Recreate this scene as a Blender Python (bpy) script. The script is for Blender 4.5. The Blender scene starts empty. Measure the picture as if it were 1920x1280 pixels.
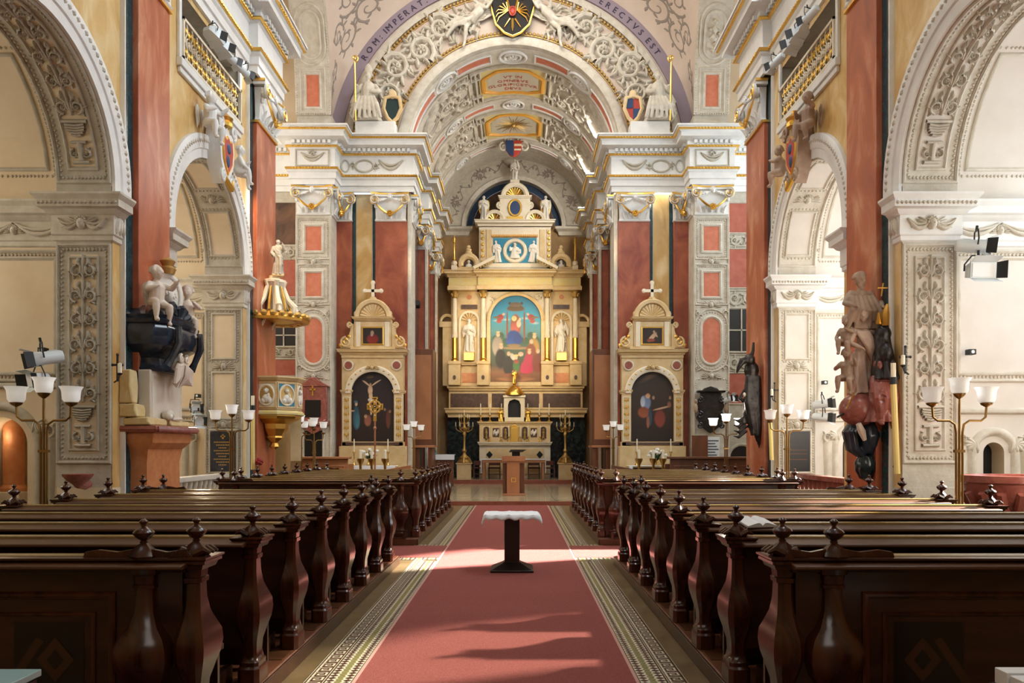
import bpy, math, random
import numpy as np
from mathutils import Vector, Matrix
random.seed(7)
SC = bpy.context.scene
COL = SC.collection
PI = math.pi

# ------------------------------------------------------------------ camera
# World: X to the right of the nave axis, Y towards the altar, Z up, metres. Eye height 1.65 m.
cam = bpy.data.cameras.new('camera')
cam.sensor_width = 36.0
cam.lens = 27.0
cam.shift_x = -10.0 / 1920
cam.shift_y = 196.0 / 1920
cam.clip_end = 200
camo = bpy.data.objects.new('camera', cam)
camo.location = (0.15, 0, 1.65)
camo.rotation_euler = (PI / 2, 0, 0)
COL.objects.link(camo)
SC.camera = camo

# ------------------------------------------------------------------ world, sun, window and fill light, exposure
w = bpy.data.worlds.new('world')
SC.world = w
w.use_nodes = True
w.node_tree.nodes['Background'].inputs[0].default_value = (0.72, 0.82, 1.0, 1)
w.node_tree.nodes['Background'].inputs[1].default_value = 1.0

def area(name, loc, target, sx, sy, power, color):
    l = bpy.data.lights.new(name, 'AREA')
    l.shape = 'RECTANGLE'
    l.size, l.size_y = sx, sy
    l.energy = power
    l.color = color
    o = bpy.data.objects.new(name, l)
    o.location = loc
    o.rotation_euler = (Vector(target) - Vector(loc)).to_track_quat('-Z', 'Z').to_euler()
    COL.objects.link(o)
    return o

sun = bpy.data.lights.new('sun', 'SUN')
sun.energy = 42.0
sun.angle = math.radians(2.2)
sun.color = (1.0, 0.96, 0.90)
suno = bpy.data.objects.new('sun', sun)
suno.rotation_euler = Vector((-1, -0.40, -0.60)).to_track_quat('-Z', 'Z').to_euler()
COL.objects.link(suno)

COOL = (0.78, 0.90, 1.0)
WARM = (1.0, 0.80, 0.55)
# unseen fill lamps added over nave, west end, crossing; also chapel and transept windows
for yy, k in ((0.5, .12), (6.5, .8), (12.5, 1.5)):
    area('added_upper_fill', (4.9, yy, 13.6), (-5.0, yy + 3.5, 5.5), 3.6, 2.4, 380 * k, COOL)  # added fill from above the cornice; the vault has no windows
    area('added_upper_fill', (-4.9, yy, 13.6), (5.0, yy + 3.5, 4.5), 3.6, 2.4, 90 * k, COOL)
area('added_rear_fill', (0, -6.6, 9.5), (0, 16, 7.5), 5.0, 5.0, 160, (1.0, 0.95, 0.88))  # added frontal fill behind the camera; the west wall is closed
for yc, pw in ((9.38, 120), (14.62, 130)):
    area('chapel_window_light', (9.75, yc, 4.9), (5.6, yc + 0.6, 2.6), 2.6, 3.0, pw, COOL)
for yc, pw in ((9.38, 52), (14.62, 90)):
    area('chapel_window_light', (-9.75, yc, 4.9), (-5.6, yc + 0.6, 2.6), 2.6, 3.0, pw, (1.0, 0.86, 0.62))
area('transept_window_light', (11.2, 21.0, 9.0), (2, 22.6, 8.0), 4.0, 6.0, 520, COOL)
area('transept_window_light', (-11.2, 21.0, 9.0), (-2, 22.6, 8.0), 4.0, 6.0, 380, (1.0, 0.93, 0.84))
area('added_crossing_fill', (0, 20.6, 16.6), (0, 22.6, 6.0), 4.0, 3.0, 420, (1.0, 0.94, 0.84))  # added fill under the closed crossing cap
for yy in (26.6, 30.2):
    area('chancel_lunette_window', (3.05, yy, 12.32), (-2.4, yy + 1.2, 9.4), 1.0, .75, 170, (1.0, 0.94, 0.84))

def point(name, loc, power, color):
    l = bpy.data.lights.new(name, 'POINT'); l.energy = power; l.color = color; l.shadow_soft_size = .15
    o = bpy.data.objects.new(name, l); o.location = loc; COL.objects.link(o)
point('passage_lamp', (-7.7, 11.7, 1.8), 2.2, (1.0, .82, .55))

def spot(name, loc, target, power, size, color, soft=.12):
    l = bpy.data.lights.new(name, 'SPOT')
    l.energy = power
    l.spot_size = math.radians(size)
    l.spot_blend = .6
    l.color = color
    l.shadow_soft_size = soft
    o = bpy.data.objects.new(name, l)
    o.location = loc
    o.rotation_euler = (Vector(target) - Vector(loc)).to_track_quat('-Z', 'Z').to_euler()
    COL.objects.link(o)
# beams of the floodlights on the gallery railings and in the left chapel
spot('floodlight_beam', (-5.05, 15.5, 8.9), (.4, 33.0, 5.8), 3000, 14, (1.0, .76, .44))
spot('floodlight_beam', (5.05, 15.5, 8.7), (-.4, 33.0, 6.8), 3000, 14, (1.0, .76, .44))
for sx_ in (-1, 1):
    spot('chancel_spotlight_beam', (sx_ * 2.75, 26.95, 6.75), (-sx_ * .9, 33.2, 6.0), 470, 78, (1.0, .80, .50))
spot('floodlight_beam', (-6.3, 15.5, 2.4), (-5.2, 12.4, 1.4), 60, 70, WARM)
spot('floodlight_beam', (-5.3, 15.4, 8.6), (-5.2, 19.6, 1.0), 500, 32, WARM)

SC.view_settings.view_transform = 'Standard'
SC.view_settings.look = 'None'
SC.view_settings.exposure = 0.45
SC.view_settings.gamma = 1.0
SC.view_settings.use_curve_mapping = False
SC.cycles.max_bounces = 7
SC.cycles.diffuse_bounces = 5
SC.cycles.glossy_bounces = 3
SC.cycles.transmission_bounces = 4
SC.cycles.sample_clamp_indirect = 6.0
SC.cycles.caustics_reflective = False
SC.cycles.caustics_refractive = False

# ------------------------------------------------------------------ materials
def mat(name, col, rough=0.6, metal=0.0, col2=None, scale=3.0, stretch=(1, 1, 1), bump=0.0, bscale=30.0,
        coat=0.0, emit=0.0, detail=6.0, dist=0.0, lo=0.35, hi=0.65, vein=None, spec=None):
    m = bpy.data.materials.new(name)
    m.use_nodes = True
    nt = m.node_tree
    N, L = nt.nodes, nt.links
    p = N['Principled BSDF']
    p.inputs['Base Color'].default_value = (*col, 1)
    p.inputs['Roughness'].default_value = rough
    p.inputs['Metallic'].default_value = metal
    if coat:
        p.inputs['Coat Weight'].default_value = coat
        p.inputs['Coat Roughness'].default_value = 0.12
    if spec is not None:
        p.inputs['Specular IOR Level'].default_value = spec
    if emit:
        p.inputs['Emission Color'].default_value = (1.0, 0.93, 0.82, 1)
        p.inputs['Emission Strength'].default_value = emit
    if col2 or bump:
        tc = N.new('ShaderNodeTexCoord')
        mp = N.new('ShaderNodeMapping')
        mp.inputs['Scale'].default_value = stretch
        L.new(tc.outputs['Object'], mp.inputs['Vector'])
    if col2:
        nz = N.new('ShaderNodeTexNoise')
        nz.inputs['Scale'].default_value = scale
        nz.inputs['Detail'].default_value = detail
        nz.inputs['Roughness'].default_value = 0.6
        nz.inputs['Distortion'].default_value = dist
        L.new(mp.outputs['Vector'], nz.inputs['Vector'])
        cr = N.new('ShaderNodeValToRGB')
        cr.color_ramp.elements[0].position = lo
        cr.color_ramp.elements[1].position = hi
        cr.color_ramp.elements[0].color = (*col, 1)
        cr.color_ramp.elements[1].color = (*col2, 1)
        if vein:
            e = cr.color_ramp.elements.new((lo + hi) / 2)
            e.color = (*vein, 1)
        L.new(nz.outputs['Fac'], cr.inputs['Fac'])
        L.new(cr.outputs['Color'], p.inputs['Base Color'])
    if bump:
        n2 = N.new('ShaderNodeTexNoise')
        n2.inputs['Scale'].default_value = bscale
        n2.inputs['Detail'].default_value = 4.0
        L.new(mp.outputs['Vector'], n2.inputs['Vector'])
        b = N.new('ShaderNodeBump')
        b.inputs['Strength'].default_value = bump
        b.inputs['Distance'].default_value = 0.02
        L.new(n2.outputs['Fac'], b.inputs['Height'])
        L.new(b.outputs['Normal'], p.inputs['Normal'])
    return m

M = {}
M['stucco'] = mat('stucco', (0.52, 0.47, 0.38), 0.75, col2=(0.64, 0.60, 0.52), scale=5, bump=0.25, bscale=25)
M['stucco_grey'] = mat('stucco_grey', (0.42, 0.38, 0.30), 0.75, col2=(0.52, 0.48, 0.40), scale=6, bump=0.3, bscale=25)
M['white'] = mat('white_stucco', (0.72, 0.72, 0.70), 0.6, col2=(0.80, 0.79, 0.76), scale=4, bump=0.1, bscale=30)
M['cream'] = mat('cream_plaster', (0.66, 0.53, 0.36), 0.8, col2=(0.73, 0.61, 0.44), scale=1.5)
M['pink_plaster'] = mat('pale_pink_plaster', (0.56, 0.45, 0.37), 0.8, col2=(0.62, 0.51, 0.43), scale=1.5)
M['transept_red'] = mat('dull_red_panel', (0.36, 0.085, 0.05), 0.7, col2=(0.42, 0.12, 0.075), scale=5)
M['orange'] = mat('orange_panel', (0.52, 0.145, 0.075), 0.6, col2=(0.60, 0.205, 0.12), scale=6)
M['red_marble'] = mat('red_marble', (0.30, 0.065, 0.028), 0.32, col2=(0.72, 0.37, 0.23), scale=1.5, dist=.8, stretch=(1, 1, .5), detail=10, lo=.30, hi=.74, vein=(0.47, 0.13, 0.058))
M['dark_red_marble'] = mat('dark_red_marble', (0.19, 0.030, 0.016), 0.48, col2=(0.46, 0.135, 0.06), scale=1.6, dist=.8, detail=10, stretch=(1, 1, .7), lo=.3, hi=.75)
M['yellow_marble'] = mat('yellow_marble', (0.50, 0.27, 0.07), 0.35, col2=(0.84, 0.69, 0.42), scale=1.5, dist=1.0, detail=10, stretch=(1, 1, .5), lo=.30, hi=.72, vein=(0.66, 0.44, 0.17))
M['green_marble'] = mat('dark_green_marble', (0.008, 0.035, 0.045), 0.2, col2=(0.02, 0.07, 0.08), scale=8, dist=1.0)
M['gold'] = mat('gold_leaf', (0.83, 0.52, 0.12), 0.34, 1.0, bump=0.15, bscale=60)
M['old_gold'] = mat('old_gold', (0.55, 0.36, 0.12), 0.5, 0.8, bump=0.2, bscale=60)
M['brass'] = mat('brass', (0.62, 0.40, 0.13), 0.28, 1.0)
M['dark_brass'] = mat('aged_brass', (0.30, 0.18, 0.06), 0.32, 0.9)
M['altar'] = mat('altar_limestone', (0.64, 0.45, 0.21), 0.5, col2=(0.74, 0.57, 0.33), scale=3, bump=0.06)
M['altar_white'] = mat('altar_white_stone', (0.78, 0.67, 0.48), 0.5, col2=(0.83, 0.75, 0.60), scale=4)
M['wood'] = mat('polished_dark_walnut', (0.028, 0.0065, 0.003), 0.24, col2=(0.085, 0.023, 0.008), scale=4, stretch=(1, 1, .25), dist=1.0, coat=0.15)
M['wood_board'] = mat('dark_walnut_board', (0.024, 0.0075, 0.0035), 0.3, col2=(0.060, 0.021, 0.009), scale=4, stretch=(.25, 1, 1), dist=1.0, coat=0.1)
M['ledge'] = mat('worn_walnut_ledge', (0.048, 0.015, 0.0045), 0.40, col2=(0.095, 0.036, 0.011), scale=4, stretch=(.2, 1.5, 1), spec=.35)
M['worn_lit_rail'] = mat('worn_rail_painted_highlight', (0.20, 0.125, 0.035), 0.22, col2=(0.30, 0.20, 0.07), scale=6, stretch=(.3, 1, 1))  # worn wood, lightened so the colour paints in the rail's highlight line
M['light_wood'] = mat('reddish_beech', (0.34, 0.13, 0.055), 0.35, col2=(0.44, 0.19, 0.085), scale=3, stretch=(.4, 1, .3), dist=.6)
M['brown_wood'] = mat('brown_oak', (0.11, 0.036, 0.015), 0.4, col2=(0.17, 0.06, 0.026), scale=3, stretch=(1, 1, .25), dist=.6)
M['inlay'] = mat('wood_inlay', (0.055, 0.02, 0.008), 0.3, coat=.2)
M['inlay_dark'] = mat('dark_wood_inlay', (0.012, 0.006, 0.004), 0.3, coat=.2)
M['carpet'] = mat('red_carpet', (0.265, 0.075, 0.062), 0.95, col2=(0.32, 0.102, 0.086), scale=60, bump=0.5, bscale=300, spec=.1)
M['carpet_edge'] = mat('carpet_edge_tape', (0.50, 0.27, 0.22), 0.9)
M['stone_floor'] = mat('brown_stone_floor', (0.13, 0.085, 0.035), 0.35, col2=(0.18, 0.12, 0.055), scale=4, bump=.05)
M['chancel_floor'] = mat('polished_limestone', (0.46, 0.36, 0.22), 0.16, col2=(0.55, 0.46, 0.31), scale=2.5)
M['red_step'] = mat('red_step_marble', (0.27, 0.075, 0.045), 0.3, col2=(0.33, 0.11, 0.07), scale=5)
M['tile_cream'] = mat('cream_tile', (0.58, 0.52, 0.36), 0.35, col2=(0.66, 0.60, 0.44), scale=20)
M['tile_brown'] = mat('brown_tile', (0.085, 0.038, 0.024), 0.35)
M['tile_olive'] = mat('olive_tile', (0.23, 0.20, 0.075), 0.35)
M['black_marble'] = mat('black_marble', (0.012, 0.016, 0.024), 0.16, col2=(0.035, 0.05, 0.075), scale=3, dist=1.5)
M['verde'] = mat('veined_green_marble', (0.008, 0.014, 0.018), 0.15, col2=(0.05, 0.085, 0.085), scale=2.2, dist=2.5, lo=.45, hi=.8)
M['pale_marble'] = mat('pale_marble', (0.68, 0.60, 0.50), 0.4, col2=(0.74, 0.68, 0.58), scale=3)
M['statue'] = mat('statue_stone', (0.68, 0.56, 0.45), 0.55, col2=(0.75, 0.66, 0.56), scale=5)
M['statue_brown'] = mat('tinted_statue_stone', (0.30, 0.19, 0.125), 0.5, col2=(0.44, 0.31, 0.22), scale=4)
M['statue_rose'] = mat('rosy_statue_stone', (0.46, 0.30, 0.22), 0.5, col2=(0.62, 0.46, 0.37), scale=4)
M['statue_white'] = mat('white_statue', (0.80, 0.76, 0.68), 0.5)
M['rose_marble'] = mat('rose_marble', (0.24, 0.065, 0.05), 0.25, col2=(0.38, 0.13, 0.10), scale=4, dist=1.5)
M['red_stone'] = mat('orange_red_marble', (0.55, 0.19, 0.07), 0.3, col2=(0.66, 0.29, 0.125), scale=6, detail=9)
M['yellow_stone'] = mat('yellow_sandstone', (0.62, 0.45, 0.20), 0.8, col2=(0.70, 0.56, 0.30), scale=5, bump=.5, bscale=12)
M['dark_bronze'] = mat('dark_bronze', (0.016, 0.013, 0.013), 0.35, 0.4, col2=(0.045, 0.038, 0.036), scale=6)
M['black'] = mat('black_iron', (0.01, 0.01, 0.01), 0.45)
M['void'] = mat('dark_opening', (0.006, 0.006, 0.008), 0.35)
M['lamp_white'] = mat('white_lamp_body', (0.70, 0.76, 0.78), 0.35)
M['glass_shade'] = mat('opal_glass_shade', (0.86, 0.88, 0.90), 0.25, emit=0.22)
M['glass_lit'] = mat('lit_opal_glass', (0.9, 0.9, 0.9), 0.3, emit=2.5)
M['cloth'] = mat('white_linen', (0.80, 0.82, 0.86), 0.85, bump=.1, bscale=50)
M['wax'] = mat('candle_wax', (0.86, 0.80, 0.62), 0.5)
M['wax_yellow'] = mat('yellow_wax', (0.80, 0.62, 0.22), 0.5)
M['purple'] = mat('lilac_band', (0.30, 0.24, 0.29), 0.8)
M['lettering'] = mat('dark_lettering', (0.055, 0.04, 0.075), 0.7)
M['sky_blue'] = mat('blue_enamel', (0.02, 0.22, 0.36), 0.5)
M['navy'] = mat('blue_border_paint', (0.015, 0.04, 0.085), 0.7)
M['fresco'] = mat('dark_fresco', (0.05, 0.028, 0.018), 0.8, col2=(0.16, 0.08, 0.045), scale=1.2, dist=1)
M['ochre'] = mat('ochre_wall', (0.26, 0.15, 0.055), 0.7, col2=(0.33, 0.20, 0.085), scale=2)
M['gilt_panel'] = mat('gilt_yellow_paint', (0.70, 0.52, 0.17), 0.6, col2=(0.62, 0.55, 0.30), scale=7)
M['gilt_orange'] = mat('gilt_orange_paint', (0.74, 0.36, 0.05), 0.5)
M['inscription_field'] = mat('inscription_field', (0.52, 0.47, 0.36), 0.7)
M['green_leaf'] = mat('flower_leaf', (0.035, 0.075, 0.02), 0.6)
M['petal'] = mat('white_petal', (0.85, 0.84, 0.78), 0.7)
M['red_petal'] = mat('red_petal', (0.28, 0.01, 0.012), 0.6)
M['paper'] = mat('paper', (0.82, 0.83, 0.84), 0.7)
M['brown_panel'] = mat('brown_marble_panel', (0.075, 0.045, 0.035), 0.25, col2=(0.13, 0.08, 0.06), scale=5, dist=1)
M['painted_vine'] = mat('grey_painted_vine', (0.27, 0.225, 0.19), 0.8)
M['shield_black'] = mat('shield_black', (0.010, 0.008, 0.008), 0.75)
M['shield_red'] = mat('shield_red', (0.45, 0.05, 0.03), 0.5)
M['shield_blue'] = mat('shield_blue', (0.02, 0.05, 0.14), 0.5)
M['shield_green'] = mat('shield_green', (0.015, 0.04, 0.04), 0.4)
M['teal_glass'] = mat('teal_glass', (0.02, 0.28, 0.27), 0.15)
M['teal_pale'] = mat('pale_glass', (0.35, 0.52, 0.52), 0.1)
M['fabric_brown'] = mat('brown_upholstery', (0.10, 0.03, 0.018), 0.8)

def vcol_mat(name, rough=0.45):
    m = bpy.data.materials.new(name)
    m.use_nodes = True
    a = m.node_tree.nodes.new('ShaderNodeVertexColor')
    a.layer_name = 'Col'
    m.node_tree.links.new(a.outputs['Color'], m.node_tree.nodes['Principled BSDF'].inputs['Base Color'])
    m.node_tree.nodes['Principled BSDF'].inputs['Roughness'].default_value = rough
    return m
M['oil'] = vcol_mat('oil_painting')
_g = mat('added_sun_filter', (0.6, 0.65, 0.6), 0.3)  # filter material for the pane added to weaken the sun
_n, _l = _g.node_tree.nodes, _g.node_tree.links
_t, _x = _n.new('ShaderNodeBsdfTransparent'), _n.new('ShaderNodeMixShader')
_t.inputs[0].default_value = (.36, .35, .31, 1)
_x.inputs[0].default_value = .5
_l.new(_n['Principled BSDF'].outputs[0], _x.inputs[1]); _l.new(_t.outputs[0], _x.inputs[2]); _l.new(_x.outputs[0], _n['Material Output'].inputs[0])
M['sun_filter'] = _g

# ------------------------------------------------------------------ mesh helpers
def V(*a):
    return Vector(a)

class MB:
    def __init__(s):
        s.v, s.f, s.m, s.cur, s.T = [], [], [], 0, None
    def add(s, vs, fs):
        o = len(s.v)
        if s.T is not None:
            vs = [tuple(s.T @ Vector(p)) for p in vs]
        s.v += [tuple(p) for p in vs]
        s.f += [tuple(i + o for i in f) for f in fs]
        s.m += [s.cur] * len(fs)
        return s
    def box(s, x0, x1, y0, y1, z0, z1):
        return s.add([(x, y, z) for z in (z0, z1) for y in (y0, y1) for x in (x0, x1)],
                     [(0, 2, 3, 1), (4, 5, 7, 6), (0, 1, 5, 4), (2, 6, 7, 3), (0, 4, 6, 2), (1, 3, 7, 5)])
    def loft(s, rings, closed=True, caps=True):
        n = len(rings[0])
        vs = [p for r in rings for p in r]
        fs = []
        for i in range(len(rings) - 1):
            for j in range(n if closed else n - 1):
                k = (j + 1) % n
                fs.append((i * n + j, i * n + k, (i + 1) * n + k, (i + 1) * n + j))
        if caps and closed:
            fs.append(tuple(range(n - 1, -1, -1)))
            fs.append(tuple((len(rings) - 1) * n + j for j in range(n)))
        return s.add(vs, fs)
    def tube(s, pts, r, n=8, caps=True):
        pts = [Vector(p) for p in pts]
        if not hasattr(r, '__len__'):
            r = [r] * len(pts)
        t0 = (pts[1] - pts[0]).normalized()
        up = V(0, 0, 1) if abs(t0.z) < 0.9 else V(1, 0, 0)
        nrm = t0.cross(up).normalized()
        rings = []
        for i, p in enumerate(pts):
            t = (pts[min(i + 1, len(pts) - 1)] - pts[max(i - 1, 0)])
            t = t.normalized() if t.length > 1e-9 else t0
            nrm = (nrm - t * nrm.dot(t))
            nrm = nrm.normalized() if nrm.length > 1e-9 else t.orthogonal().normalized()
            b = t.cross(nrm)
            rings.append([p + (nrm * math.cos(2 * PI * j / n) + b * math.sin(2 * PI * j / n)) * r[i] for j in range(n)])
        return s.loft(rings, True, caps)
    def lathe(s, prof, n=16, c=(0, 0, 0), sx=1, sy=1, a0=0):
        return s.loft([[(c[0] + r * sx * math.cos(a0 + 2 * PI * j / n), c[1] + r * sy * math.sin(a0 + 2 * PI * j / n), c[2] + z) for j in range(n)] for r, z in prof])
    def ell(s, c, r, n=10, m=6):
        if not hasattr(r, '__len__'):
            r = (r, r, r)
        return s.loft([[(c[0] + r[0] * math.sin(a) * math.cos(2 * PI * j / n), c[1] + r[1] * math.sin(a) * math.sin(2 * PI * j / n), c[2] - r[2] * math.cos(a)) for j in range(n)]
                       for a in [max(0.05, min(PI - 0.05, PI * i / m)) for i in range(m + 1)]])
    def prism(s, poly, o, e1, e2, d):
        o, e1, e2, d = Vector(o), Vector(e1), Vector(e2), Vector(d)
        a = [o + e1 * p[0] + e2 * p[1] for p in poly]
        return s.loft([a, [p + d for p in a]])
    def sweep(s, path, prof, side=1, closed=False, close_prof=True, caps=True):
        """profile (outward offset, z) carried along a horizontal polyline with mitred corners"""
        P = [Vector((p[0], p[1])) for p in path]
        n = len(P)
        rings = []
        for i in range(n):
            if closed:
                d0, d1 = (P[i] - P[i - 1]).normalized(), (P[(i + 1) % n] - P[i]).normalized()
            else:
                d0 = (P[i] - P[i - 1]).normalized() if i else (P[1] - P[0]).normalized()
                d1 = (P[i + 1] - P[i]).normalized() if i < n - 1 else d0
            n0, n1 = Vector((d0.y, -d0.x)) * side, Vector((d1.y, -d1.x)) * side
            mt = n0 + n1
            mt = mt / max(0.2, (mt.length_squared / 2)) if mt.length > 1e-6 else n0
            rings.append([(P[i].x + mt.x * o, P[i].y + mt.y * o, z) for o, z in prof])
        if closed:
            rings.append(rings[0])
        return s.loft(rings, close_prof, caps and close_prof and not closed)
    def arc(s, prof, c, e1, e2, e3, a0, a1, n, closed=True):
        """profile (radius, axial) turned about c in the plane e1,e2"""
        c, e1, e2, e3 = Vector(c), Vector(e1), Vector(e2), Vector(e3)
        rings = []
        for i in range(n + 1):
            a = a0 + (a1 - a0) * i / n
            rings.append([c + (e1 * math.cos(a) + e2 * math.sin(a)) * r + e3 * d for r, d in prof])
        return s.loft(rings, closed, closed)
    def build(s, name, mats, parent=None, ang=35, bev=0.0, flat=False):
        if not s.v:
            return None
        me = bpy.data.meshes.new(name)
        me.from_pydata(s.v, [], s.f)
        if not isinstance(mats, (list, tuple)):
            mats = [mats]
        for m in mats:
            me.materials.append(M[m])
        if len(mats) > 1:
            me.polygons.foreach_set('material_index', s.m)
        if not flat:
            me.shade_smooth()
            me.set_sharp_from_angle(angle=math.radians(ang))
        me.update()
        return link(name, me, parent, bev)

def link(name, me, parent=None, bev=0.0):
    o = bpy.data.objects.new(name, me)
    COL.objects.link(o)
    if parent is not None:
        o.parent = parent
    if bev:
        b = o.modifiers.new('bevel', 'BEVEL')
        b.width = bev
        b.segments = 2
        b.limit_method = 'ANGLE'
    return o

def tag(o, label, cat, group=None, kind=None):
    o['label'] = label
    o['category'] = cat
    if group:
        o['group'] = group
    if kind:
        o['kind'] = kind
    return o

def thing(name, label, cat, loc=(0, 0, 0), rz=0.0, group=None, kind=None):
    o = bpy.data.objects.new(name, None)
    o.empty_display_size = 0.2
    COL.objects.link(o)
    o.location = loc
    o.rotation_euler = (0, 0, rz)
    return tag(o, label, cat, group, kind)

def copy_tree(o, parent=None):
    c = o.copy()
    COL.objects.link(c)
    if parent is not None:
        c.parent = parent
    for ch in list(o.children):
        copy_tree(ch, c)
    return c

def at(px, py, Y):
    """a point of the photograph (1920 x 1280 frame) at depth Y -> (X, Z)"""
    return 0.15 + (px - 970) * Y / 1440.0, 1.65 - (py - 836) * Y / 1440.0

# ------------------------------------------------------------------ relief ornament on a surface given by S(u, v, h)
def ridge(mb, S, pts, w, h, ends=True):
    n = len(pts)
    rings = []
    for i in range(n):
        a, b = pts[max(i - 1, 0)], pts[min(i + 1, n - 1)]
        tx, ty = b[0] - a[0], b[1] - a[1]
        l = math.hypot(tx, ty) or 1e-6
        nx, ny = -ty / l, tx / l
        ww = w[i] if hasattr(w, '__len__') else w
        hh = h * min(1.0, ww / (max(w) if hasattr(w, '__len__') else w) + 0.25)
        x, y = pts[i]
        rings.append([S(x + nx * ww * k, y + ny * ww * k, hh * q) for k, q in ((-1, -.02), (-.5, .85), (0, 1), (.5, .85), (1, -.02))])
    mb.loft(rings, False, False)

def spiral(cx, cy, r, a0, turns, dirn=1, n=22, inner=.12):
    return [(cx + r * (1 - (1 - inner) * t) * math.cos(a0 + dirn * 2 * PI * turns * t), cy + r * (1 - (1 - inner) * t) * math.sin(a0 + dirn * 2 * PI * turns * t)) for t in [i / n for i in range(n + 1)]]

def taper(n, w, lo=.35, belly=False):
    if belly:
        return [w * (0.12 + 0.88 * math.sin(PI * min(1, max(0, i / (n - 1)))) ** .8) for i in range(n)]
    return [w * (1 - (1 - lo) * i / (n - 1)) for i in range(n)]

def leaf(mb, S, x, y, ang, ln, wd, h, curl=.6):
    pts = []
    a = ang
    for i in range(6):
        pts.append((x, y))
        x += math.cos(a) * ln / 5
        y += math.sin(a) * ln / 5
        a += curl / 5
    ridge(mb, S, pts, taper(6, wd, belly=True), h)

def scroll(mb, S, cx, cy, r, a0, dirn, h, turns=1.3, lv=5):
    p = spiral(cx, cy, r, a0, turns, dirn, 18)
    ridge(mb, S, p, taper(len(p), r * .26, .5), h)
    for k in range(lv):
        t = 0.02 + .5 * k / max(1, lv - 1)
        rr = r * (1 - .88 * t)
        a = a0 + dirn * 2 * PI * turns * t
        leaf(mb, S, cx + rr * math.cos(a), cy + rr * math.sin(a), a + dirn * 1.25, r * .85, r * .17, h * .9, -dirn * 1.1)
    for k in range(5):
        leaf(mb, S, cx, cy, 2 * PI * k / 5, r * .36, r * .14, h, .2)

def frame(mb, S, pts, w, h):
    """closed polyline moulding"""
    n = len(pts)
    rings = []
    for i in range(n + 1):
        a, p, b = pts[(i - 1) % n], pts[i % n], pts[(i + 1) % n]
        d0 = Vector((p[0] - a[0], p[1] - a[1])).normalized()
        d1 = Vector((b[0] - p[0], b[1] - p[1])).normalized()
        mt = Vector((-d0.y - d1.y, d0.x + d1.x))
        mt = mt / max(.3, mt.length_squared / 2)
        rings.append([S(p[0] + mt.x * w * k, p[1] + mt.y * w * k, h * q) for k, q in ((-.5, 0), (-.5, .6), (-.25, 1), (.1, 1), (.2, .55), (.42, .5), (.5, 0))])
    mb.loft(rings, False, False)

def rect(u0, u1, v0, v1, n=1):
    out = []
    for a, b in (((u0, v0), (u1, v0)), ((u1, v0), (u1, v1)), ((u1, v1), (u0, v1)), ((u0, v1), (u0, v0))):
        out += [(a[0] + (b[0] - a[0]) * i / n, a[1] + (b[1] - a[1]) * i / n) for i in range(n)]
    return out

def beads(mb, S, pts, sp, r, h, closed=True):
    P = list(pts) + ([pts[0]] if closed else [])
    for a, b in zip(P[:-1], P[1:]):
        l = math.hypot(b[0] - a[0], b[1] - a[1])
        k = max(1, int(l / sp))
        for i in range(k):
            x, y = a[0] + (b[0] - a[0]) * (i + .5) / k, a[1] + (b[1] - a[1]) * (i + .5) / k
            vs = [S(x + r * c, y + r * q, 0) for c, q in ((1, 0), (0, 1), (-1, 0), (0, -1))] + [S(x + r * .5 * c, y + r * .5 * q, h) for c, q in ((1, 0), (0, 1), (-1, 0), (0, -1))]
            mb.add(vs, [(0, 1, 5, 4), (1, 2, 6, 5), (2, 3, 7, 6), (3, 0, 4, 7), (4, 5, 6, 7)])

def panel(mb, S, pts, h=0.0):
    mb.add([S(p[0], p[1], h) for p in pts], [tuple(range(len(pts)))])

def gridpanel(mb, S, u0, u1, v0, v1, nu, nv, h=0.0):
    vs = [S(u0 + (u1 - u0) * i / nu, v0 + (v1 - v0) * j / nv, h) for j in range(nv + 1) for i in range(nu + 1)]
    mb.add(vs, [(j * (nu + 1) + i, j * (nu + 1) + i + 1, (j + 1) * (nu + 1) + i + 1, (j + 1) * (nu + 1) + i) for j in range(nv) for i in range(nu)])

def oval(cx, cy, rx, ry, n=20):
    return [(cx + rx * math.cos(2 * PI * i / n), cy + ry * math.sin(2 * PI * i / n)) for i in range(n)]

def stadium(u0, u1, v0, v1, n=8):
    r = (u1 - u0) / 2
    cx = (u0 + u1) / 2
    return [(cx + r * math.cos(a), v1 - r + r * math.sin(a)) for a in [PI * i / n for i in range(n + 1)]] + [(cx + r * math.cos(a), v0 + r + r * math.sin(a)) for a in [PI + PI * i / n for i in range(n + 1)]]

def cherub(mb, S, x, y, r, h, wings=2.2):
    """winged head in relief with drapery swags"""
    def dome(cx, cy, rx, ry, hh, n=10):
        rings = [[S(cx + rx * math.cos(2 * PI * j / n) * k, cy + ry * math.sin(2 * PI * j / n) * k, hh * q) for j in range(n)] for k, q in ((1, 0), (.92, .45), (.65, .85), (.3, 1), (.02, 1.02))]
        mb.loft(rings, True, False)
    dome(x, y, r * .78, r, h)
    for k in range(7):
        a = PI * (k / 6)
        dome(x + r * .75 * math.cos(a), y + r * .15 + r * .85 * math.sin(a), r * .3, r * .3, h * .8, 6)
    dome(x, y - r * .1, r * .14, r * .25, h * 1.2, 6)
    for q in (-1, 1):
        dome(x + q * r * .3, y + r * .08, r * .16, r * .1, h * 1.02, 6)
        for k in range(4):
            leaf(mb, S, x + q * r * .7, y - r * .3 + k * r * .18, (PI if q < 0 else 0) + q * (-.25 + .22 * k), r * wings * (1 - .12 * k), r * .22, h * .6, q * .3)

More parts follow.
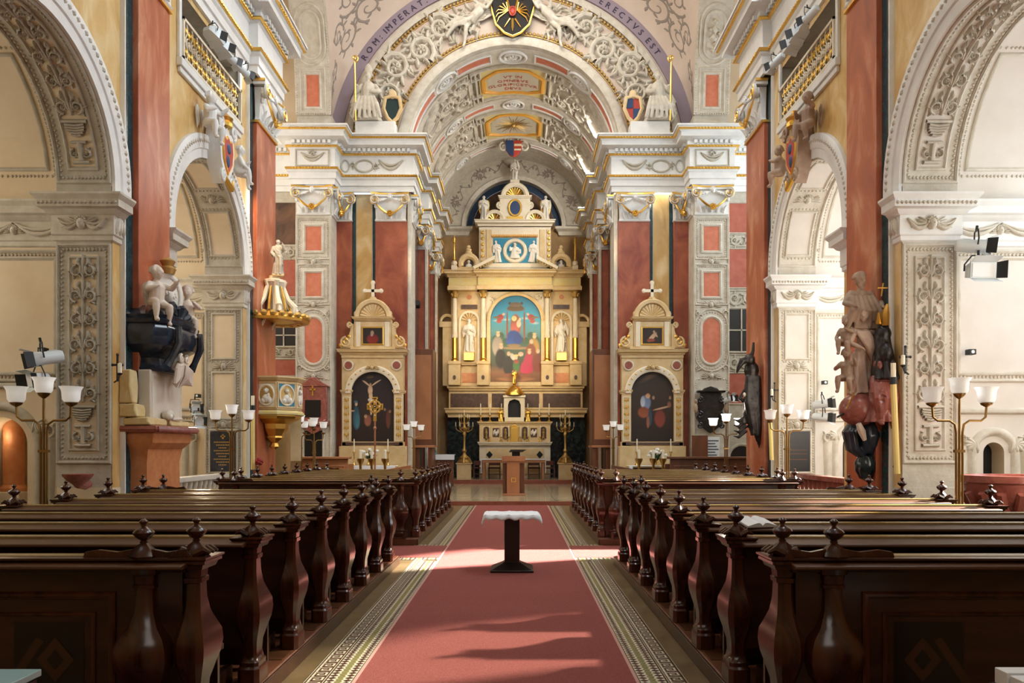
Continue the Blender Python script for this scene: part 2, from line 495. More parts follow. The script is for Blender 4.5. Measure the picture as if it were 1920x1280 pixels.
def swag(mb, S, x0, x1, y, drop, r, h):
    n = 10
    for m_, rr in ((1, 1), (.6, .8)):
        p = [(x0 + (x1 - x0) * i / n, y - drop * m_ * (1 - (2 * i / n - 1) ** 2)) for i in range(n + 1)]
        ridge(mb, S, p, [r * rr * (.5 + .5 * math.sin(PI * i / n)) for i in range(n + 1)], h)

# ------------------------------------------------------------------ sculpted bodies (one continuous mesh by voxel remesh)
def remesh(mb, name, matname, voxel, smooth=6, parent=None):
    me = bpy.data.meshes.new('tmp')
    me.from_pydata(mb.v, [], mb.f)
    o = bpy.data.objects.new('tmp', me)
    COL.objects.link(o)
    r = o.modifiers.new('r', 'REMESH')
    r.mode = 'VOXEL'
    r.voxel_size = voxel
    if smooth:
        sm = o.modifiers.new('s', 'SMOOTH')
        sm.factor = 0.5
        sm.iterations = smooth
    dg = bpy.context.evaluated_depsgraph_get()
    out = bpy.data.meshes.new_from_object(o.evaluated_get(dg))
    bpy.data.objects.remove(o)
    bpy.data.meshes.remove(me)
    out.name = name
    out.materials.clear()
    out.materials.append(M[matname])
    out.shade_smooth()
    return out

# ================================================================== THE SETTING
W, IMP, RA, ZC = 5.67, 5.23, 1.65, 5.38
BAYS = (4.14, 9.38, 14.62)
PIL = ((6.25, 7.27), (11.50, 12.53), (16.73, 18.02))

def arch_wall(mb, S, u0, u1, v0, v1, arches, n=20):
    """plane wall u0..u1 x v0..v1 with round-headed openings (centre, radius, springing) starting at v0"""
    u = u0
    for (c, r, vs) in sorted(arches):
        mb.add([S(u, v0), S(c - r, v0), S(c - r, v1), S(u, v1)], [(0, 1, 2, 3)])
        pts = [(c - r * math.cos(PI * i / n), vs + r * math.sin(PI * i / n)) for i in range(n + 1)]
        for a, b in zip(pts[:-1], pts[1:]):
            mb.add([S(*a), S(*b), S(b[0], v1), S(a[0], v1)], [(0, 1, 2, 3)])
        u = c + r
    mb.add([S(u, v0), S(u1, v0), S(u1, v1), S(u, v1)], [(0, 1, 2, 3)])

def candelabra(mb, S, uc, hw, v0, v1, h, flip=1):
    """vase with rising acanthus scrolls, mirrored about the panel's axis"""
    ridge(mb, S, [(uc - hw * .6, v0 + .03), (uc + hw * .6, v0 + .03)], .03, h)
    for q in (-1, 1):
        scroll(mb, S, uc + q * hw * .42, v0 + .14, hw * .34, PI / 2, -q, h, 1.1, 2)
    ridge(mb, S, [(uc, v0 + .05), (uc, v0 + .30)], .05, h)
    ridge(mb, S, [(uc - hw * .55, v0 + .30), (uc + hw * .55, v0 + .30)], .025, h)
    for k in range(5):
        wv = hw * (.35 + .35 * math.sin(k / 4 * PI * .6))
        ridge(mb, S, [(uc - wv, v0 + .40 + k * .035), (uc, v0 + .385 + k * .035), (uc + wv, v0 + .40 + k * .035)], .024, h * 1.2)
    ridge(mb, S, [(uc - hw * .9, v0 + .58), (uc + hw * .9, v0 + .58)], .03, h)
    y = v0 + .66
    st = hw * 1.75
    k = 0
    while y < v1 - hw * .6:
        for q in (-1, 1):
            if k % 2 == 0:
                scroll(mb, S, uc + q * hw * .50, y + hw * .55, hw * .46, -PI / 2, q, h, 1.35, 5)
            else:
                scroll(mb, S, uc + q * hw * .46, y + hw * .55, hw * .42, PI / 2, -q, h, 1.35, 5)
            leaf(mb, S, uc, y + hw * .2, PI / 2 - q * .5, hw * .9, hw * .14, h, q * .8)
            leaf(mb, S, uc + q * hw * .5, y + hw * 1.05, PI / 2 + q * .6, hw * .6, hw * .12, h, -q * .9)
            leaf(mb, S, uc + q * hw * .15, y + hw * .9, PI / 2 - q * .9, hw * .7, hw * .12, h, q * 1.1)
        ridge(mb, S, [(uc, y), (uc, y + st)], hw * .09, h)
        y += st
        k += 1

IMPOST = [(0, 4.58), (.03, 4.60), (.03, 4.66), (.05, 4.68), (.05, 4.95), (.09, 4.97), (.13, 5.02), (.19, 5.04), (.19, 5.14), (.24, 5.20), (.24, 5.23), (0, 5.23)]
ENT = [(0, 9.63), (.06, 9.63), (.06, 9.79), (.10, 9.81), (.10, 9.98), (.14, 10.02), (.17, 10.14), (.07, 10.16), (.07, 10.70), (.12, 10.73), (.16, 10.80),
       (.16, 10.92), (.24, 10.96), (.40, 10.98), (.40, 11.10), (.45, 11.14), (.51, 11.24), (.54, 11.25), (.54, 11.30), (0, 11.30)]

def entablature(parent, name, path, side):
    e = MB()
    e.sweep(path, ENT, side)
    t = e.build(name, 'white', parent, 30)
    g = MB()
    for o, z, r in ((.155, 10.10, .04), (.155, 10.77, .036), (.475, 11.18, .034)):
        pr = [(o + r * math.cos(a), z + r * math.sin(a)) for a in [2 * PI * i / 6 for i in range(6)]]
        g.sweep(path, pr, side)
    d = MB()
    for a, b in zip(path[:-1], path[1:]):
        a, b = Vector(a), Vector(b)
        dr = (b - a)
        L = dr.length
        if L < .15 or a.y < 5:
            if L < .15 or b.y < 5:
                continue
            a = Vector((a.x, 5.0)); dr = b - a; L = dr.length
        dr.normalize()
        nr = Vector((dr.y, -dr.x)) * side
        k = int(L / .15)
        for i in range(k):
            c = a + dr * (L * (i + .5) / k)
            p = [c + dr * .045 * q + nr * o for q, o in ((-1, .15), (1, .15), (1, .235), (-1, .235))]
            d.loft([[(q.x, q.y, 10.835) for q in p], [(q.x, q.y, 10.935) for q in p]])
        k = int(L / .09)
        for i in range(k):
            c = a + dr * (L * (i + .5) / k)
            for o, z in ((.182, 10.10), (.182, 10.77), (.50, 11.18)):
                p = c + nr * o
                g.ell((p.x, p.y, z), (.03, .03, .034), 5, 3)
    g.build('gilt_moulding', 'gold', t)
    d.build('dentil_course', 'white', t)
    return t

def capital_mesh(w, h=.90, d=.16, gold=True):
    """composite capital: facing -Y, base at z=0, centre x=0; returns (stucco MB, gilt MB)"""
    a, g = MB(), MB()
    a.loft([[(-w / 2 * k, -.02 - d * q, z), (w / 2 * k, -.02 - d * q, z), (w / 2 * k, .06, z), (-w / 2 * k, .06, z)] for k, q, z in
            ((.96, .1, 0), (1.0, .25, .03), (.96, .1, .06), (.94, .1, .12), (.96, .25, .45), (1.0, .5, h - .16))])
    aw = w / 2 * 1.16
    ab = [(-aw, -d * 1.25), (-aw * .5, -d * .75), (0, -d * .62), (aw * .5, -d * .75), (aw, -d * 1.25), (aw, .06), (-aw, .06)]
    a.loft([[(x, y, z) for x, y in ab] for z in (h - .14, h - .06)])
    g.loft([[(x * 1.03, y * 1.05 if y < 0 else y, z) for x, y in ab] for z in (h - .075, h - .02)])
    for q in (-1, 1):
        c = q * w * .46
        p = spiral(c, h - .27, .155, PI / 2, 1.9, -q, 26, .1)
        y0 = -d - .05
        a.tube([(x, y0, z) for x, z in p], taper(len(p), .042, .5), 6)
        a.prism(oval(0, 0, .12, .12, 14), (c, y0 + .01, h - .27), (1, 0, 0), (0, 0, 1), (0, .09, 0))
        g.ell((c, y0 - .02, h - .27), .03, 6, 4)
        a.ell((c, -d * .6, h - .43), (.05, .05, .08), 6, 4)
        n = 9
        sw = [(q * (w * .42 * (1 - i / n)), -d - .03 - .03 * math.sin(PI * i / n), h - .40 - .30 * math.sin(PI / 2 * i / n)) for i in range(n + 1)]
        g.tube(sw, [.016 + .022 * math.sin(PI * i / n) for i in range(n + 1)], 5)
        g.tube([(x, y0 - .035, z) for x, z in spiral(c, h - .27, .165, PI / 2, 1.9, -q, 26, .1)], .014, 4)
        for k in range(3):
            a.tube([(q * (.09 + .05 * k), -d - .03, h - .22), (q * (.22 + .08 * k), -d - .05, h - .29 - .02 * k), (q * (.30 + .08 * k), -d - .03, h - .22 + .02 * k)], [.02, .035, .008], 5)
    a.ell((0, -d - .05, h - .20), (.062, .06, .08), 10, 7)
    for k in range(7):
        an = PI * k / 6
        a.ell((.062 * math.cos(an), -d - .05, h - .17 + .07 * math.sin(an)), .03, 5, 4)
    a.ell((0, -d - .11, h - .21), (.012, .016, .02), 5, 4)
    for k in range(11):
        g.ell((.07 * math.cos(k * 2.4) * (k > 0), -d - .05, .21 + .07 * math.sin(k * 2.4) * (k > 0)), .04, 6, 4)
    for k in range(5):
        q = (k - 2) / 2
        a.tube([(q * w * .33, -d * .3, .08), (q * w * .37, -d * .7, .22), (q * w * .40, -d * 1.1, .27)], [.045, .035, .01], 5)
    return a, g

CAPS = {}
def capital(parent, x, y, z, w, rz):
    key = round(w, 2)
    if key not in CAPS:
        a, g = capital_mesh(w)
        o = a.build('capital', 'white', parent)
        o2 = g.build('gilding', 'gold', o)
        CAPS[key] = (o.data, o2.data)
    else:
        o = link('capital', CAPS[key][0], parent)
        o2 = link('gilding', CAPS[key][1], o)
    o.location = (x, y, z)
    o.rotation_euler = (0, 0, rz)
    return o

# ------------------------------------------------------------------ floor
fl = MB()
fl.box(-11.5, 11.5, -7, 34.5, -.25, 0)
floor = tag(fl.build('floor', 'stone_floor', flat=True), 'dark brown polished stone floor of the church', 'floor', kind='structure')
st = MB()
st.box(-11.5, 11.5, 21.4, 34.5, 0, .118)
chf = tag(st.build('floor_chancel', 'chancel_floor', flat=True), 'pale polished stone floor of the raised chancel', 'floor', kind='structure')
ed = MB(); ed.box(-11.5, 11.5, 21.32, 21.40, 0, .114); ed.build('step_riser', 'red_step', chf)
pv = MB()
for i in range(-5, 6):
    for j in range(6):
        pv.box(-4.4, 4.4, 21.8 + j * 1.5, 21.82 + j * 1.5, .118, .1195)
    pv.box(i * .8 - .405, i * .8 - .395, 21.4, 31, .118, .1195)
pv.build('floor_joint', 'stone_floor', chf)
s2 = MB()
s2.box(-3.3, 3.3, 31.08, 34, .118, .29)
alf = tag(s2.build('floor_altar_step', 'chancel_floor', flat=True), 'pale stone upper altar step with a red riser', 'step', kind='structure')
s3 = MB(); s3.box(-3.3, 3.3, 31.0, 31.08, .118, .286); s3.build('step_riser', 'red_step', alf)
# ------------------------------------------------------------------ arcade walls with chapels
def nave_side(s):
    nm = 'left' if s < 0 else 'right'
    root = thing('wall_' + nm, 'nave arcade wall on the %s with ochre marble, arches and red pilasters' % nm, 'wall', kind='structure')
    def SW(y, z, h=0.0):
        return (s * (W - h), y, z)
    b = MB()
    arch_wall(b, SW, -7, 18.05, 0, 8.25, [(c, RA, ZC) for c in BAYS])
    y = -7
    for c in BAYS:
        b.add([SW(y, 8.25), SW(c - 1.4, 8.25), SW(c - 1.4, 9.7), SW(y, 9.7)], [(0, 1, 2, 3)])
        b.add([SW(c - 1.4, 9.52), SW(c + 1.4, 9.52), SW(c + 1.4, 9.7), SW(c - 1.4, 9.7)], [(0, 1, 2, 3)])
        y = c + 1.4
    b.add([SW(y, 8.25), SW(18.05, 8.25), SW(18.05, 9.7), SW(y, 9.7)], [(0, 1, 2, 3)])
    b.build('marble_facing', 'yellow_marble', root, flat=True)
    # pilasters
    for (a, e) in PIL[1:]:
        p = MB(); p.box(s * (W - .15), s * W, a, e, .0, 8.76); pl = p.build('pilaster', 'red_marble', root, bev=.008)
        g = MB(); g.box(s * (W - .06), s * W, a - .22, a, 0, 9.6); g.box(s * (W - .06), s * W, e, e + .03, 0, 9.6); g.build('green_strip', 'green_marble', root)
        t = MB(); t.box(s * (W - .07), s * W, a - .25, a - .22, 0, 9.6); t.box(s * (W - .10), s * W, e, e + .03, 0, 9.6); t.build('white_fillet', 'white', root)
        capital(root, s * (W - .15), (a + e) / 2, 8.74, e - a - .02, PI / 2 * (-s) + (0 if s > 0 else 0))
        gl = MB(); gl.box(s * (W - .19), s * W, a - .03, e + .03, 8.70, 8.75); gl.build('gilt_fillet', 'gold', pl)
        bs = MB(); bs.sweep([(s * W, a), (s * (W - .15), a), (s * (W - .15), e), (s * W, e)], [(0, 0), (.14, 0), (.14, .35), (.08, .40), (.1, .46), (.03, .52), (0, .52)], -s); bs.build('pilaster_base', 'pale_marble', pl)
    # entablature
    path = [(s * W, -7)]
    for (a, e) in PIL:
        path += [(s * W, a - .22), (s * (W - .2), a - .22), (s * (W - .2), min(e + .22, 18.1))]
        if e < 17:
            path.append((s * W, e + .22))
    path.append((s * 9.5, 18.1))
    entablature(root, 'entablature', path, -s)
    u = MB(); u.box(s * (W + .02), s * (W + .4), -7, 18.0, 9.65, 11.6); u.build('upper_wall', 'cream', root)
    # arches
    for bi, c in enumerate(BAYS):
        av = MB()
        e1, e2, e3 = (0, 1, 0), (0, 0, 1), (-s, 0, 0)
        pr = [(RA, 0), (RA, .045), (1.80, .05), (1.82, .075), (1.86, .08), (2.03, .09), (2.07, .07), (2.07, 0)]
        av.arc(pr, (s * W, c, ZC), e1, e2, e3, 0, PI, 40)
        for q in (-1, 1):
            av.loft([[(s * (W - d), c + q * r, z) for r, d in pr] for z in (IMP - .02, ZC)])
        avo = av.build('archivolt', 'white', root, 30)
        if bi:
            be = MB()
            SA = lambda a_, r_, h_: (s * (W - .085 - h_), c + r_ * math.cos(a_ / 1.95), ZC + r_ * math.sin(a_ / 1.95))
            n = 60
            for i in range(n):
                a_ = PI * (i + .5) / n * 1.95
                beads(be, SA, [(a_ - .03, 1.95), (a_ + .03, 1.95)], .08, .045, .02, False)
            be.build('leaf_moulding', 'stucco', avo)
        # soffit ring and chapel vault
        so = MB()
        so.arc([(RA, 0), (RA, -.8), (1.97, -.8)], (s * W, c, ZC), e1, e2, e3, 0, PI, 40, False)
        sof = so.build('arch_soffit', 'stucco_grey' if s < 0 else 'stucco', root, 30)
        va = MB()
        va.arc([(1.97, -.8), (1.97, -4.4)], (s * W, c, ZC), e1, e2, e3, 0, PI, 40, False)
        va.loft([[(s * x, c + q * 1.97, ZC) for x in (W + .8, 10.05)] for q in (-1,)] + [[(s * x, c - 1.97, ZC - .01) for x in (W + .8, 10.05)]], False, False)
        va.build('chapel_vault', 'cream' if s < 0 else 'white_field', root, 30)
        if not bi:
            continue
        Ssof = lambda u_, v_, h_=0: (s * (W + u_), c + (RA - h_) * math.cos(v_ / RA), ZC + (RA - h_) * math.sin(v_ / RA))
        Sj = lambda u_, v_, h_=0: (s * (W + u_), c + RA - h_, v_)
        orn, fld = MB(), MB()
        ns = 14
        def long_rect(u0, u1, v0, v1):
            return rect(u0, u1, v0, v1, 12)
        if bi == 1:
            gridpanel(fld, Sj, .20, .60, 1.55, 4.40, 1, 1, .003)
            gridpanel(fld, Ssof, .20, .60, .28, 2.7, 1, 24, .004)
            for S_, v0, v1 in ((Sj, 1.42, 4.53), (Ssof, .06, 3.4)):
                frame(orn, S_, long_rect(.03, .77, v0, v1), .05, .035)
                beads(orn, S_, long_rect(.085, .715, v0 + .06, v1 - .06), .055, .03, .022)
                frame(orn, S_, long_rect(.20, .60, v0 + .18, v1 - .18), .045, .03)
            candelabra(orn, Sj, .40, .20, 1.63, 4.33, .06)
            candelabra(orn, Ssof, .40, .20, .30, 2.9, .06)
        else:
            for v0, v1 in ((3.50, 4.44), (2.23, 3.20)):
                gridpanel(fld, Sj, .16, .64, v0, v1, 1, 1, .003)
                frame(orn, Sj, rect(.16, .64, v0, v1, 6), .05, .03)
                beads(orn, Sj, rect(.10, .70, v0 - .06, v1 + .06, 6), .05, .028, .02)
            frame(orn, Sj, rect(.12, .68, 1.10, 1.98, 6), .07, .04)
            beads(orn, Sj, rect(.06, .74, 1.04, 2.04, 6), .05, .028, .02)
            for zz in (3.35, 2.10):
                cherub(orn, Sj, .40, zz, .085, .06)
            frame(orn, Sj, long_rect(.025, .775, 1.0, 4.53), .04, .03)
            for v0, v1 in ((.30, 1.20), (1.75, 2.65)):
                gridpanel(fld, Ssof, .16, .64, v0, v1, 1, 10, .004)
                frame(orn, Ssof, rect(.16, .64, v0, v1, 8), .05, .03)
                beads(orn, Ssof, rect(.10, .70, v0 - .06, v1 + .06, 8), .05, .028, .02)
            cherub(orn, Ssof, .40, 1.48, .10, .07)
            frame(orn, Ssof, long_rect(.03, .77, .08, 3.4), .05, .035)
        fld.build('cream_field', 'cream' if s < 0 else 'white_field', root, flat=True)
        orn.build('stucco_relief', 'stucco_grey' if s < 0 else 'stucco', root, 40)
    # piers, chapel cross walls, imposts
    for bi, c in enumerate(BAYS):
        nxt = c + 5.24
        y1 = nxt - RA if bi < 2 else 18.05
        p = MB(); p.box(s * (W + .01), s * (W + .8), c + RA, y1, 0, ZC)
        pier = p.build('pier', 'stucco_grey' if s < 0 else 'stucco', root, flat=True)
        p = MB(); p.box(s * (W - .012), s * (W + .79), c + RA - .012, c + RA + .3, 0, 1.05); p.build('pier_plinth', 'cream' if s < 0 else 'stucco', pier)
        cw = MB()
        yw = c + 1.97
        Sc = lambda u_, v_, h_=0: (s * (W + .8 + u_), yw - h_, v_)
        if bi == 1:
            dr = (1.02, .40, 1.68) if s < 0 else (0.72, .155, 1.55)
        else:
            dr = (1.05, .34, 1.65)
        arch_wall(cw, Sc, 0, 3.6, 0, 5.6, [dr] if bi else [], 16)
        y2 = nxt - 1.97 if bi < 2 else 18.0
        cw.add([(s * (W + .8), y2, 0), (s * 10.05, y2, 0), (s * 10.05, y2, 5.6), (s * (W + .8), y2, 5.6)], [(0, 1, 2, 3)])
        cwo = cw.build('chapel_wall', 'cream' if s < 0 else 'white_field', root, flat=True)
        iy = [(s * 10.05, yw), (s * (W + .8), yw), (s * (W + .8), c + RA), (s * W, c + RA), (s * W, PIL[bi][0] if bi == 0 else PIL[bi][0] - .25)]
        im = MB(); im.sweep(iy, IMPOST, -s)
        if bi < 2:
            im.sweep([(s * W, PIL[bi][1] + .03), (s * W, nxt - RA), (s * (W + .8), nxt - RA), (s * (W + .8), nxt - 1.97)], IMPOST, -s)
        imo = im.build('impost', 'white' if s > 0 else 'stucco', root, 30)
        if not bi:
            continue
        o = MB()
        Sf = lambda u_, v_, h_=0: (s * (W + u_), c + RA - .05 - h_, v_)
        cherub(o, Sf, .40, 4.83, .09, .09, 2.6)
        swag(o, Sf, .06, .38, 4.90, .14, .035, .05); swag(o, Sf, .42, .74, 4.90, .14, .035, .05)
        Sn = lambda u_, v_, h_=0: (s * (W - .05 - h_), u_, v_)
        yn = (c + RA + iy[-1][1]) / 2
        for k in range(3):
            leaf(o, Sn, yn - .1 + .1 * k, 4.70, PI / 2 + .3 * (k - 1), .26, .05, .05, .2)
        Sg = lambda u_, v_, h_=0: (s * (W + .8 + u_), yw - .05 - h_, v_)
        for k in range(3):
            swag(o, Sg, .05 + k * .75, .75 + k * .75, 4.92, .16, .04, .05)
            cherub(o, Sg, .78 + k * .75, 4.82, .07, .06, 1.6)
        beads(o, lambda u_, v_, h_: (s * (W + u_), c + RA - .19 - h_, v_), [(-.18, 5.09), (.98, 5.09)], .06, .028, .03, False)
        o.build('impost_relief', 'stucco', imo, 40)
        # chapel wall panel
        o, f_ = MB(), MB()
        u0, u1, v0, v1 = (.20, 1.75, 2.72, 4.42) if bi == 1 else (.18, 1.3, 2.3, 4.42)
        gridpanel(f_, Sc, u0, u1, v0, v1, 1, 1, .004)
        frame(o, Sc, rect(u0, u1, v0, v1, 10), .06, .03)
        frame(o, Sc, rect(u0 - .12, u1 + .12, v0 - .10, v1 + .10, 10), .05, .03)
        beads(o, Sc, rect(u0 - .06, u1 + .06, v0 - .05, v1 + .05, 10), .055, .026, .02)
        Sv = lambda u_, v_, h_=0: (s * (W + .8 + u_), c + (1.97 - h_) * math.cos(v_ / 1.97), ZC + (1.97 - h_) * math.sin(v_ / 1.97))
        gridpanel(f_, Sv, u0 + .1, u1, .35, 1.9, 1, 14, .006)
        frame(o, Sv, rect(u0 + .1, u1, .35, 1.9, 10), .06, .03)
        beads(o, Sv, rect(u0, u1 + .1, .25, 2.0, 10), .055, .026, .02)
        for k in range(4):
            scroll(o, Sv, .10, .5 + k * .45, .09, PI / 2, 1, .03, 1.2, 3)
        # relief around the doorway
        dc, drr, dv = dr
        pts = [(dc - (drr + .16) * math.cos(PI * i / 14), dv + (drr + .16) * math.sin(PI * i / 14)) for i in range(15)]
        ridge(o, Sc, [(dc - drr - .16, 0)] + pts + [(dc + drr + .16, 0)], .07, .05)
        ridge(o, Sc, [(.02, dv + drr + .46), (2.6, dv + drr + .46)], .05, .05)
        for k in range(6):
            leaf(o, Sc, dc - drr - .12, dv + drr * .6 + .02 * k, 2.2 + k * .5, .20, .05, .06, .5)
            leaf(o, Sc, dc + drr + .12, dv + drr * .6 + .02 * k, .9 - k * .5, .20, .05, .06, -.5)
        for q in (-1, 1):
            if dc + q * (drr + .33) > .1:
                ridge(o, Sc, [(dc + q * (drr + .33), .2), (dc + q * (drr + .33), dv + .1)], [.05, .10], .06)
                scroll(o, Sc, dc + q * (drr + .33), dv + .2, .11, -PI / 2, q, .06, 1.2, 3)
        f_.build('cream_field', 'cream' if s < 0 else 'white_field', root, flat=True)
        o.build('stucco_relief', 'stucco_grey' if s < 0 else 'stucco', root, 40)
        # doorway recess
        r_ = MB()
        dd = .95 if s < 0 and bi == 1 else .3
        r_.arc([(drr, 0), (drr, dd)], (s * (W + .8 + dc), yw, dv), (1, 0, 0), (0, 0, 1), (0, 1, 0), 0, PI, 16, False)
        for q in (-1, 1):
            x = s * (W + .8 + dc) + q * drr
            r_.add([(x, yw, 0), (x, yw + dd, 0), (x, yw + dd, dv), (x, yw, dv)], [(0, 1, 2, 3)])
        r_.build('doorway_reveal', 'cream', root)
        bk = MB(); bk.box(s * (W + .8 + dc - drr - .05), s * (W + .8 + dc + drr + .05), yw + dd, yw + dd + .04, 0, dv + drr + .05)
        bk.build('doorway_depth', 'void' if not (s < 0 and bi == 1) else 'cream', root)
    # outer chapel walls with window openings
    ow = MB()
    x0, x1 = s * 10.05, s * 10.35
    ow.box(x0, x1, -7, 18.05, 0, 3.3); ow.box(x0, x1, -7, 18.05, 7.2, 9.6)
    y = -7
    for c in BAYS:
        ow.box(x0, x1, y, c - 1.35, 3.3, 7.2)
        y = c + 1.9
    ow.box(x0, x1, y, 18.05, 3.3, 7.2)
    ow.build('chapel_outer_wall', 'cream', root, flat=True)
    gp = MB()
    gp.box(x0 + s * .1, x0 + s * .11, BAYS[0] - 1.4, BAYS[0] + 1.8, 3.25, 7.25)
    gp.build('added_sun_pane', 'paper', root, flat=True)  # opaque pane added to keep the sun out of this unseen bay
    gp = MB(); gp.add([(x0 + s * .1, BAYS[1] + a_, z_) for a_, z_ in ((-1.4, 5.3), (1.95, 5.3), (1.95, 7.25), (-1.4, 7.25))], [(0, 1, 2, 3)])
    gp.build('added_sun_pane', 'sun_filter', root, flat=True)  # unseen filter pane added to dim the sun falling on the aisle
    # gallery boxes and roof slabs over the chapels
    gb = MB()
    for c in BAYS:
        gb.add([(s * (W + 1.4), c - 1.6, 8.0), (s * (W + 1.4), c + 1.6, 8.0), (s * (W + 1.4), c + 1.6, 9.7), (s * (W + 1.4), c - 1.6, 9.7)], [(0, 1, 2, 3)])
        for q in (-1.4, 1.4):
            gb.add([(s * W, c + q, 8.25), (s * (W + 1.4), c + q, 8.25), (s * (W + 1.4), c + q, 9.6), (s * W, c + q, 9.6)], [(0, 1, 2, 3)])
    gb.box(s * (W + .01), s * 10.3, -7, 18.05, 8.05, 8.2)
    gb.box(s * (W + .01), s * (W + 1.5), -7, 18.05, 9.55, 9.68)
    gb.build('gallery_lining', 'stucco_grey', root, flat=True)
    # gallery opening: architrave, sill and pierced gilt balustrade
    c = BAYS[2]
    ya, yb = c - 1.42, c + 1.36
    fr = MB()
    Sn = lambda u_, v_, h_=0: (s * (W - h_), u_, v_)
    fr.box(s * (W - .10), s * W, ya - .10, yb + .10, 8.16, 8.30)
    fr.box(s * (W - .06), s * W, ya - .06, yb + .06, 8.06, 8.16)
    fr.box(s * (W - .06), s * W, ya - .09, ya, 8.30, 9.6)
    fr.box(s * (W - .06), s * W, yb, yb + .09, 8.30, 9.6)
    gs = fr.build('gallery_sill', 'white', root, bev=.012)
    bl, gd = MB(), MB()
    Sb = lambda u_, v_, h_=0: (s * (W - .06 - h_), u_, v_)
    for i in range(2):
        bl.box(s * (W - .09), s * (W - .03), ya, yb, 8.31 + i * .68, 8.36 + i * .68)
        bl.box(s * (W - .09), s * (W - .03), (ya, yb - .05)[i], (ya + .05, yb)[i], 8.3, 9.04)
    k = 0
    yy = ya + .18
    while yy < yb - .1:
        for vz in (8.50, 8.68, 8.86):
            mb_ = gd if (k + k // 3) % 2 == 0 else bl
            for q in (-1, 1):
                p = spiral(yy + q * .065, vz, .085, PI / 2 * q, 1.2, q, 12)
                mb_.tube([Sb(a_, b_) for a_, b_ in p], .013, 4)
            k += 1
        bl.tube([Sb(yy, 8.34), Sb(yy + .06, 8.5), Sb(yy - .06, 8.7), Sb(yy + .04, 8.88), Sb(yy, 9.0)], .014, 4)
        yy += .21
    bo = bl.build('gallery_balustrade', 'altar_white', root)
    gd.build('gilt_scrollwork', 'gold', bo)
    return root

M['white_field'] = mat('pale_plaster_field', (0.64, 0.585, 0.52), 0.8, col2=(0.70, 0.65, 0.59), scale=1.5)
WL = nave_side(-1)
WR = nave_side(1)

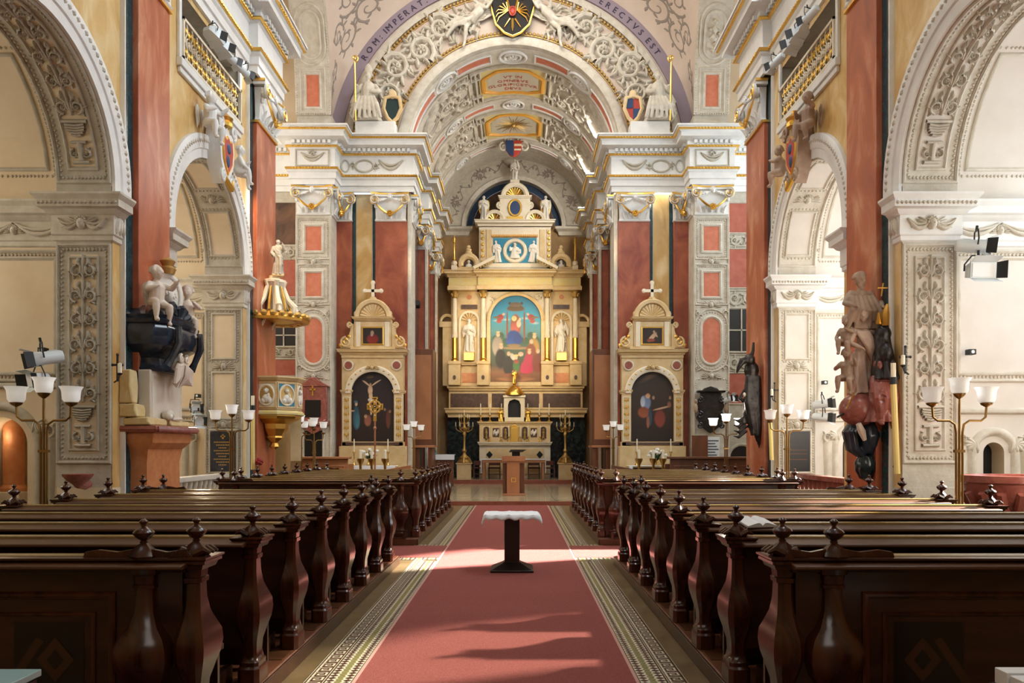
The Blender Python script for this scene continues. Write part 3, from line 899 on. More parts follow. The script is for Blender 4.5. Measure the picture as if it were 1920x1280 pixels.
# ------------------------------------------------------------------ transept, crossing, far wall
def far_side(s):
    nm = 'left' if s < 0 else 'right'
    root = thing('wall_transept_' + nm, 'far wall of the %s transept with stucco frames and red panels' % nm, 'wall', kind='structure')
    YT, YP = 24.15, 23.55
    b = MB()
    b.box(s * 6.6, s * 11.6, YT, YT + .3, 0, 11.3)
    b.build('wall_surface', 'stucco_grey', root, flat=True)
    b = MB()
    b.box(s * 11.5, s * 11.8, 18.0, 24.5, 0, 16.5)
    b.box(s * W, s * 11.6, 17.75, 18.04, 0, 11.3)
    b.box(s * 5.5, s * 11.8, 17.75, 18.04, 11.3, 16.5)
    b.box(s * 6.6, s * 11.8, YT, YT + .3, 11.3, 16.5)
    b.box(s * 6.6, s * 11.8, 17.7, 24.6, 16.3, 16.5)
    b.build('transept_shell', 'cream', root, flat=True)
    St = lambda u_, v_, h_=0: (s * (6.65 + u_), YT - h_, v_)
    o, r_, d_, pc = MB(), MB(), MB(), MB()
    z = lambda py: 1.65 + (836 - py) * YT / 1440
    if s < 0:
        reds, wins, rel, pics = ((557, 486), (705, 673)), ((650, 607),), ((484, 462), (582, 560), (668, 652)), ((458, 380),)
    else:
        reds, wins, rel, pics = ((437, 380), (540, 466), (757, 699)), ((660, 578),), ((462, 440), (575, 545), (695, 665)), ()
    for lo, hi in reds:
        gridpanel(r_, St, .12, .98, z(lo), z(hi), 1, 1, .004)
        frame(o, St, rect(.10, 1.0, z(lo), z(hi)), .05, .03)
    for lo, hi in rel:
        zz = (z(lo) + z(hi)) / 2
        hh = (z(hi) - z(lo))
        for q in (-1, 1):
            scroll(o, St, .55 + q * .22, zz, hh * .45, 0, q, .05, 1.3, 5)
        frame(o, St, rect(.08, 1.02, z(lo), z(hi)), .04, .03)
    for lo, hi in wins:
        gridpanel(d_, St, .10, .98, z(lo), z(hi), 1, 1, -.0 + .006)
        frame(o, St, rect(.10, .98, z(lo), z(hi)), .07, .05)
        o.box(s * 6.75, s * 7.63, YT - .04, YT, (z(lo) + z(hi)) / 2 - .02, (z(lo) + z(hi)) / 2 + .02)
        o.box(s * 7.17, s * 7.21, YT - .04, YT, z(lo), z(hi))
    o.build('stucco_relief', 'stucco_grey', root, 40)
    r_.build('red_panel', 'transept_red', root, flat=True)
    d_.build('window_pane', 'void', root, flat=True)
    if s < 0:
        gridpanel(pc, St, .10, .98, z(458), z(380), 1, 1, .01)
        pc.build('wall_painting', 'fresco', root, flat=True)
    else:
        dv = MB()
        arch_pts = [(.15, .12), (.95, .12), (.95, 1.3)] + [(.55 + .4 * math.cos(a), 1.3 + .4 * math.sin(a)) for a in [PI * i / 12 for i in range(1, 12)]] + [(.15, 1.3)]
        panel(dv, St, arch_pts, .012)
        dv.build('dark_doorway', 'void', root, flat=True)
        o = MB(); frame(o, St, arch_pts, .1, .05); o.build('doorway_moulding', 'stucco_grey', root)
    # transept jamb pilaster
    p = MB()
    p.box(s * 5.55, s * 6.65, YP, 24.45, 0, 9.64)
    p.box(s * 5.58, s * 6.62, YP + .05, 24.4, 11.28, 11.85)
    jamb = p.build('jamb_pilaster', 'stucco', root, flat=True)
    Sp = lambda u_, v_, h_=0: (s * (5.55 + u_), YP - h_, v_)
    o, f_ = MB(), MB()
    for v0, v1 in ((7.60, 8.42), (6.20, 7.0)):
        gridpanel(f_, Sp, .27, .83, v0, v1, 1, 1, .004)
        frame(o, Sp, rect(.27, .83, v0, v1), .09, .04)
        beads(o, Sp, rect(.12, .98, v0 - .15, v1 + .15), .06, .032, .025)
        frame(o, Sp, rect(.06, 1.04, v0 - .21, v1 + .21), .05, .035)
    sd = stadium(.24, .86, 4.15, 5.62)
    panel(f_, Sp, sd, .004)
    frame(o, Sp, sd, .09, .04)
    beads(o, Sp, stadium(.10, 1.0, 4.01, 5.76), .06, .032, .025)
    frame(o, Sp, stadium(.05, 1.05, 3.94, 5.84), .05, .035)
    for zz in (7.30, 5.98, 3.80):
        cherub(o, Sp, .55, zz, .10, .08, 2.6)
    for zz in (5.72, 4.05):
        for q in (-1, 1):
            scroll(o, Sp, .55 + q * .42, zz, .09, 0, q, .05, 1.2, 4)
    frame(o, Sp, rect(.03, 1.07, .9, 8.66), .05, .04)
    beads(o, Sp, rect(.06, 1.04, 1.0, 3.7), .07, .035, .02)
    v0, v1 = (1.35, 2.1) if s < 0 else (2.35, 3.3)
    gridpanel(f_, Sp, .30, .80, v0, v1, 1, 1, .004)
    frame(o, Sp, rect(.25, .85, v0 - .05, v1 + .05), .08, .04)
    o.build('stucco_relief', 'stucco', jamb, 40)
    f_.build('orange_field', 'orange', jamb, flat=True)
    if s < 0:
        b = MB(); b.box(-6.37, -5.83, YP - .03, YP, 1.33, 2.12); b.build('dark_plaque', 'void', jamb, bev=.006)
    capital(root, s * 6.10, YP, 8.72, 1.06, 0)
    capital(root, s * 5.55, 23.9, 8.72, .62, PI / 2 * -s)
    # far wall of the crossing (beside the chancel arch)
    b = MB(); b.box(s * 3.3, s * 5.57, 24.4, 24.7, 0, 9.64); b.build('marble_facing', 'yellow_marble', root, flat=True)
    b = MB(); b.box(s * 3.32, s * 4.33, 24.22, 24.42, .118, 8.74); b.build('pilaster', 'dark_red_marble', root, bev=.01)
    b = MB(); b.box(s * 5.08, s * 5.56, 24.22, 24.42, .118, 8.74); b.build('pilaster', 'dark_red_marble', root, bev=.01)
    for a, e in ((4.33, 4.44), (4.97, 5.08)):
        b = MB(); b.box(s * a, s * e, 24.36, 24.41, .118, 9.6); b.build('green_strip', 'green_marble', root)
    b = MB(); b.box(s * 4.44, s * 4.46, 24.35, 24.41, .118, 9.6); b.box(s * 3.20, s * 3.32, 24.25, 25.2, .118, 9.64); b.build('white_fillet', 'stucco', root, bev=.01)
    capital(root, s * 3.84, 24.22, 8.72, 1.0, 0)
    capital(root, s * 5.36, 24.22, 8.72, .62, 0)
    capital(root, s * 3.2, 24.75, 8.72, .80, PI / 2 * -s)
    # chancel side
    b = MB(); b.box(s * 3.42, s * 3.7, 24.4, 34.3, .1, 11.35); b.build('chancel_wall', 'brown_panel', root, flat=True)
    for a, e, x in ((27.7, 28.6, 3.12), (31.6, 32.3, 3.18)):
        b = MB(); b.box(s * x, s * 3.45, a, e, .118, 8.74); b.build('pilaster', 'dark_red_marble', root, bev=.01)
        b = MB(); b.box(s * (x - .03), s * (x + .06), a - .05, a + .16, .118, 8.74); b.build('white_edge', 'stucco', root, bev=.01)
        capital(root, s * x, (a + e) / 2, 8.72, .80, PI / 2 * -s)
        capital(root, s * (x + .17), a, 8.72, .34, 0)
    path = [(s * 11.4, YT), (s * 6.72, YT), (s * 6.72, YP - .06), (s * 5.48, YP - .06), (s * 5.48, 24.18), (s * 3.17, 24.18), (s * 3.17, 25.25), (s * 3.4, 25.25),
            (s * 3.4, 27.65), (s * 3.1, 27.65), (s * 3.1, 28.65), (s * 3.4, 28.65), (s * 3.4, 31.55), (s * 3.14, 31.55), (s * 3.14, 32.35), (s * 3.4, 32.35), (s * 3.4, 34.0)]
    e = entablature(root, 'entablature', path, -s)
    # frieze reliefs and gilded garlands
    o = MB()
    Sz = lambda u_, v_, h_=0: (s * u_, YP - .13 - h_, v_)
    swag(o, Sz, 5.75, 6.45, 10.60, .24, .05, .05); scroll(o, Sz, 6.1, 10.55, .1, 0, 1, .05)
    frame(o, Sz, rect(5.6, 6.6, 10.2, 10.68), .05, .03)
    Sz2 = lambda u_, v_, h_=0: (s * u_, 24.11 - h_, v_)
    swag(o, Sz2, 3.45, 4.2, 10.62, .28, .06, .06)
    frame(o, Sz2, oval(4.65, 10.43, .28, .18), .06, .04)
    for q in (-1, 1):
        scroll(o, Sz2, 4.65 + q * .36, 10.43, .10, 0, q, .05)
    frame(o, Sz2, oval(5.25, 10.43, .12, .18), .05, .04)
    o.build('frieze_relief', 'stucco_grey', e, 40)
    # transept arch soffit
    zc, aa, bb = 11.8, 2.62, 4.4
    def Sa(u_, v_, h_=0):
        sn = max(0, min(1, (v_ - zc) / bb))
        cs = math.sqrt(1 - sn * sn)
        return (s * (5.55 + u_), 20.9 + (aa - h_) * cs, v_ - h_ * sn * .5)
    so, f_, o = MB(), MB(), MB()
    gridpanel(so, Sa, 0, 1.1, zc, zc + bb, 2, 24)
    Sm = lambda u_, v_, h_=0: (Sa(u_, v_)[0], 41.8 - Sa(u_, v_)[1], Sa(u_, v_)[2])
    gridpanel(so, Sm, 0, 1.1, zc, zc + bb, 2, 12)
    so.build('arch_soffit', 'stucco', root, 60)
    gridpanel(f_, Sa, .32, .78, 12.0, 13.0, 1, 6, .006)
    frame(o, Sa, rect(.32, .78, 12.0, 13.0, 5), .08, .04)
    frame(o, Sa, rect(.18, .92, 11.86, 13.15, 5), .05, .03)
    beads(o, Sa, rect(.05, 1.05, 11.82, 16.0, 14), .07, .03, .03)
    frame(o, Sa, stadium(.26, .84, 13.42, 14.62), .08, .04)
    frame(o, Sa, stadium(.12, .98, 13.25, 14.80), .06, .04)
    if s > 0:
        ell_ = [(.55, 14.36, .09), (.55, 14.15, .14), (.52, 13.95, .13), (.58, 13.78, .10), (.50, 13.62, .07), (.42, 14.15, .07), (.68, 14.05, .07)]
        for a_, b_, r0 in ell_:
            beads(o, Sa, [(a_ - .01, b_), (a_ + .01, b_)], .1, r0, .10, False)
    gridpanel(f_, Sa, .32, .78, 15.0, 15.8, 1, 6, .006)
    frame(o, Sa, rect(.32, .78, 15.0, 15.8, 5), .08, .04)
    f_.build('orange_field', 'orange', root, flat=True)
    o.build('stucco_relief', 'stucco', root, 40)
    # pendentive with painted vine
    PA, PR = 10.85, 5.80
    def Sq(u_, v_, h_=0):
        """u 0 at the great arch .. 1 at the transept arch, v 0 springing .. 1 crown"""
        f0 = math.asin((11.6 - PA) / PR)
        f = f0 + (PI / 2 - f0) * v_
        A = Vector((s * (PR - h_) * math.cos(f), 24.25, PA + (PR - h_) * math.sin(f)))
        t = PI / 2 * v_
        B = Vector((s * 5.55, 20.9 + (aa + .02) * math.cos(t), zc + bb * math.sin(t)))
        P = A.lerp(B, u_)
        bul = math.sin(PI * u_) * math.sin(PI * min(1, v_)) * .35 - h_
        return tuple(P + Vector((s * .5, .3, .6)) * bul)
    q_ = MB()
    gridpanel(q_, Sq, 0, 1, 0, 1, 10, 24)
    T0 = q_.v[:]
    q_.add([(x, 41.8 - y, z_) for x, y, z_ in T0], [tuple(reversed(fc)) for fc in q_.f])
    pen = q_.build('pendentive', 'pink_plaster', root, 60)
    o = MB()
    for k, (uu, vv, rr) in enumerate(((.5, .20, .09), (.38, .34, .12), (.62, .34, .10), (.3, .5, .12), (.6, .5, .13), (.45, .64, .12), (.75, .62, .10), (.22, .66, .1), (.5, .12, .05))):
        Sq2 = lambda a_, b_, h_=0: Sq(uu + (a_ - uu) * 2.2, b_, h_)
        p = spiral(uu, vv, rr * .62, k * 1.3, 1.5, 1 if k % 2 else -1, 24)
        ridge(o, Sq2, p, taper(len(p), .008, .5), .012)
        for j in range(8):
            i_ = 1 + j * 2
            leaf(o, Sq2, p[i_][0], p[i_][1], j * 1.1 + k, .035, .008, .012)
    o.build('painted_vine', 'painted_vine', pen)
    return root

TL = far_side(-1)
TR = far_side(1)

# ------------------------------------------------------------------ crossing arch, chancel arch and vaults
CZ, RV = 10.92, 3.42
cl = thing('ceiling', 'stuccoed chancel arch and barrel vault with gilt octagons', 'ceiling', kind='structure')
b = MB()
n = 48
a0 = math.asin((11.28 - CZ) / 3.62)
AX, AZ, AY = (1, 0, 0), (0, 0, 1), (0, 1, 0)
C0 = (0, 24.3, CZ)
b.arc([(3.42, 0), (5.75, 0)], (0, 24.32, CZ), AX, AZ, AY, 0, PI, n, False)
b.build('arch_face', 'pink_plaster', cl, flat=True)
b = MB()
b.arc([(3.40, .15), (3.40, -.06), (3.46, -.08), (3.60, -.08), (3.66, -.05), (3.66, .05)], C0, AX, AZ, AY, 0, PI, n)
b.arc([(5.10, .05), (5.10, -.05), (5.18, -.06), (5.30, -.04), (5.30, .05)], C0, AX, AZ, AY, 0, PI, n)
b.build('arch_moulding', 'stucco', cl, 30)
b = MB()
b.arc([(5.42, .03), (5.42, -.05), (5.80, -.05), (5.80, .03)], (0, 24.3, 10.85), AX, AZ, AY, 0, PI, n)
pb = b.build('inscription_band', 'purple', cl, 30)
b = MB()
for rr, k in ((5.04, 130), (3.80, 96)):
    for i in range(k):
        a = PI * (i + .5) / k
        if rr * math.sin(a) + CZ < 11.35:
            continue
        b.ell((rr * math.cos(a), 24.28, CZ + rr * math.sin(a)), (.055, .05, .055), 6, 4)
    b.arc([(rr - .07, .02), (rr - .05, -.02), (rr - .07, -.02)], C0, AX, AZ, AY, a0, PI - a0, n)
b.build('gilt_beading', 'old_gold', cl)
# scroll relief between the rings: S(u = arc angle * 4.45, v = radius)
SR = lambda u_, v_, h_=0: (v_ * math.sin(u_ / 4.45), 24.31 - h_, CZ + v_ * math.cos(u_ / 4.45))
b = MB()
for q in (-1, 1):
    for k, (uu, rr) in enumerate(((1.55, .30), (2.35, .42), (3.25, .46), (4.2, .45), (5.05, .36))):
        vv = 4.45 + (.12 if k % 2 else -.12)
        scroll(b, SR, q * uu, vv, rr, PI / 2 * (1 if k % 2 else -1), q * (1 if k % 2 else -1), .15, 1.7, 8)
        leaf(b, SR, q * (uu - .4), vv + .3, .6 if q > 0 else 2.5, .45, .07, .08, q)
        leaf(b, SR, q * (uu - .4), vv - .3, -.6 if q > 0 else 3.7, .45, .07, .08, -q)
        for j in range(6):
            leaf(b, SR, q * (uu + .3 * math.cos(j)), vv + .42 * math.sin(j * 1.7), j * 1.3, .26, .05, .12, 1)
rn = random.Random(5)
for k in range(150):
    uu, vv = rn.uniform(1.1, 5.5) * rn.choice((-1, 1)), rn.uniform(3.98, 4.92)
    leaf(b, SR, uu, vv, rn.uniform(0, 6.28), rn.uniform(.2, .38), .05, .10, rn.uniform(-2, 2))
b.build('acanthus_relief', 'stucco', cl, 40)

def glyphs(txt, size, depth):
    out = []
    for ch in txt:
        if ch == ' ':
            out.append((None, size * .32)); continue
        c = bpy.data.curves.new('t', 'FONT')
        c.body = ch; c.size = size; c.extrude = depth; c.resolution_u = 2
        o = bpy.data.objects.new('t', c)
        COL.objects.link(o)
        me = bpy.data.meshes.new_from_object(o.evaluated_get(bpy.context.evaluated_depsgraph_get()))
        vs = [v.co.copy() for v in me.vertices]
        fs = [tuple(p.vertices) for p in me.polygons]
        bpy.data.objects.remove(o); bpy.data.meshes.remove(me); bpy.data.curves.remove(c)
        wd = (max(v.x for v in vs) if vs else 0) + size * .10
        out.append(((vs, fs), wd))
    return out

def text_on(mb, S, txt, u, v, size, depth=.008, centre=True, spread=1.0):
    g = glyphs(txt, size, depth)
    tot = sum(wd for _, wd in g) * spread
    x = u - tot / 2 if centre else u
    for gl, wd in g:
        if gl:
            mb.add([S(x + p.x, v + p.y, p.z + depth) for p in gl[0]], gl[1])
        x += wd * spread

b = MB()
SI = lambda u_, v_, h_=0: ((5.50 + v_) * math.sin(u_ / 5.5), 24.245 - h_, 10.85 + (5.50 + v_) * math.cos(u_ / 5.5))
text_on(b, SI, 'ROM: IMPERAT: FERD:', -3.55, 0, .27, .006, True, 1.35)
text_on(b, SI, 'ROG: ERECTVS EST', 3.55, 0, .27, .006, True, 1.45)
b.build('inscription', 'lettering', pb, flat=True)

# chancel barrel vault
b = MB()
b.arc([(RV, 24.3), (RV, 34.2)], (0, 0, CZ), AX, AZ, AY, -.1, PI + .1, n, False)
b.build('barrel_vault', 'stucco', cl, 60)
SV = lambda u_, v_, h_=0: ((RV - h_) * math.sin(v_ / RV), u_, CZ + (RV - h_) * math.cos(v_ / RV))   # u = Y, v = arc length from the crown
o, f_, g_, wv, ins = MB(), MB(), MB(), MB(), MB()
for (ya, yb) in ((24.45, 25.30), (27.95, 28.70), (31.75, 32.35)):
    b = MB()
    b.arc([(RV + .02, ya), (RV - .05, ya), (RV - .08, ya + .06), (RV - .08, yb - .06), (RV - .05, yb), (RV + .02, yb)], (0, 0, CZ), AX, AZ, AY, 0, PI, n)
    rib = b.build('vault_rib', 'stucco', cl, 60)
    S8 = lambda u_, v_, h_=0: SV(u_, v_, h_ + .08)
    oo, ff = MB(), MB()
    for v0, v1 in ((.75, 1.95), (2.95, 4.6)):
        for q in (-1, 1):
            gridpanel(ff, S8, ya + .2, yb - .2, q * v0, q * v1, 1, 8, .006)
            frame(oo, S8, rect(ya + .2, yb - .2, min(q * v0, q * v1), max(q * v0, q * v1), 6), .07, .04)
    for q in (-1, 0, 1):
        rr = (yb - ya) * .42
        frame(oo, S8, oval((ya + yb) / 2, q * 2.45, rr, rr * 1.25), .09, .06)
        frame(oo, S8, oval((ya + yb) / 2, q * 2.45, rr * .6, rr * .75), .07, .06)
        for j in range(8):
            leaf(oo, S8, (ya + yb) / 2, q * 2.45, j * PI / 4, rr * .5, .05, .08, .1)
    oo.build('stucco_frame', 'white', rib, 40)
    ff.build('orange_field', 'orange', rib, flat=True)
def octagon(y0, y1, hw):
    d = .32
    return [(y0, -hw + .5), (y0 + d, -hw), (y1 - d, -hw), (y1, -hw + .5), (y1, hw - .5), (y1 - d, hw), (y0 + d, hw), (y0, hw - .5)]
for ci, (y0, y1) in enumerate(((25.75, 27.5), (29.2, 31.2))):
    gridpanel(wv, SV, y0 - .12, y1 + .12, -1.2, 1.2, 1, 10, .05)
    oc = octagon(y0 + .1, y1 - .1, 1.05)
    def dens(pl, k=4):
        return [(a[0] + (c_[0] - a[0]) * i / k, a[1] + (c_[1] - a[1]) * i / k) for a, c_ in zip(pl, pl[1:] + pl[:1]) for i in range(k)]
    frame(g_, lambda a_, b_, h_=0: SV(a_, b_, h_ + .055), dens(oc), .16, .05)
    oi = [(.5 * (y0 + y1) + (a_ - .5 * (y0 + y1)) * .86, b_ * .88) for a_, b_ in oc]
    S5 = lambda a_, b_, h_=0: SV(a_, b_, h_ + .06)
    vs = []
    for j in range(13):
        bb_ = -.9 + 1.8 * j / 12
        half = (y1 - y0) * .43 * min(1, (1.25 - abs(bb_)) / .75)
        vs.append(((y0 + y1) / 2 - half, (y0 + y1) / 2 + half, bb_))
    for p_, q_ in zip(vs[:-1], vs[1:]):
        ins.add([S5(p_[0], p_[2]), S5(p_[1], p_[2]), S5(q_[1], q_[2]), S5(q_[0], q_[2])], [(0, 1, 2, 3)])
    # outer white frame with ears
    frame(o, SV, dens(rect(y0 - .2, y1 + .2, -1.32, 1.32), 6), .10, .10)
    for q in (-1, 1):
        for w_ in (-1, 1):
            frame(o, SV, rect((y0 if w_ < 0 else y1) - .22, (y0 if w_ < 0 else y1) + .22, q * 1.32 - .16, q * 1.32 + .16), .09, .12)
        # relief groups beside the octagons: cartouche, reclining figure mass, scrolls
        yc_ = (y0 + y1) / 2
        scroll(o, SV, y0 + .25, q * 1.9, .38, 0, q, .12, 1.6, 8)
        scroll(o, SV, y1 - .25, q * 1.9, .38, PI, -q, .12, 1.6, 8)
        scroll(o, SV, yc_, q * 2.55, .42, 0, q, .12, 1.6, 8)
        frame(o, SV, oval(yc_, q * 3.45, .55, .48), .12, .09)
        frame(o, SV, oval(yc_, q * 4.35, .70, .40), .10, .07)
        for j in range(10):
            leaf(o, SV, yc_ + .75 * math.cos(j * .63), q * 2.9 + .8 * math.sin(j * .63), j * .63 + 1.2, .5, .09, .12, 1.1)
        frame(o, SV, rect(y0 - .25, y1 + .25, min(q * 1.6, q * 4.9), max(q * 1.6, q * 4.9), 8), .09, .06)
o.build('stucco_relief', 'stucco', cl, 40)
wv.build('gilt_field', 'gilt_panel', cl, 60)
g_.build('octagon_frame', 'gilt_orange', cl, 40)
fi = ins.build('inscription_field', 'inscription_field', cl, 60)
b = MB()
for i, tx in enumerate(('VT IN', 'OMNIBVS', 'GLORIFICETVR', 'DEVS')):
    text_on(b, lambda u_, v_, h_=0: SV(26.36 + i * .28 - v_, u_, h_ + .062), tx, 0, 0, .24, .004)
b.build('inscription', 'shield_red', fi, flat=True)
b = MB()
S5 = lambda a_, b_, h_=0: SV(a_, b_, h_ + .06)
b.ell(S5(30.2, 0, .03), .09, 8, 5)
for k in range(28):
    a = 2 * PI * k / 28
    r1 = (.55, .75)[k % 2]
    ridge(b, S5, [(30.2 + .12 * math.cos(a), .12 * math.sin(a)), (30.2 + r1 * math.cos(a), r1 * math.sin(a))], [.022, .008], .02)
b.build('sunburst', 'old_gold', fi)

# chancel back wall with lunette
YB = 34.0
bw = thing('wall_back', 'ochre chancel end wall with painted lunette under the vault', 'wall', kind='structure')
b = MB(); b.box(-3.45, 3.45, YB, YB + .3, 0, 11.4); b.build('wall_surface', 'ochre', bw, flat=True)
b = MB()
b.arc([(2.12, YB), (3.45, YB)], (0, 0, 11.3), AX, AZ, AY, 0, PI, 40, False)
b.arc([(2.12, YB), (2.12, YB + .35)], (0, 0, 11.3), AX, AZ, AY, 0, PI, 40, False)
b.build('lunette_surround', 'stucco_grey', bw, 60)
b = MB()
b.arc([(0.01, YB + .35), (1.85, YB + .35)], (0, 0, 11.3), AX, AZ, AY, 0, PI, 40, False)
b.build('lunette_fresco', 'fresco', bw, flat=True)
b = MB()
b.arc([(1.85, YB + .34), (2.12, YB + .34)], (0, 0, 11.3), AX, AZ, AY, 0, PI, 40, False)
b.build('lunette_border', 'navy', bw, flat=True)
b = MB()
SL = lambda u_, v_, h_=0: (v_ * math.sin(u_ / 2.8), YB - h_, 11.3 + v_ * math.cos(u_ / 2.8))
b.arc([(2.12, 0), (2.12, -.06), (2.3, -.08), (2.36, 0)], (0, YB, 11.3), AX, AZ, AY, 0, PI, 40)
b.arc([(3.2, 0), (3.2, -.05), (3.45, -.05), (3.45, 0)], (0, YB, 11.3), AX, AZ, AY, 0, PI, 40)
b.build('lunette_moulding', 'stucco', bw, 30)
b = MB()
p = [(-4.2 + 8.4 * i / 120, 2.78 + .16 * math.sin(i * .62)) for i in range(121)]
ridge(b, SL, p, .02, .02)
for i in range(0, 120, 3):
    leaf(b, SL, p[i][0], p[i][1], i * 1.9, .16, .05, .02)
for i in (-3.2, -1.6, 1.6, 3.2):
    scroll(b, SL, i, 2.78, .2, 0, 1, .03, 1.2, 8)
b.build('painted_vine', 'painted_vine', bw)
b = MB()
prf = [(0, 10.9), (.12, 10.95), (.16, 11.1), (.28, 11.2), (.28, 11.3), (0, 11.3)]
for s in (-1, 1):
    b.sweep([(s * 2.1, YB + .3), (s * 2.1, YB), (s * 3.4, YB)], prf, s)
b.build('ledge', 'stucco', bw, 30)
# nave vault, west wall and crossing cap (over and behind the frame)
b = MB()
b.arc([(5.75, -7), (5.75, 18.0)], (0, 0, 11.35), AX, AZ, AY, 0, PI, 24, False)
nv = tag(b.build('ceiling_nave', 'cream', None, 60), 'cream barrel vault over the nave', 'ceiling', kind='structure')
b = MB(); b.box(-10.4, 10.4, -7.3, -7, 0, 17.2)
tag(b.build('wall_west', 'cream', None, flat=True), 'cream entrance wall at the west end of the nave', 'wall', kind='structure')
b = MB(); b.box(-6.5, 6.5, 17.2, 24.6, 16.75, 17.0)
b.arc([(5.7, 17.74), (9, 17.74)], (0, 0, 11.35), AX, AZ, AY, 0, PI, 24, False)
b.arc([(5.75, 24.4), (9, 24.4)], (0, 0, CZ), AX, AZ, AY, 0, PI, 24, False)
tag(b.build('ceiling_crossing', 'cream', None, flat=True), 'cream cap of the vault above the crossing', 'ceiling', kind='structure')

# ================================================================== FIGURES
def face(mb, c, r, yaw=0.0, pitch=0.0, beard=False, hair=1.0):
    """head of half-height r at c, looking to -Y turned by yaw"""
    R = Matrix.Rotation(yaw, 4, 'Z') @ Matrix.Rotation(pitch, 4, 'X')
    old = mb.T
    mb.T = (old if old is not None else Matrix()) @ Matrix.Translation(Vector(c)) @ R
    mb.ell((0, 0, 0), (r * .72, r * .86, r), 12, 8)
    mb.ell((0, -r * .25, -r * .55), (r * .45, r * .5, r * .42), 10, 6)
    mb.tube([(0, -r * .80, r * .12), (0, -r * 1.02, -r * .18), (0, -r * .8, -r * .25)], [r * .10, r * .15, r * .06], 6)
    mb.ell((0, -r * .72, r * .22), (r * .5, r * .18, r * .08), 8, 5)
    mb.ell((0, -r * .78, -r * .45), (r * .22, r * .1, r * .08), 8, 5)
    for q in (-1, 1):
        mb.ell((q * r * .28, -r * .76, r * .04), (r * .12, r * .1, r * .08), 6, 4)
        mb.ell((q * r * .72, r * .02, -r * .05), (r * .09, r * .16, r * .22), 6, 4)
        mb.ell((q * r * .38, -r * .58, -r * .26), (r * .22, r * .2, r * .2), 6, 4)
    for k in range(int(11 * hair)):
        a = PI * (k / 10.0)
        for t in (0, 1, 2):
            mb.ell((r * .76 * math.cos(a), r * (.1 + .3 * t), r * (.25 + .72 * math.sin(a) - .12 * t)), r * .25, 6, 4)
    if beard:
        for k in range(5):
            mb.ell((r * .2 * (k - 2), -r * .55, -r * (1.0 - .12 * abs(k - 2))), (r * .2, r * .22, r * .42), 6, 4)
    mb.T = old

def hand(mb, wrist, d, s, up=(0, 0, 1), curl=.5):
    """palm and five separate fingers from the wrist along d"""
    wrist, d = Vector(wrist), Vector(d).normalized()
    side = d.cross(Vector(up))
    side = side.normalized() if side.length > 1e-4 else Vector((1, 0, 0))
    nrm = side.cross(d)
    pc = wrist + d * s * .5
    mb.tube([wrist, wrist + d * s * .3, pc + d * s * .3], [s * .22, s * .34, s * .32], 7)
    for k in range(4):
        b = pc + d * s * .25 + side * s * .22 * (k - 1.5)
        L = s * (.62, .74, .70, .52)[k]
        mb.tube([b, b + d * L * .5 - nrm * L * .12 * curl, b + d * L * .85 - nrm * L * .5 * curl, b + d * L * (1 - .4 * curl) - nrm * L * .85 * curl], [s * .12, s * .11, s * .10, s * .07], 5)
    b = wrist + d * s * .25 - side * s * .3
    mb.tube([b, b + d * s * .25 - side * s * .22, b + d * s * .55 - side * s * .2], [s * .13, s * .12, s * .08], 5)

def limb(mb, a, b, c, r0, r1, r2, n=8):
    a, b, c = Vector(a), Vector(b), Vector(c)
    mb.tube([a, a.lerp(b, .35), a.lerp(b, .8), b, b.lerp(c, .3), b.lerp(c, .75), c], [r0, r0 * 1.05, r1 * 1.05, r1, r1 * 1.08, (r1 + r2) / 2, r2], n)
    mb.ell(a, r0, n, 5); mb.ell(b, r1, n, 5)

def nude(mb, J, k=1.0, chub=1.0, yaw=0.0, pitch=0.0, hair=1.0, beard=False, hands=True):
    """a posed body: joints J, k = body scale in metres of head half-height * 8"""
    h = .075 * k
    pel, che, nk = Vector(J['pelvis']), Vector(J['chest']), Vector(J['neck'])
    mid = pel.lerp(che, .5) + Vector(J.get('belly', (0, -.02 * k, 0)))
    mb.tube([pel + (pel - mid).normalized() * .06 * k, pel, mid, che, che.lerp(nk, .65), nk], [.07 * k * chub, .105 * k * chub, .10 * k * chub, .105 * k * chub, .06 * k * chub, .038 * k * chub], 12)
    mb.tube([nk, Vector(J['head'])], .038 * k * chub, 8)
    face(mb, J['head'], h * J.get('hs', 1.42), yaw, pitch, beard, hair)
    for q in 'lr':
        sh, el, ha = J[q + 'sh'], J[q + 'el'], J[q + 'ha']
        limb(mb, sh, el, ha, .046 * k * chub, .036 * k * chub, .026 * k * chub)
        mb.tube([che, sh], [.08 * k * chub, .046 * k * chub], 8)
        if hands:
            hand(mb, ha, Vector(ha) - Vector(el), .06 * k)
        if q + 'kn' in J:
            hp, kn, an = J[q + 'hip'], J[q + 'kn'], J[q + 'an']
            limb(mb, hp, kn, an, .066 * k * chub, .048 * k * chub, .030 * k * chub)
            mb.tube([pel, hp], [.09 * k * chub, .066 * k * chub], 8)
            d = Vector(J.get(q + 'to', (0, -.1 * k, -.02 * k)))
            an = Vector(an)
            mb.tube([an, an + d * .25 + Vector((0, 0, -.03 * k)), an + d * .8 + Vector((0, 0, -.035 * k)), an + d * 1.1 + Vector((0, 0, -.035 * k))], [.03 * k * chub, .034 * k * chub, .03 * k * chub, .014 * k], 7)

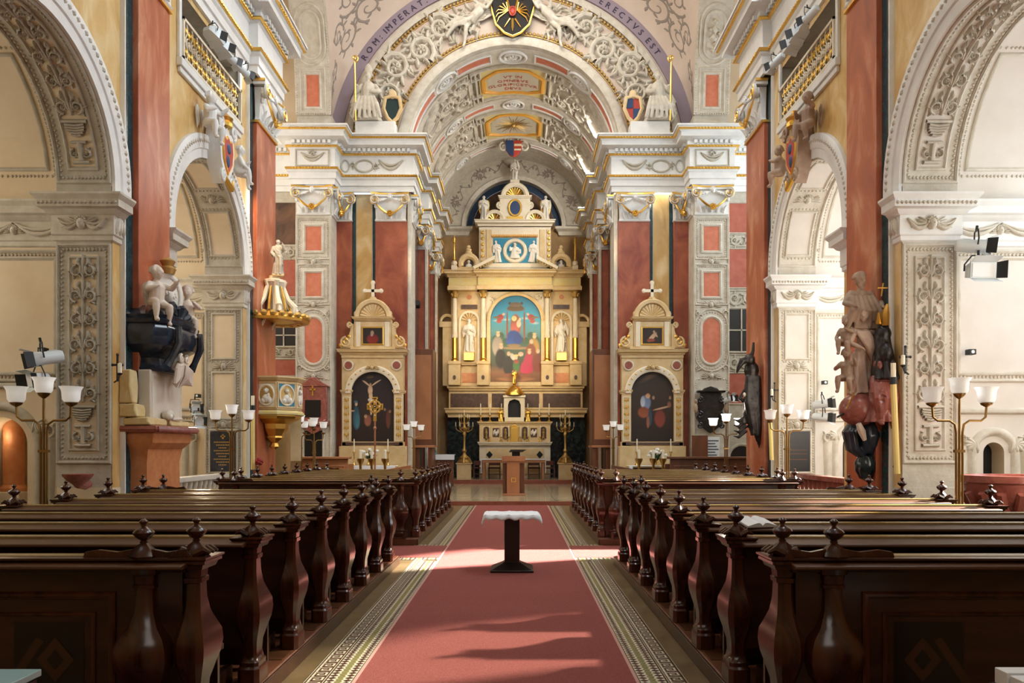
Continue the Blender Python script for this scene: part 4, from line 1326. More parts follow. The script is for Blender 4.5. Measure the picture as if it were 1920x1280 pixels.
def robe(mb, z0, z1, rx0, ry0, rx1, ry1, amp=.02, folds=9, cx=0, cy=0, lean=(0, 0), n=40, ph=0.0):
    rings = []
    for i in range(13):
        t = i / 12
        rx, ry = rx0 + (rx1 - rx0) * t ** .7, ry0 + (ry1 - ry0) * t ** .7
        ring = []
        for j in range(n):
            a = 2 * PI * j / n
            k = 1 + amp / rx0 * (1 - t * .75) * (math.cos(folds * a + ph + 1.3 * t) + .5 * math.sin((folds + 4) * a + 2 * ph - 2 * t))
            ring.append((cx + lean[0] * t + rx * k * math.cos(a), cy + lean[1] * t + ry * k * math.sin(a), z0 + (z1 - z0) * t))
        rings.append(ring)
    mb.loft(rings)

def saint(mb, arms=0, beard=True, ph=0.0, yaw=0.0):
    """robed standing figure one metre tall on z = 0, facing -Y"""
    robe(mb, 0, .58, .155, .12, .105, .085, .022, 9, ph=ph)
    mb.loft([[(rx * math.cos(2 * PI * j / 16), ry * math.sin(2 * PI * j / 16), z) for j in range(16)] for rx, ry, z in ((.105, .085, .56), (.112, .09, .64), (.128, .088, .74), (.125, .075, .80), (.07, .05, .845), (.035, .035, .87))])
    mb.tube([(0, 0, .84), (0, -.01, .92)], .035, 8)
    face(mb, (0, -.015, .925), .068, yaw, .05, beard)
    for q in (-1, 1):
        if arms == 0:
            el, ha = (q * .165, -.02, .62), (q * .05, -.14, .66)
        elif arms == 1:
            el, ha = (q * .17, -.02, .62), ((.17, -.15, .74) if q > 0 else (-.07, -.15, .60))
        else:
            el, ha = ((q * .19, -.03, .66), (q * .12, -.13, .86)) if q > 0 else ((q * .17, -.02, .62), (q * .12, -.13, .52))
        limb(mb, (q * .122, 0, .775), el, ha, .05, .047, .034)
        mb.tube([el, (el[0], el[1] + .01, el[2] - .16)], [.06, .02], 8)
        hand(mb, ha, Vector(ha) - Vector(el), .05)
        mb.tube([(q * .05, -.13, .02), (q * .055, -.17, .015)], [.035, .02], 6)
    for k in range(3):
        mb.tube([(-.12, -.03 - .01 * k, .78 - .03 * k), (0, -.095, .66 - .07 * k), (.12, -.06, .50 - .10 * k), (.13, .03, .42 - .1 * k)], [.02, .024, .026, .02], 6)
    mb.tube([(.05, -.11, .52), (.06, -.14, .26), (.05, -.13, .03)], [.03, .045, .03], 7)
    return mb

def wing(mb, x, y, z, s, L):
    """a folded feathered wing with thickness, root at x,y,z"""
    ol = [(0, 0), (.10, .16), (.20, .20), (.28, .10), (.30, -.15), (.25, -.45), (.17, -.72), (.12, -.45), (.05, -.2)]
    old = mb.T
    mb.prism([(s * a * L, b * L) for a, b in ol], (x, y, z), (1, 0, 0), (0, 0, 1), (0, .035 * L, 0))
    for k in range(6):
        mb.tube([(x + s * (.08 + .03 * k) * L, y - .004, z + .10 * L), (x + s * (.10 + .03 * k) * L, y - .012, z - (.2 + .05 * (5 - k)) * L), (x + s * (.13 + .02 * k) * L, y - .004, z - (.62 - .09 * k) * L)], [.012 * L, .022 * L, .008 * L], 5)

# ------------------------------------------------------------------ oil paintings: flat coloured canvases
def canvas(name, u0, u1, v0, v1, y, arch, paint, parent=None, res=90, thick=.03):
    nu = res
    nv = int(res * (v1 - v0) / (u1 - u0))
    us = np.linspace(0, 1, nu + 1); vs = np.linspace(0, 1, nv + 1)
    U, Vv = np.meshgrid(us, vs)
    rgb = paint(U, Vv)
    wdt, hgt = u1 - u0, v1 - v0
    pts = np.stack([u0 + U * wdt, np.full_like(U, y), v0 + Vv * hgt], -1)
    if arch:
        r = wdt / 2
        vs_ = hgt - r
        top = vs_ + np.sqrt(np.maximum(0, r * r - ((U - .5) * wdt) ** 2))
        sc = Vv * hgt
        lim = np.where(sc > vs_, vs_ + (sc - vs_) * (top - vs_) / r, sc)
        pts[..., 2] = v0 + lim
    V_ = pts.reshape(-1, 3)
    F = [(j * (nu + 1) + i, j * (nu + 1) + i + 1, (j + 1) * (nu + 1) + i + 1, (j + 1) * (nu + 1) + i) for j in range(nv) for i in range(nu)]
    me = bpy.data.meshes.new(name)
    me.from_pydata(V_.tolist(), [], F)
    ca = me.color_attributes.new('Col', 'FLOAT_COLOR', 'POINT')
    ca.data.foreach_set('color', np.concatenate([rgb.reshape(-1, 3), np.ones((V_.shape[0], 1))], 1).astype(np.float32).ravel())
    me.materials.append(M['oil'])
    o = link(name, me, parent)
    sd = o.modifiers.new('thickness', 'SOLIDIFY'); sd.thickness = thick; sd.offset = -1
    return o

def blob(img, U, Vv, cx, cy, rx, ry, col, rot=0.0, soft=.25, asp=1.0):
    c, s = math.cos(rot), math.sin(rot)
    x, y = (U - cx), (Vv - cy) * asp
    a, b = (x * c + y * s) / rx, (-x * s + y * c) / (ry * asp)
    d = np.sqrt(a * a + b * b)
    k = np.clip((1 - d) / soft, 0, 1)[..., None]
    return img * (1 - k) + np.array(col) * k * (1 - .25 * np.clip(b, -1, 1))[..., None] if True else img

def grad(U, Vv, stops):
    xs = [s_[0] for s_ in stops]
    return np.stack([np.interp(Vv, xs, [s_[1][i] for s_ in stops]) for i in range(3)], -1)

def paint_main(U, Vv):
    im = grad(U, Vv, [(0, (.16, .07, .03)), (.12, (.25, .11, .05)), (.2, (.06, .06, .04)), (.45, (.05, .12, .09)), (.6, (.07, .25, .30)), (.75, (.03, .30, .46)), (1, (.01, .16, .30))])
    B = lambda *a, **k: blob(im, U, Vv, *a, asp=1.75, **k)
    for i in range(9):
        im = B(.1 + .1 * i, .5 + .04 * math.sin(i * 2), .08, .05, (.03, .09, .05))
    for i in range(5):
        im = B(.12 + .19 * i, .72 + .06 * math.sin(i * 3), .10, .02, (.35, .48, .50), soft=.8)
    im = B(.5, .86, .20, .045, (.10, .06, .03)); im = B(.5, .90, .14, .03, (.13, .09, .05))
    for q in (-1, 1):
        im = B(.5 + q * .17, .66, .022, .20, (.22, .06, .03)); im = B(.5 + q * .12, .92, .03, .02, (.05, .05, .06))
        im = B(.5 + q * .31, .765, .085, .05, (.30, .03, .03), rot=-q * .4); im = B(.5 + q * .24, .80, .03, .018, (.60, .38, .24))
        im = B(.5 + q * .39, .78, .10, .018, (.16, .10, .05), rot=q * .5); im = B(.5 + q * .33, .71, .06, .03, (.36, .06, .04))
    im = B(.5, .66, .12, .15, (.26, .08, .05)); im = B(.5, .40, .30, .02, (.30, .20, .10))
    im = B(.47, .74, .055, .034, (.75, .55, .12)); im = B(.47, .735, .034, .026, (.66, .42, .28))
    im = B(.48, .63, .085, .075, (.45, .10, .07)); im = B(.56, .68, .05, .05, (.68, .46, .32)); im = B(.58, .73, .026, .02, (.68, .46, .30))
    im = B(.46, .53, .15, .085, (.01, .055, .28)); im = B(.40, .48, .11, .05, (.015, .07, .33)); im = B(.54, .50, .10, .07, (.01, .045, .24)); im = B(.46, .43, .15, .02, (.25, .17, .08))
    for x, y, c, hc in ((.14, .44, (.35, .30, .25), 1), (.86, .42, (.45, .26, .06), 1), (.80, .36, (.25, .06, .03), 0), (.20, .30, (.012, .012, .014), 1), (.35, .22, (.02, .02, .022), 0), (.76, .24, (.50, .03, .09), 1), (.93, .25, (.22, .05, .03), 0)):
        im = B(x, y - .02, .12, .13, c); im = B(x + .01, y + .115, .042, .030, (.58, .40, .27))
        if hc:
            im = B(x + .01, y + .145, .05, .012, (.62, .48, .18), soft=.6)
    im = B(.68, .16, .10, .10, (.55, .04, .11)); im = B(.60, .33, .06, .03, (.60, .42, .30)); im = B(.44, .30, .05, .05, (.55, .52, .45), rot=.5)
    im = B(.51, .20, .075, .08, (.06, .17, .05)); im = B(.51, .245, .05, .03, (.32, .06, .05)); im = B(.51, .29, .032, .026, (.66, .46, .32)); im = B(.51, .315, .05, .014, (.68, .52, .2))
    im = B(.5, .045, .42, .03, (.36, .16, .07)); im = B(.5, .09, .34, .025, (.28, .10, .05)); im = B(.47, .13, .05, .015, (.5, .36, .2))
    return np.clip(im, 0, 1)

def paint_cross(U, Vv):
    im = grad(U, Vv, [(0, (.02, .012, .01)), (.4, (.028, .016, .014)), (.8, (.02, .014, .02)), (1, (.008, .007, .012))])
    B = lambda *a, **k: blob(im, U, Vv, *a, asp=1.7, **k)
    im = B(.44, .52, .022, .42, (.05, .028, .014)); im = B(.44, .93, .10, .02, (.08, .05, .03))
    sk = (.62, .42, .26)
    im = B(.34, .85, .018, .085, sk, rot=.75); im = B(.58, .85, .018, .095, sk, rot=-.9)
    im = B(.44, .74, .062, .075, sk); im = B(.45, .66, .05, .06, sk); im = B(.44, .82, .03, .026, (.40, .24, .14)); im = B(.45, .60, .075, .028, (.66, .60, .5))
    im = B(.43, .53, .035, .08, sk); im = B(.46, .44, .025, .07, sk)
    im = B(.11, .34, .085, .19, (.03, .10, .15)); im = B(.14, .30, .06, .13, (.05, .16, .20)); im = B(.11, .54, .035, .035, (.50, .34, .22)); im = B(.10, .57, .05, .02, (.05, .14, .18)); im = B(.02, .44, .06, .012, (.5, .34, .2))
    im = B(.38, .30, .09, .09, (.28, .10, .06)); im = B(.33, .36, .04, .03, (.45, .28, .15)); im = B(.86, .32, .06, .15, (.13, .04, .025)); im = B(.78, .46, .03, .025, (.30, .17, .1)); im = B(.90, .43, .03, .025, (.28, .16, .09))
    return np.clip(im, 0, 1)

def paint_holy(U, Vv):
    im = grad(U, Vv, [(0, (.02, .012, .01)), (.4, (.035, .018, .012)), (.8, (.04, .026, .02)), (1, (.02, .014, .012))])
    B = lambda *a, **k: blob(im, U, Vv, *a, asp=1.7, **k)
    im = B(.42, .93, .28, .05, (.10, .06, .035), rot=.4, soft=.8)
    im = B(.35, .56, .13, .12, (.16, .22, .34)); im = B(.28, .57, .06, .09, (.40, .44, .50)); im = B(.40, .655, .06, .04, (.52, .28, .14)); im = B(.53, .63, .035, .03, (.34, .20, .13))
    im = B(.30, .42, .15, .09, (.26, .07, .03)); im = B(.45, .35, .05, .14, (.03, .06, .10)); im = B(.40, .28, .04, .10, (.28, .10, .05)); im = B(.68, .33, .14, .14, (.22, .045, .03))
    im = B(.73, .48, .24, .014, (.5, .30, .18), rot=.25); im = B(.90, .53, .05, .05, (.24, .09, .05)); im = B(.92, .63, .03, .028, (.36, .18, .1))
    return np.clip(im, 0, 1)

def paint_small(U, Vv):
    im = grad(U, Vv, [(0, (.02, .012, .01)), (1, (.012, .01, .01))])
    im = blob(im, U, Vv, .5, .30, .34, .36, (.20, .015, .012)); im = blob(im, U, Vv, .48, .70, .10, .16, (.36, .22, .14)); im = blob(im, U, Vv, .46, .56, .07, .1, (.3, .28, .26))
    return np.clip(im, 0, 1)

def paint_small_martyr(U, Vv):
    im = grad(U, Vv, [(0, (.03, .018, .012)), (1, (.02, .014, .012))])
    im = blob(im, U, Vv, .50, .42, .13, .40, (.50, .33, .20), rot=-.6); im = blob(im, U, Vv, .66, .60, .06, .24, (.45, .28, .17), rot=.5); im = blob(im, U, Vv, .42, .22, .24, .12, (.25, .05, .03)); im = blob(im, U, Vv, .58, .78, .06, .08, (.4, .24, .15))
    return np.clip(im, 0, 1)

# ================================================================== HIGH ALTAR
YA = 33.3
KA = 1440 / YA
ax = lambda px: (px - 963.5) / KA
az = lambda py: 1.65 + (836 - py) / KA
HA = thing('high_altar', 'tall cream and gold high altar with columns, niches and gabled top', 'altar', (0, 0, 0))

def pbox(mb, x0, x1, y0, y1, p0, p1):
    mb.box(ax(x0), ax(x1), y0, y1, az(max(p0, p1)), az(min(p0, p1)))

def cornice(mb, x0, x1, yf, yb, z0, z1, out=.18, side=1):
    """moulded shelf of plan x0..x1 x yf..yb"""
    h = z1 - z0
    mb.sweep([(x0, yb), (x0, yf), (x1, yf), (x1, yb)], [(0, z0), (out * .25, z0), (out * .3, z0 + h * .25), (out * .55, z0 + h * .4), (out * .8, z0 + h * .5), (out * .8, z0 + h * .75), (out, z0 + h * .9), (out, z1), (-.05, z1), (-.05, z0)], side)
    mb.box(x0, x1, yf, yb, z0, z1)

b = MB(); b.box(ax(838), ax(1098), 33.55, 33.98, .29, az(782)); b.build('marble_wall', 'verde', HA, bev=.01)
b = MB(); cornice(b, ax(842), ax(1093), 33.35, 33.98, az(782), az(765), .20); b.build('lower_cornice', 'altar', HA, 30)
b = MB(); b.box(ax(841), ax(1093), 33.45, 33.98, az(765), az(732)); b.build('predella', 'altar', HA, bev=.008)
for x0, x1 in ((844, 915), (922, 1011), (1018, 1089)):
    b = MB(); b.box(ax(x0), ax(x1), 33.43, 33.5, az(763), az(737)); b.build('dark_panel', 'brown_panel', HA, bev=.006)
b = MB(); cornice(b, ax(843), ax(1091), 33.40, 33.98, az(732), az(722), .14); b.build('predella_cornice', 'altar', HA, 30)
b = MB(); b.box(ax(845), ax(1088), 33.52, 33.98, az(722), az(545)); b.build('back_wall', 'altar', HA)
b = MB(); b.box(ax(898), ax(1033), 33.48, 33.98, az(722), az(545)); b.build('middle_wall', 'altar_white', HA)
cols = (852.6, 906, 1026, 1079)
for i, cx in enumerate(cols):
    b = MB()
    b.box(ax(cx - 11), ax(cx + 11), 33.12, 33.55, az(722), az(682))
    b.sweep([(ax(cx - 10), 33.5), (ax(cx - 10), 33.13), (ax(cx + 10), 33.13), (ax(cx + 10), 33.5)], [(0, az(684)), (.05, az(683)), (.05, az(679)), (.02, az(677)), (0, az(677))], 1)
    pd = b.build('pedestal', 'altar', HA, bev=.006)
    b = MB(); b.prism(oval(0, 0, .07, .1, 16), (ax(cx), 33.12, az(708)), (1, 0, 0), (0, 0, 1), (0, -.02, 0)); b.build('boss', 'brown_panel', pd)
    z0, z1 = az(677), az(545)
    col = MB()
    col.lathe([(.17, 0), (.17, .04), (.14, .06), (.155, .09), (.125, .13), (.125, 1.02)], 18, (ax(cx), 33.3, z0))
    co = col.build('column', 'gold', HA)
    b = MB(); b.lathe([(.125, 1.0), (.14, 1.01), (.14, 1.12), (.122, 1.14), (.108, z1 - z0 - .34)], 18, (ax(cx), 33.3, z0)); b.build('shaft', 'altar_white', co)
    b = MB()
    b.lathe([(.108, z1 - z0 - .34), (.125, z1 - z0 - .30), (.11, z1 - z0 - .27), (.12, z1 - z0 - .15), (.17, z1 - z0 - .05), (.15, z1 - z0 - .04), (.18, z1 - z0)], 12, (ax(cx), 33.3, z0))
    for k in range(8):
        a = k * PI / 4
        b.tube([(ax(cx) + .11 * math.cos(a), 33.3 + .11 * math.sin(a), z1 - .26), (ax(cx) + .15 * math.cos(a), 33.3 + .15 * math.sin(a), z1 - .15), (ax(cx) + .19 * math.cos(a), 33.3 + .19 * math.sin(a), z1 - .12)], [.035, .03, .01], 5)
    b.build('column_capital', 'old_gold', co)
# band between pedestals with red-brown inlays
for x0, x1 in ((866, 893), (1040, 1066)):
    b = MB(); b.box(ax(x0), ax(x1), 33.49, 33.54, az(716), az(698)); b.build('inlay_panel', 'red_stone', HA, bev=.005)
    b = MB(); cornice(b, ax(x0 - 3), ax(x1 + 3), 33.40, 33.6, az(684), az(676), .06); b.build('niche_ledge', 'altar', HA, 30)
    cx = (x0 + x1) / 2
    r = 15.5 / KA
    nb = MB()
    nb.arc([(r, 33.40), (r + .07, 33.38), (r + .10, 33.40), (r + .10, 33.53)], (ax(cx), 0, az(601)), AX, AZ, AY, 0, PI, 20)
    for q in (-1, 1):
        nb.box(ax(cx) + q * (r + .05) - .05, ax(cx) + q * (r + .05) + .05, 33.42, 33.53, az(676), az(601))
    nb.build('niche_frame', 'altar_white', HA, 30)
    nb = MB()
    panel(nb, lambda u_, v_, h_=0: (ax(cx) + u_, 33.515 - h_, v_), [(-r, az(676)), (r, az(676)), (r, az(601))] + [(r * math.cos(a), az(601) + r * math.sin(a)) for a in [PI * i / 12 for i in range(1, 12)]] + [(-r, az(601))])
    nb.build('niche_field', 'old_stone', HA, flat=True) if 'old_stone' in M else nb.build('niche_field', 'altar', HA, flat=True)
    nb = MB()
    for k in range(7):
        a = PI * (k + .5) / 7
        nb.tube([(ax(cx) + .04 * math.cos(a), 33.48, az(600) + .04 * math.sin(a)), (ax(cx) + r * .95 * math.cos(a), 33.43, az(600) + r * .95 * math.sin(a))], [.01, .045], 5)
    nb.build('shell', 'altar', HA)
    nb = MB(); nb.box(ax(cx) - .35, ax(cx) + .35, 33.42, 33.53, az(578), az(570)); nb.build('name_plate', 'brown_panel', HA)
    nb = MB(); nb.prism(oval(0, 0, .1, .1, 16), (ax(cx), 33.5, az(555)), AX, AZ, (0, -.02, 0)); nb.build('boss', 'red_stone', HA)
# painting surround
r = 47.5 / KA
b = MB()
b.arc([(r, 33.30), (r + .10, 33.26), (r + .16, 33.30), (r + .16, 33.52)], (ax(967), 0, az(601)), AX, AZ, AY, 0, PI, 32)
for q in (-1, 1):
    b.box(ax(967) + q * (r + .08) - .08, ax(967) + q * (r + .08) + .08, 33.30, 33.52, az(720), az(601))
b.box(ax(967) - r - .16, ax(967) + r + .16, 33.26, 33.52, az(722), az(716))
b.build('picture_frame', 'altar', HA, 30)
b = MB()
SPN = lambda u_, v_, h_=0: (u_, 33.47 - h_, v_)
for q in (-1, 1):
    scroll(b, SPN, ax(967) + q * .92, az(560), .16, 0, q, .06, 1.3, 6)
    leaf(b, SPN, ax(967) + q * .75, az(552), 0 if q > 0 else PI, .4, .06, .05, .5)
b.build('spandrel_relief', 'altar_white', HA)
alt_pic = canvas('altarpiece', ax(967) - r, ax(967) + r, az(717), az(601) + r, 33.40, True, paint_main, None, 110)
tag(alt_pic, 'tall arched altarpiece painting of a blue-robed mother and child among saints', 'painting')
# entablature
b = MB()
for x0, x1, yf in ((842, 1088, 33.14), (897, 1034, 33.02)):
    b.box(ax(x0), ax(x1), yf, 33.95, az(545), az(519))
    cornice(b, ax(x0), ax(x1), yf, 33.95, az(521), az(509), .24)
    b.sweep([(ax(x0), 33.9), (ax(x0), yf), (ax(x1), yf), (ax(x1), 33.9)], [(0, az(545)), (.05, az(545)), (.06, az(539)), (.02, az(537)), (0, az(537))], 1)
ent = b.build('altar_entablature', 'altar', HA, 30)
b = MB(); b.box(ax(897) - .005, ax(1034) + .005, 33.01, 33.3, az(536), az(523)); b.box(ax(842) - .005, ax(1088) + .005, 33.13, 33.3, az(536), az(523)); b.build('gilt_frieze', 'gilt_panel', ent)
b = MB()
for i in range(70):
    x = ax(838) + (ax(1093) - ax(838)) * (i + .5) / 70
    yf = 32.93 if ax(895) < x < ax(1036) else 33.05
    b.box(x - .022, x + .022, yf, yf + .1, az(519.5), az(516))
b.build('dentil_course', 'old_gold', ent)
# broken pediment
for q in (-1, 1):
    b = MB()
    c0, c1 = (ax(967) + q * 1.78, az(509)), (ax(967) + q * .88, az(490))
    dx, dz = c1[0] - c0[0], c1[1] - c0[1]
    b.prism([(0, 0), (dx, dz), (dx, dz + .17), (-q * -.08, .12)], (c0[0], 32.85, c0[1]), AX, AZ, (0, .5, 0))
    pr = b.build('raking_cornice', 'altar_white', HA, bev=.02)
    b = MB()
    for i in range(8):
        t = (i + .5) / 8
        b.box(c0[0] + dx * t - .03, c0[0] + dx * t + .03, 32.9, 33.0, c0[1] + dz * t - .06, c0[1] + dz * t + .0)
    b.build('modillion', 'old_gold', pr)['kind'] = 'stuff'
# upper storey
b = MB(); b.box(ax(898), ax(1033), 33.35, 33.95, az(509), az(422)); b.box(ax(905), ax(1027), 33.2, 33.4, az(509), az(494)); b.build('upper_storey', 'altar_white', HA, bev=.01)
b = MB(); cornice(b, ax(898), ax(1033), 33.30, 33.95, az(424), az(413), .20); b.build('upper_cornice', 'altar_white', HA, 30)
b = MB(); b.box(ax(925), ax(1006), 33.32, 33.37, az(494), az(446)); b.build('enamel_panel', 'sky_blue', HA)
b = MB()
for i in range(24):
    x = ax(922) + (ax(1009) - ax(922)) * (i + .5) / 24
    b.box(x - .03, x + .03, 33.25, 33.34, az(444), az(440))
b.build('dentil_course', 'gilt_orange', HA)
ring = MB(); ring.arc([(.36, 33.30), (.40, 33.24), (.50, 33.24), (.54, 33.30), (.54, 33.33), (.36, 33.33)], (ax(965.5), 0, az(470)), AX, AZ, AY, 0, 2 * PI, 36); ro = ring.build('roundel', 'altar_white', HA, 30)
b = MB(); b.prism(oval(0, 0, .37, .37, 28), (ax(965.5), 33.33, az(470)), AX, AZ, (0, -.01, 0)); b.build('roundel_ground', 'old_gold', ro)
b = MB()
robe(b, -.34, .05, .26, .08, .15, .08, .02, 8); b.ell((0, 0, .07), (.15, .08, .13)); face(b, (0, -.04, .24), .09, 0, 0, True); limb(b, (.13, 0, .1), (.2, -.05, -.03), (.08, -.1, -.02), .05, .045, .03); limb(b, (-.13, 0, .1), (-.22, -.05, .0), (-.2, -.08, .16), .05, .045, .03)
b.box(.05, .27, -.08, -.04, -.15, .06)
m = remesh(b, 'relief_figure', 'statue_white', .016, 3)
o = link('relief_figure', m, ro); o.location = (ax(965.5), 33.29, az(470))
for q in (-1, 1):
    b = MB()
    for p0, p1 in ((901, 909), (912, 922)):
        b.box(ax(967 + q * (967 - p0)), ax(967 + q * (967 - p1)), 33.30, 33.36, az(494), az(430))
    pi_ = b.build('storey_pilaster', 'altar', HA, bev=.006)
    b = MB()
    for k in range(6):
        b.ell((ax(967 + q * 62), 33.29, az(436 + k * 11)), (.07, .04, .07), 8, 5)
    b.build('gilt_boss', 'gold', pi_)['kind'] = 'stuff'
    b = MB()
    saint(b, 0, False); m = remesh(b, 'relief_angel', 'statue_white', .02, 2)
    o = link('relief_angel', m, ro); o.location = (ax(965.5 + q * 31), 33.29, az(492)); o.scale = (.95, .5, .95); o.rotation_euler = (0, q * .12, 0)
    b = MB(); wing(b, ax(965.5 + q * 32), 33.30, az(462), q, .55); b.build('gilt_wing', 'gold', ro)
    # side aedicule with roundel
    cx = ax(965.5 + q * 87)
    b = MB(); b.box(cx - .55, cx + .55, 33.3, 33.7, az(509), az(500)); b.arc([(.22, 33.32), (.30, 33.25), (.42, 33.25), (.47, 33.32), (.47, 33.6), (.22, 33.6)], (cx, 0, az(494)), AX, AZ, AY, -.4, PI + .4, 24); sa = b.build('side_aedicule', 'altar', HA, 30)
    b = MB(); b.prism(oval(0, 0, .23, .23, 20), (cx, 33.5, az(494)), AX, AZ, (0, -.01, 0)); b.build('roundel_ground', 'brown_panel', sa)
    b = MB(); b.ell((0, 0, -.08), (.15, .07, .12)); face(b, (0, -.02, .09), .08, 0, 0, q > 0); m = remesh(b, 'bust', 'statue_white', .014, 2); o = link('bust', m, sa); o.location = (cx, 33.44, az(494))
    b = MB()
    for zz, rr in ((.50, .16), (.62, .13), (.74, .09)):
        b.ell((cx, 33.42, az(494) + zz), (rr, .08, .09), 8, 5)
    b.build('palmette', 'altar', sa)
    # gilt finial
    cx = ax(965 + q * 113.5)
    b = MB(); b.box(cx - .12, cx + .12, 33.2, 33.44, az(509), az(498)); b.lathe([(.02, 0), (.11, .02), (.13, .12), (.10, .2)], 12, (cx, 33.32, az(498))); fo = b.build('finial_base', 'altar_white', HA, bev=.01)
    b = MB(); b.lathe([(.10, .18), (.05, .24), (.07, .3), (.05, .36), (.04, .95), (.07, 1.0), (.05, 1.06), (.07, 1.14), (.02, 1.26), (.005, 1.36)], 10, (cx, 33.32, az(498))); b.build('obelisk', 'gold', fo)
    # volute and shell beside the top
    cx = ax(965.5 + q * 38)
    b = MB()
    b.arc([(.30, 33.34), (.40, 33.30), (.46, 33.34), (.46, 33.6), (.30, 33.6)], (cx, 0, az(412)), AX, AZ, AY, 0, PI, 20)
    p = spiral(cx - q * .22, az(383), .15, -PI / 2, 1.6, q, 18); b.tube([(x, 33.38, z) for x, z in p], .04, 6)
    vo = b.build('top_volute', 'altar_white', HA, 30)
    b = MB()
    for k in range(7):
        a = PI * (k + .5) / 7
        b.tube([(cx, 33.45, az(412)), (cx + .29 * math.cos(a), 33.40, az(412) + .29 * math.sin(a))], [.01, .05], 5)
    b.build('gilt_shell', 'gold', vo)
    # half shell wings at mid height
    cx = ax(965 + q * 127)
    b = MB(); b.arc([(.22, 33.4), (.30, 33.36), (.34, 33.4), (.34, 33.6), (.22, 33.6)], (cx, 0, az(602)), AX, AZ, AY, 0, PI, 16); b.box(cx - .34, cx + .34, 33.4, 33.6, az(612), az(602)); b.box(cx - .2, cx + .2, 33.45, 33.7, az(722), az(612)); b.build('side_wing', 'altar', HA, 30)
# top aedicule
b = MB(); b.box(ax(937), ax(994), 33.35, 33.75, az(413), az(369)); ta = b.build('top_aedicule', 'altar_white', HA, bev=.01)
b = MB(); cornice(b, ax(937), ax(994), 33.33, 33.75, az(371), az(366), .08); b.arc([(.40, 33.34), (.48, 33.28), (.58, 33.28), (.62, 33.34), (.62, 33.7), (.40, 33.7)], (ax(965.5), 0, az(367)), AX, AZ, AY, 0, PI, 28); b.prism([(.42 * math.cos(a), .42 * math.sin(a)) for a in [PI * i / 16 for i in range(17)]], (ax(965.5), 33.55, az(367)), AX, AZ, (0, .1, 0)); b.box(ax(965.5) - .2, ax(965.5) + .2, 33.35, 33.7, az(343), az(336)); b.build('shell_pediment', 'altar_white', ta, 30)
b = MB()
for k in range(11):
    a = PI * (k + .5) / 11
    b.tube([(ax(965.5), 33.5, az(367)), (ax(965.5) + .40 * math.cos(a), 33.44, az(367) + .40 * math.sin(a))], [.01, .05], 5)
frame(b, lambda u_, v_, h_=0: (u_, 33.34 - h_, v_), oval(ax(965.5), az(389), .26, .34, 20), .09, .06)
b.box(ax(965.5) - .35, ax(965.5) + .35, 33.31, 33.35, az(410), az(405))
b.build('gilt_ornament', 'gold', ta)
b = MB(); b.prism(oval(0, 0, .22, .30, 18), (ax(965.5), 33.34, az(389)), AX, AZ, (0, -.02, 0)); b.build('medallion', 'shield_blue', ta)
# altar statues (each a thing)
SM = {}
for k, (ar, bd, ph) in enumerate(((0, True, 0), (1, False, 1.2), (2, True, 2.3))):
    b = MB(); saint(b, ar, bd, ph); SM[k] = remesh(b, 'robed_figure', 'statue_white', .0125, 2)
def statue(name, label, mesh, x, y, z, h, rz=0, group=None, wings=None, wmat='gold', bodymat=None):
    t = thing(name, label, 'statue', (x, y, z), rz, group)
    bo = link('figure', mesh, t); bo.scale = (h, h, h)
    if bodymat:
        bo.data = mesh.copy(); bo.data.materials[0] = M[bodymat]
    p_ = MB(); p_.box(-.16 * h, .16 * h, -.14 * h, .14 * h, -.035 * h, .012); p_.build('plinth', 'altar', t, bev=.005)
    if wings:
        for q in (-1, 1):
            w_ = MB(); wing(w_, q * .05 * h, .09 * h, .72 * h, q, wings * h); w_.build('wing', wmat, t)
    return t
statue('saint_statue', 'white robed saint statue in the niche left of the altarpiece', SM[0], ax(879.5), 33.30, az(660), 62 / KA)
statue('saint_statue', 'white robed saint statue in the niche right of the altarpiece', SM[2], ax(1052.5), 33.30, az(660), 62 / KA)
for px in (879.5, 1052.5):
    b = MB(); b.box(ax(px) - .22, ax(px) + .22, 33.12, 33.5, az(676), az(661)); b.build('statue_pedestal', 'gold', HA, bev=.01)
statue('angel_statue', 'white angel statue with gilt wings left of the altar top', SM[0], ax(907), 33.45, az(411), 46 / KA, 0, None, .62)
statue('angel_statue', 'white angel statue with gilt wings right of the altar top', SM[1], ax(1023.5), 33.45, az(411), 46 / KA, 0, None, .62)
statue('angel_statue', 'white winged statue on the very top of the high altar', SM[2], ax(965), 33.50, az(336), 40 / KA, 0, None, .5, 'statue_white')

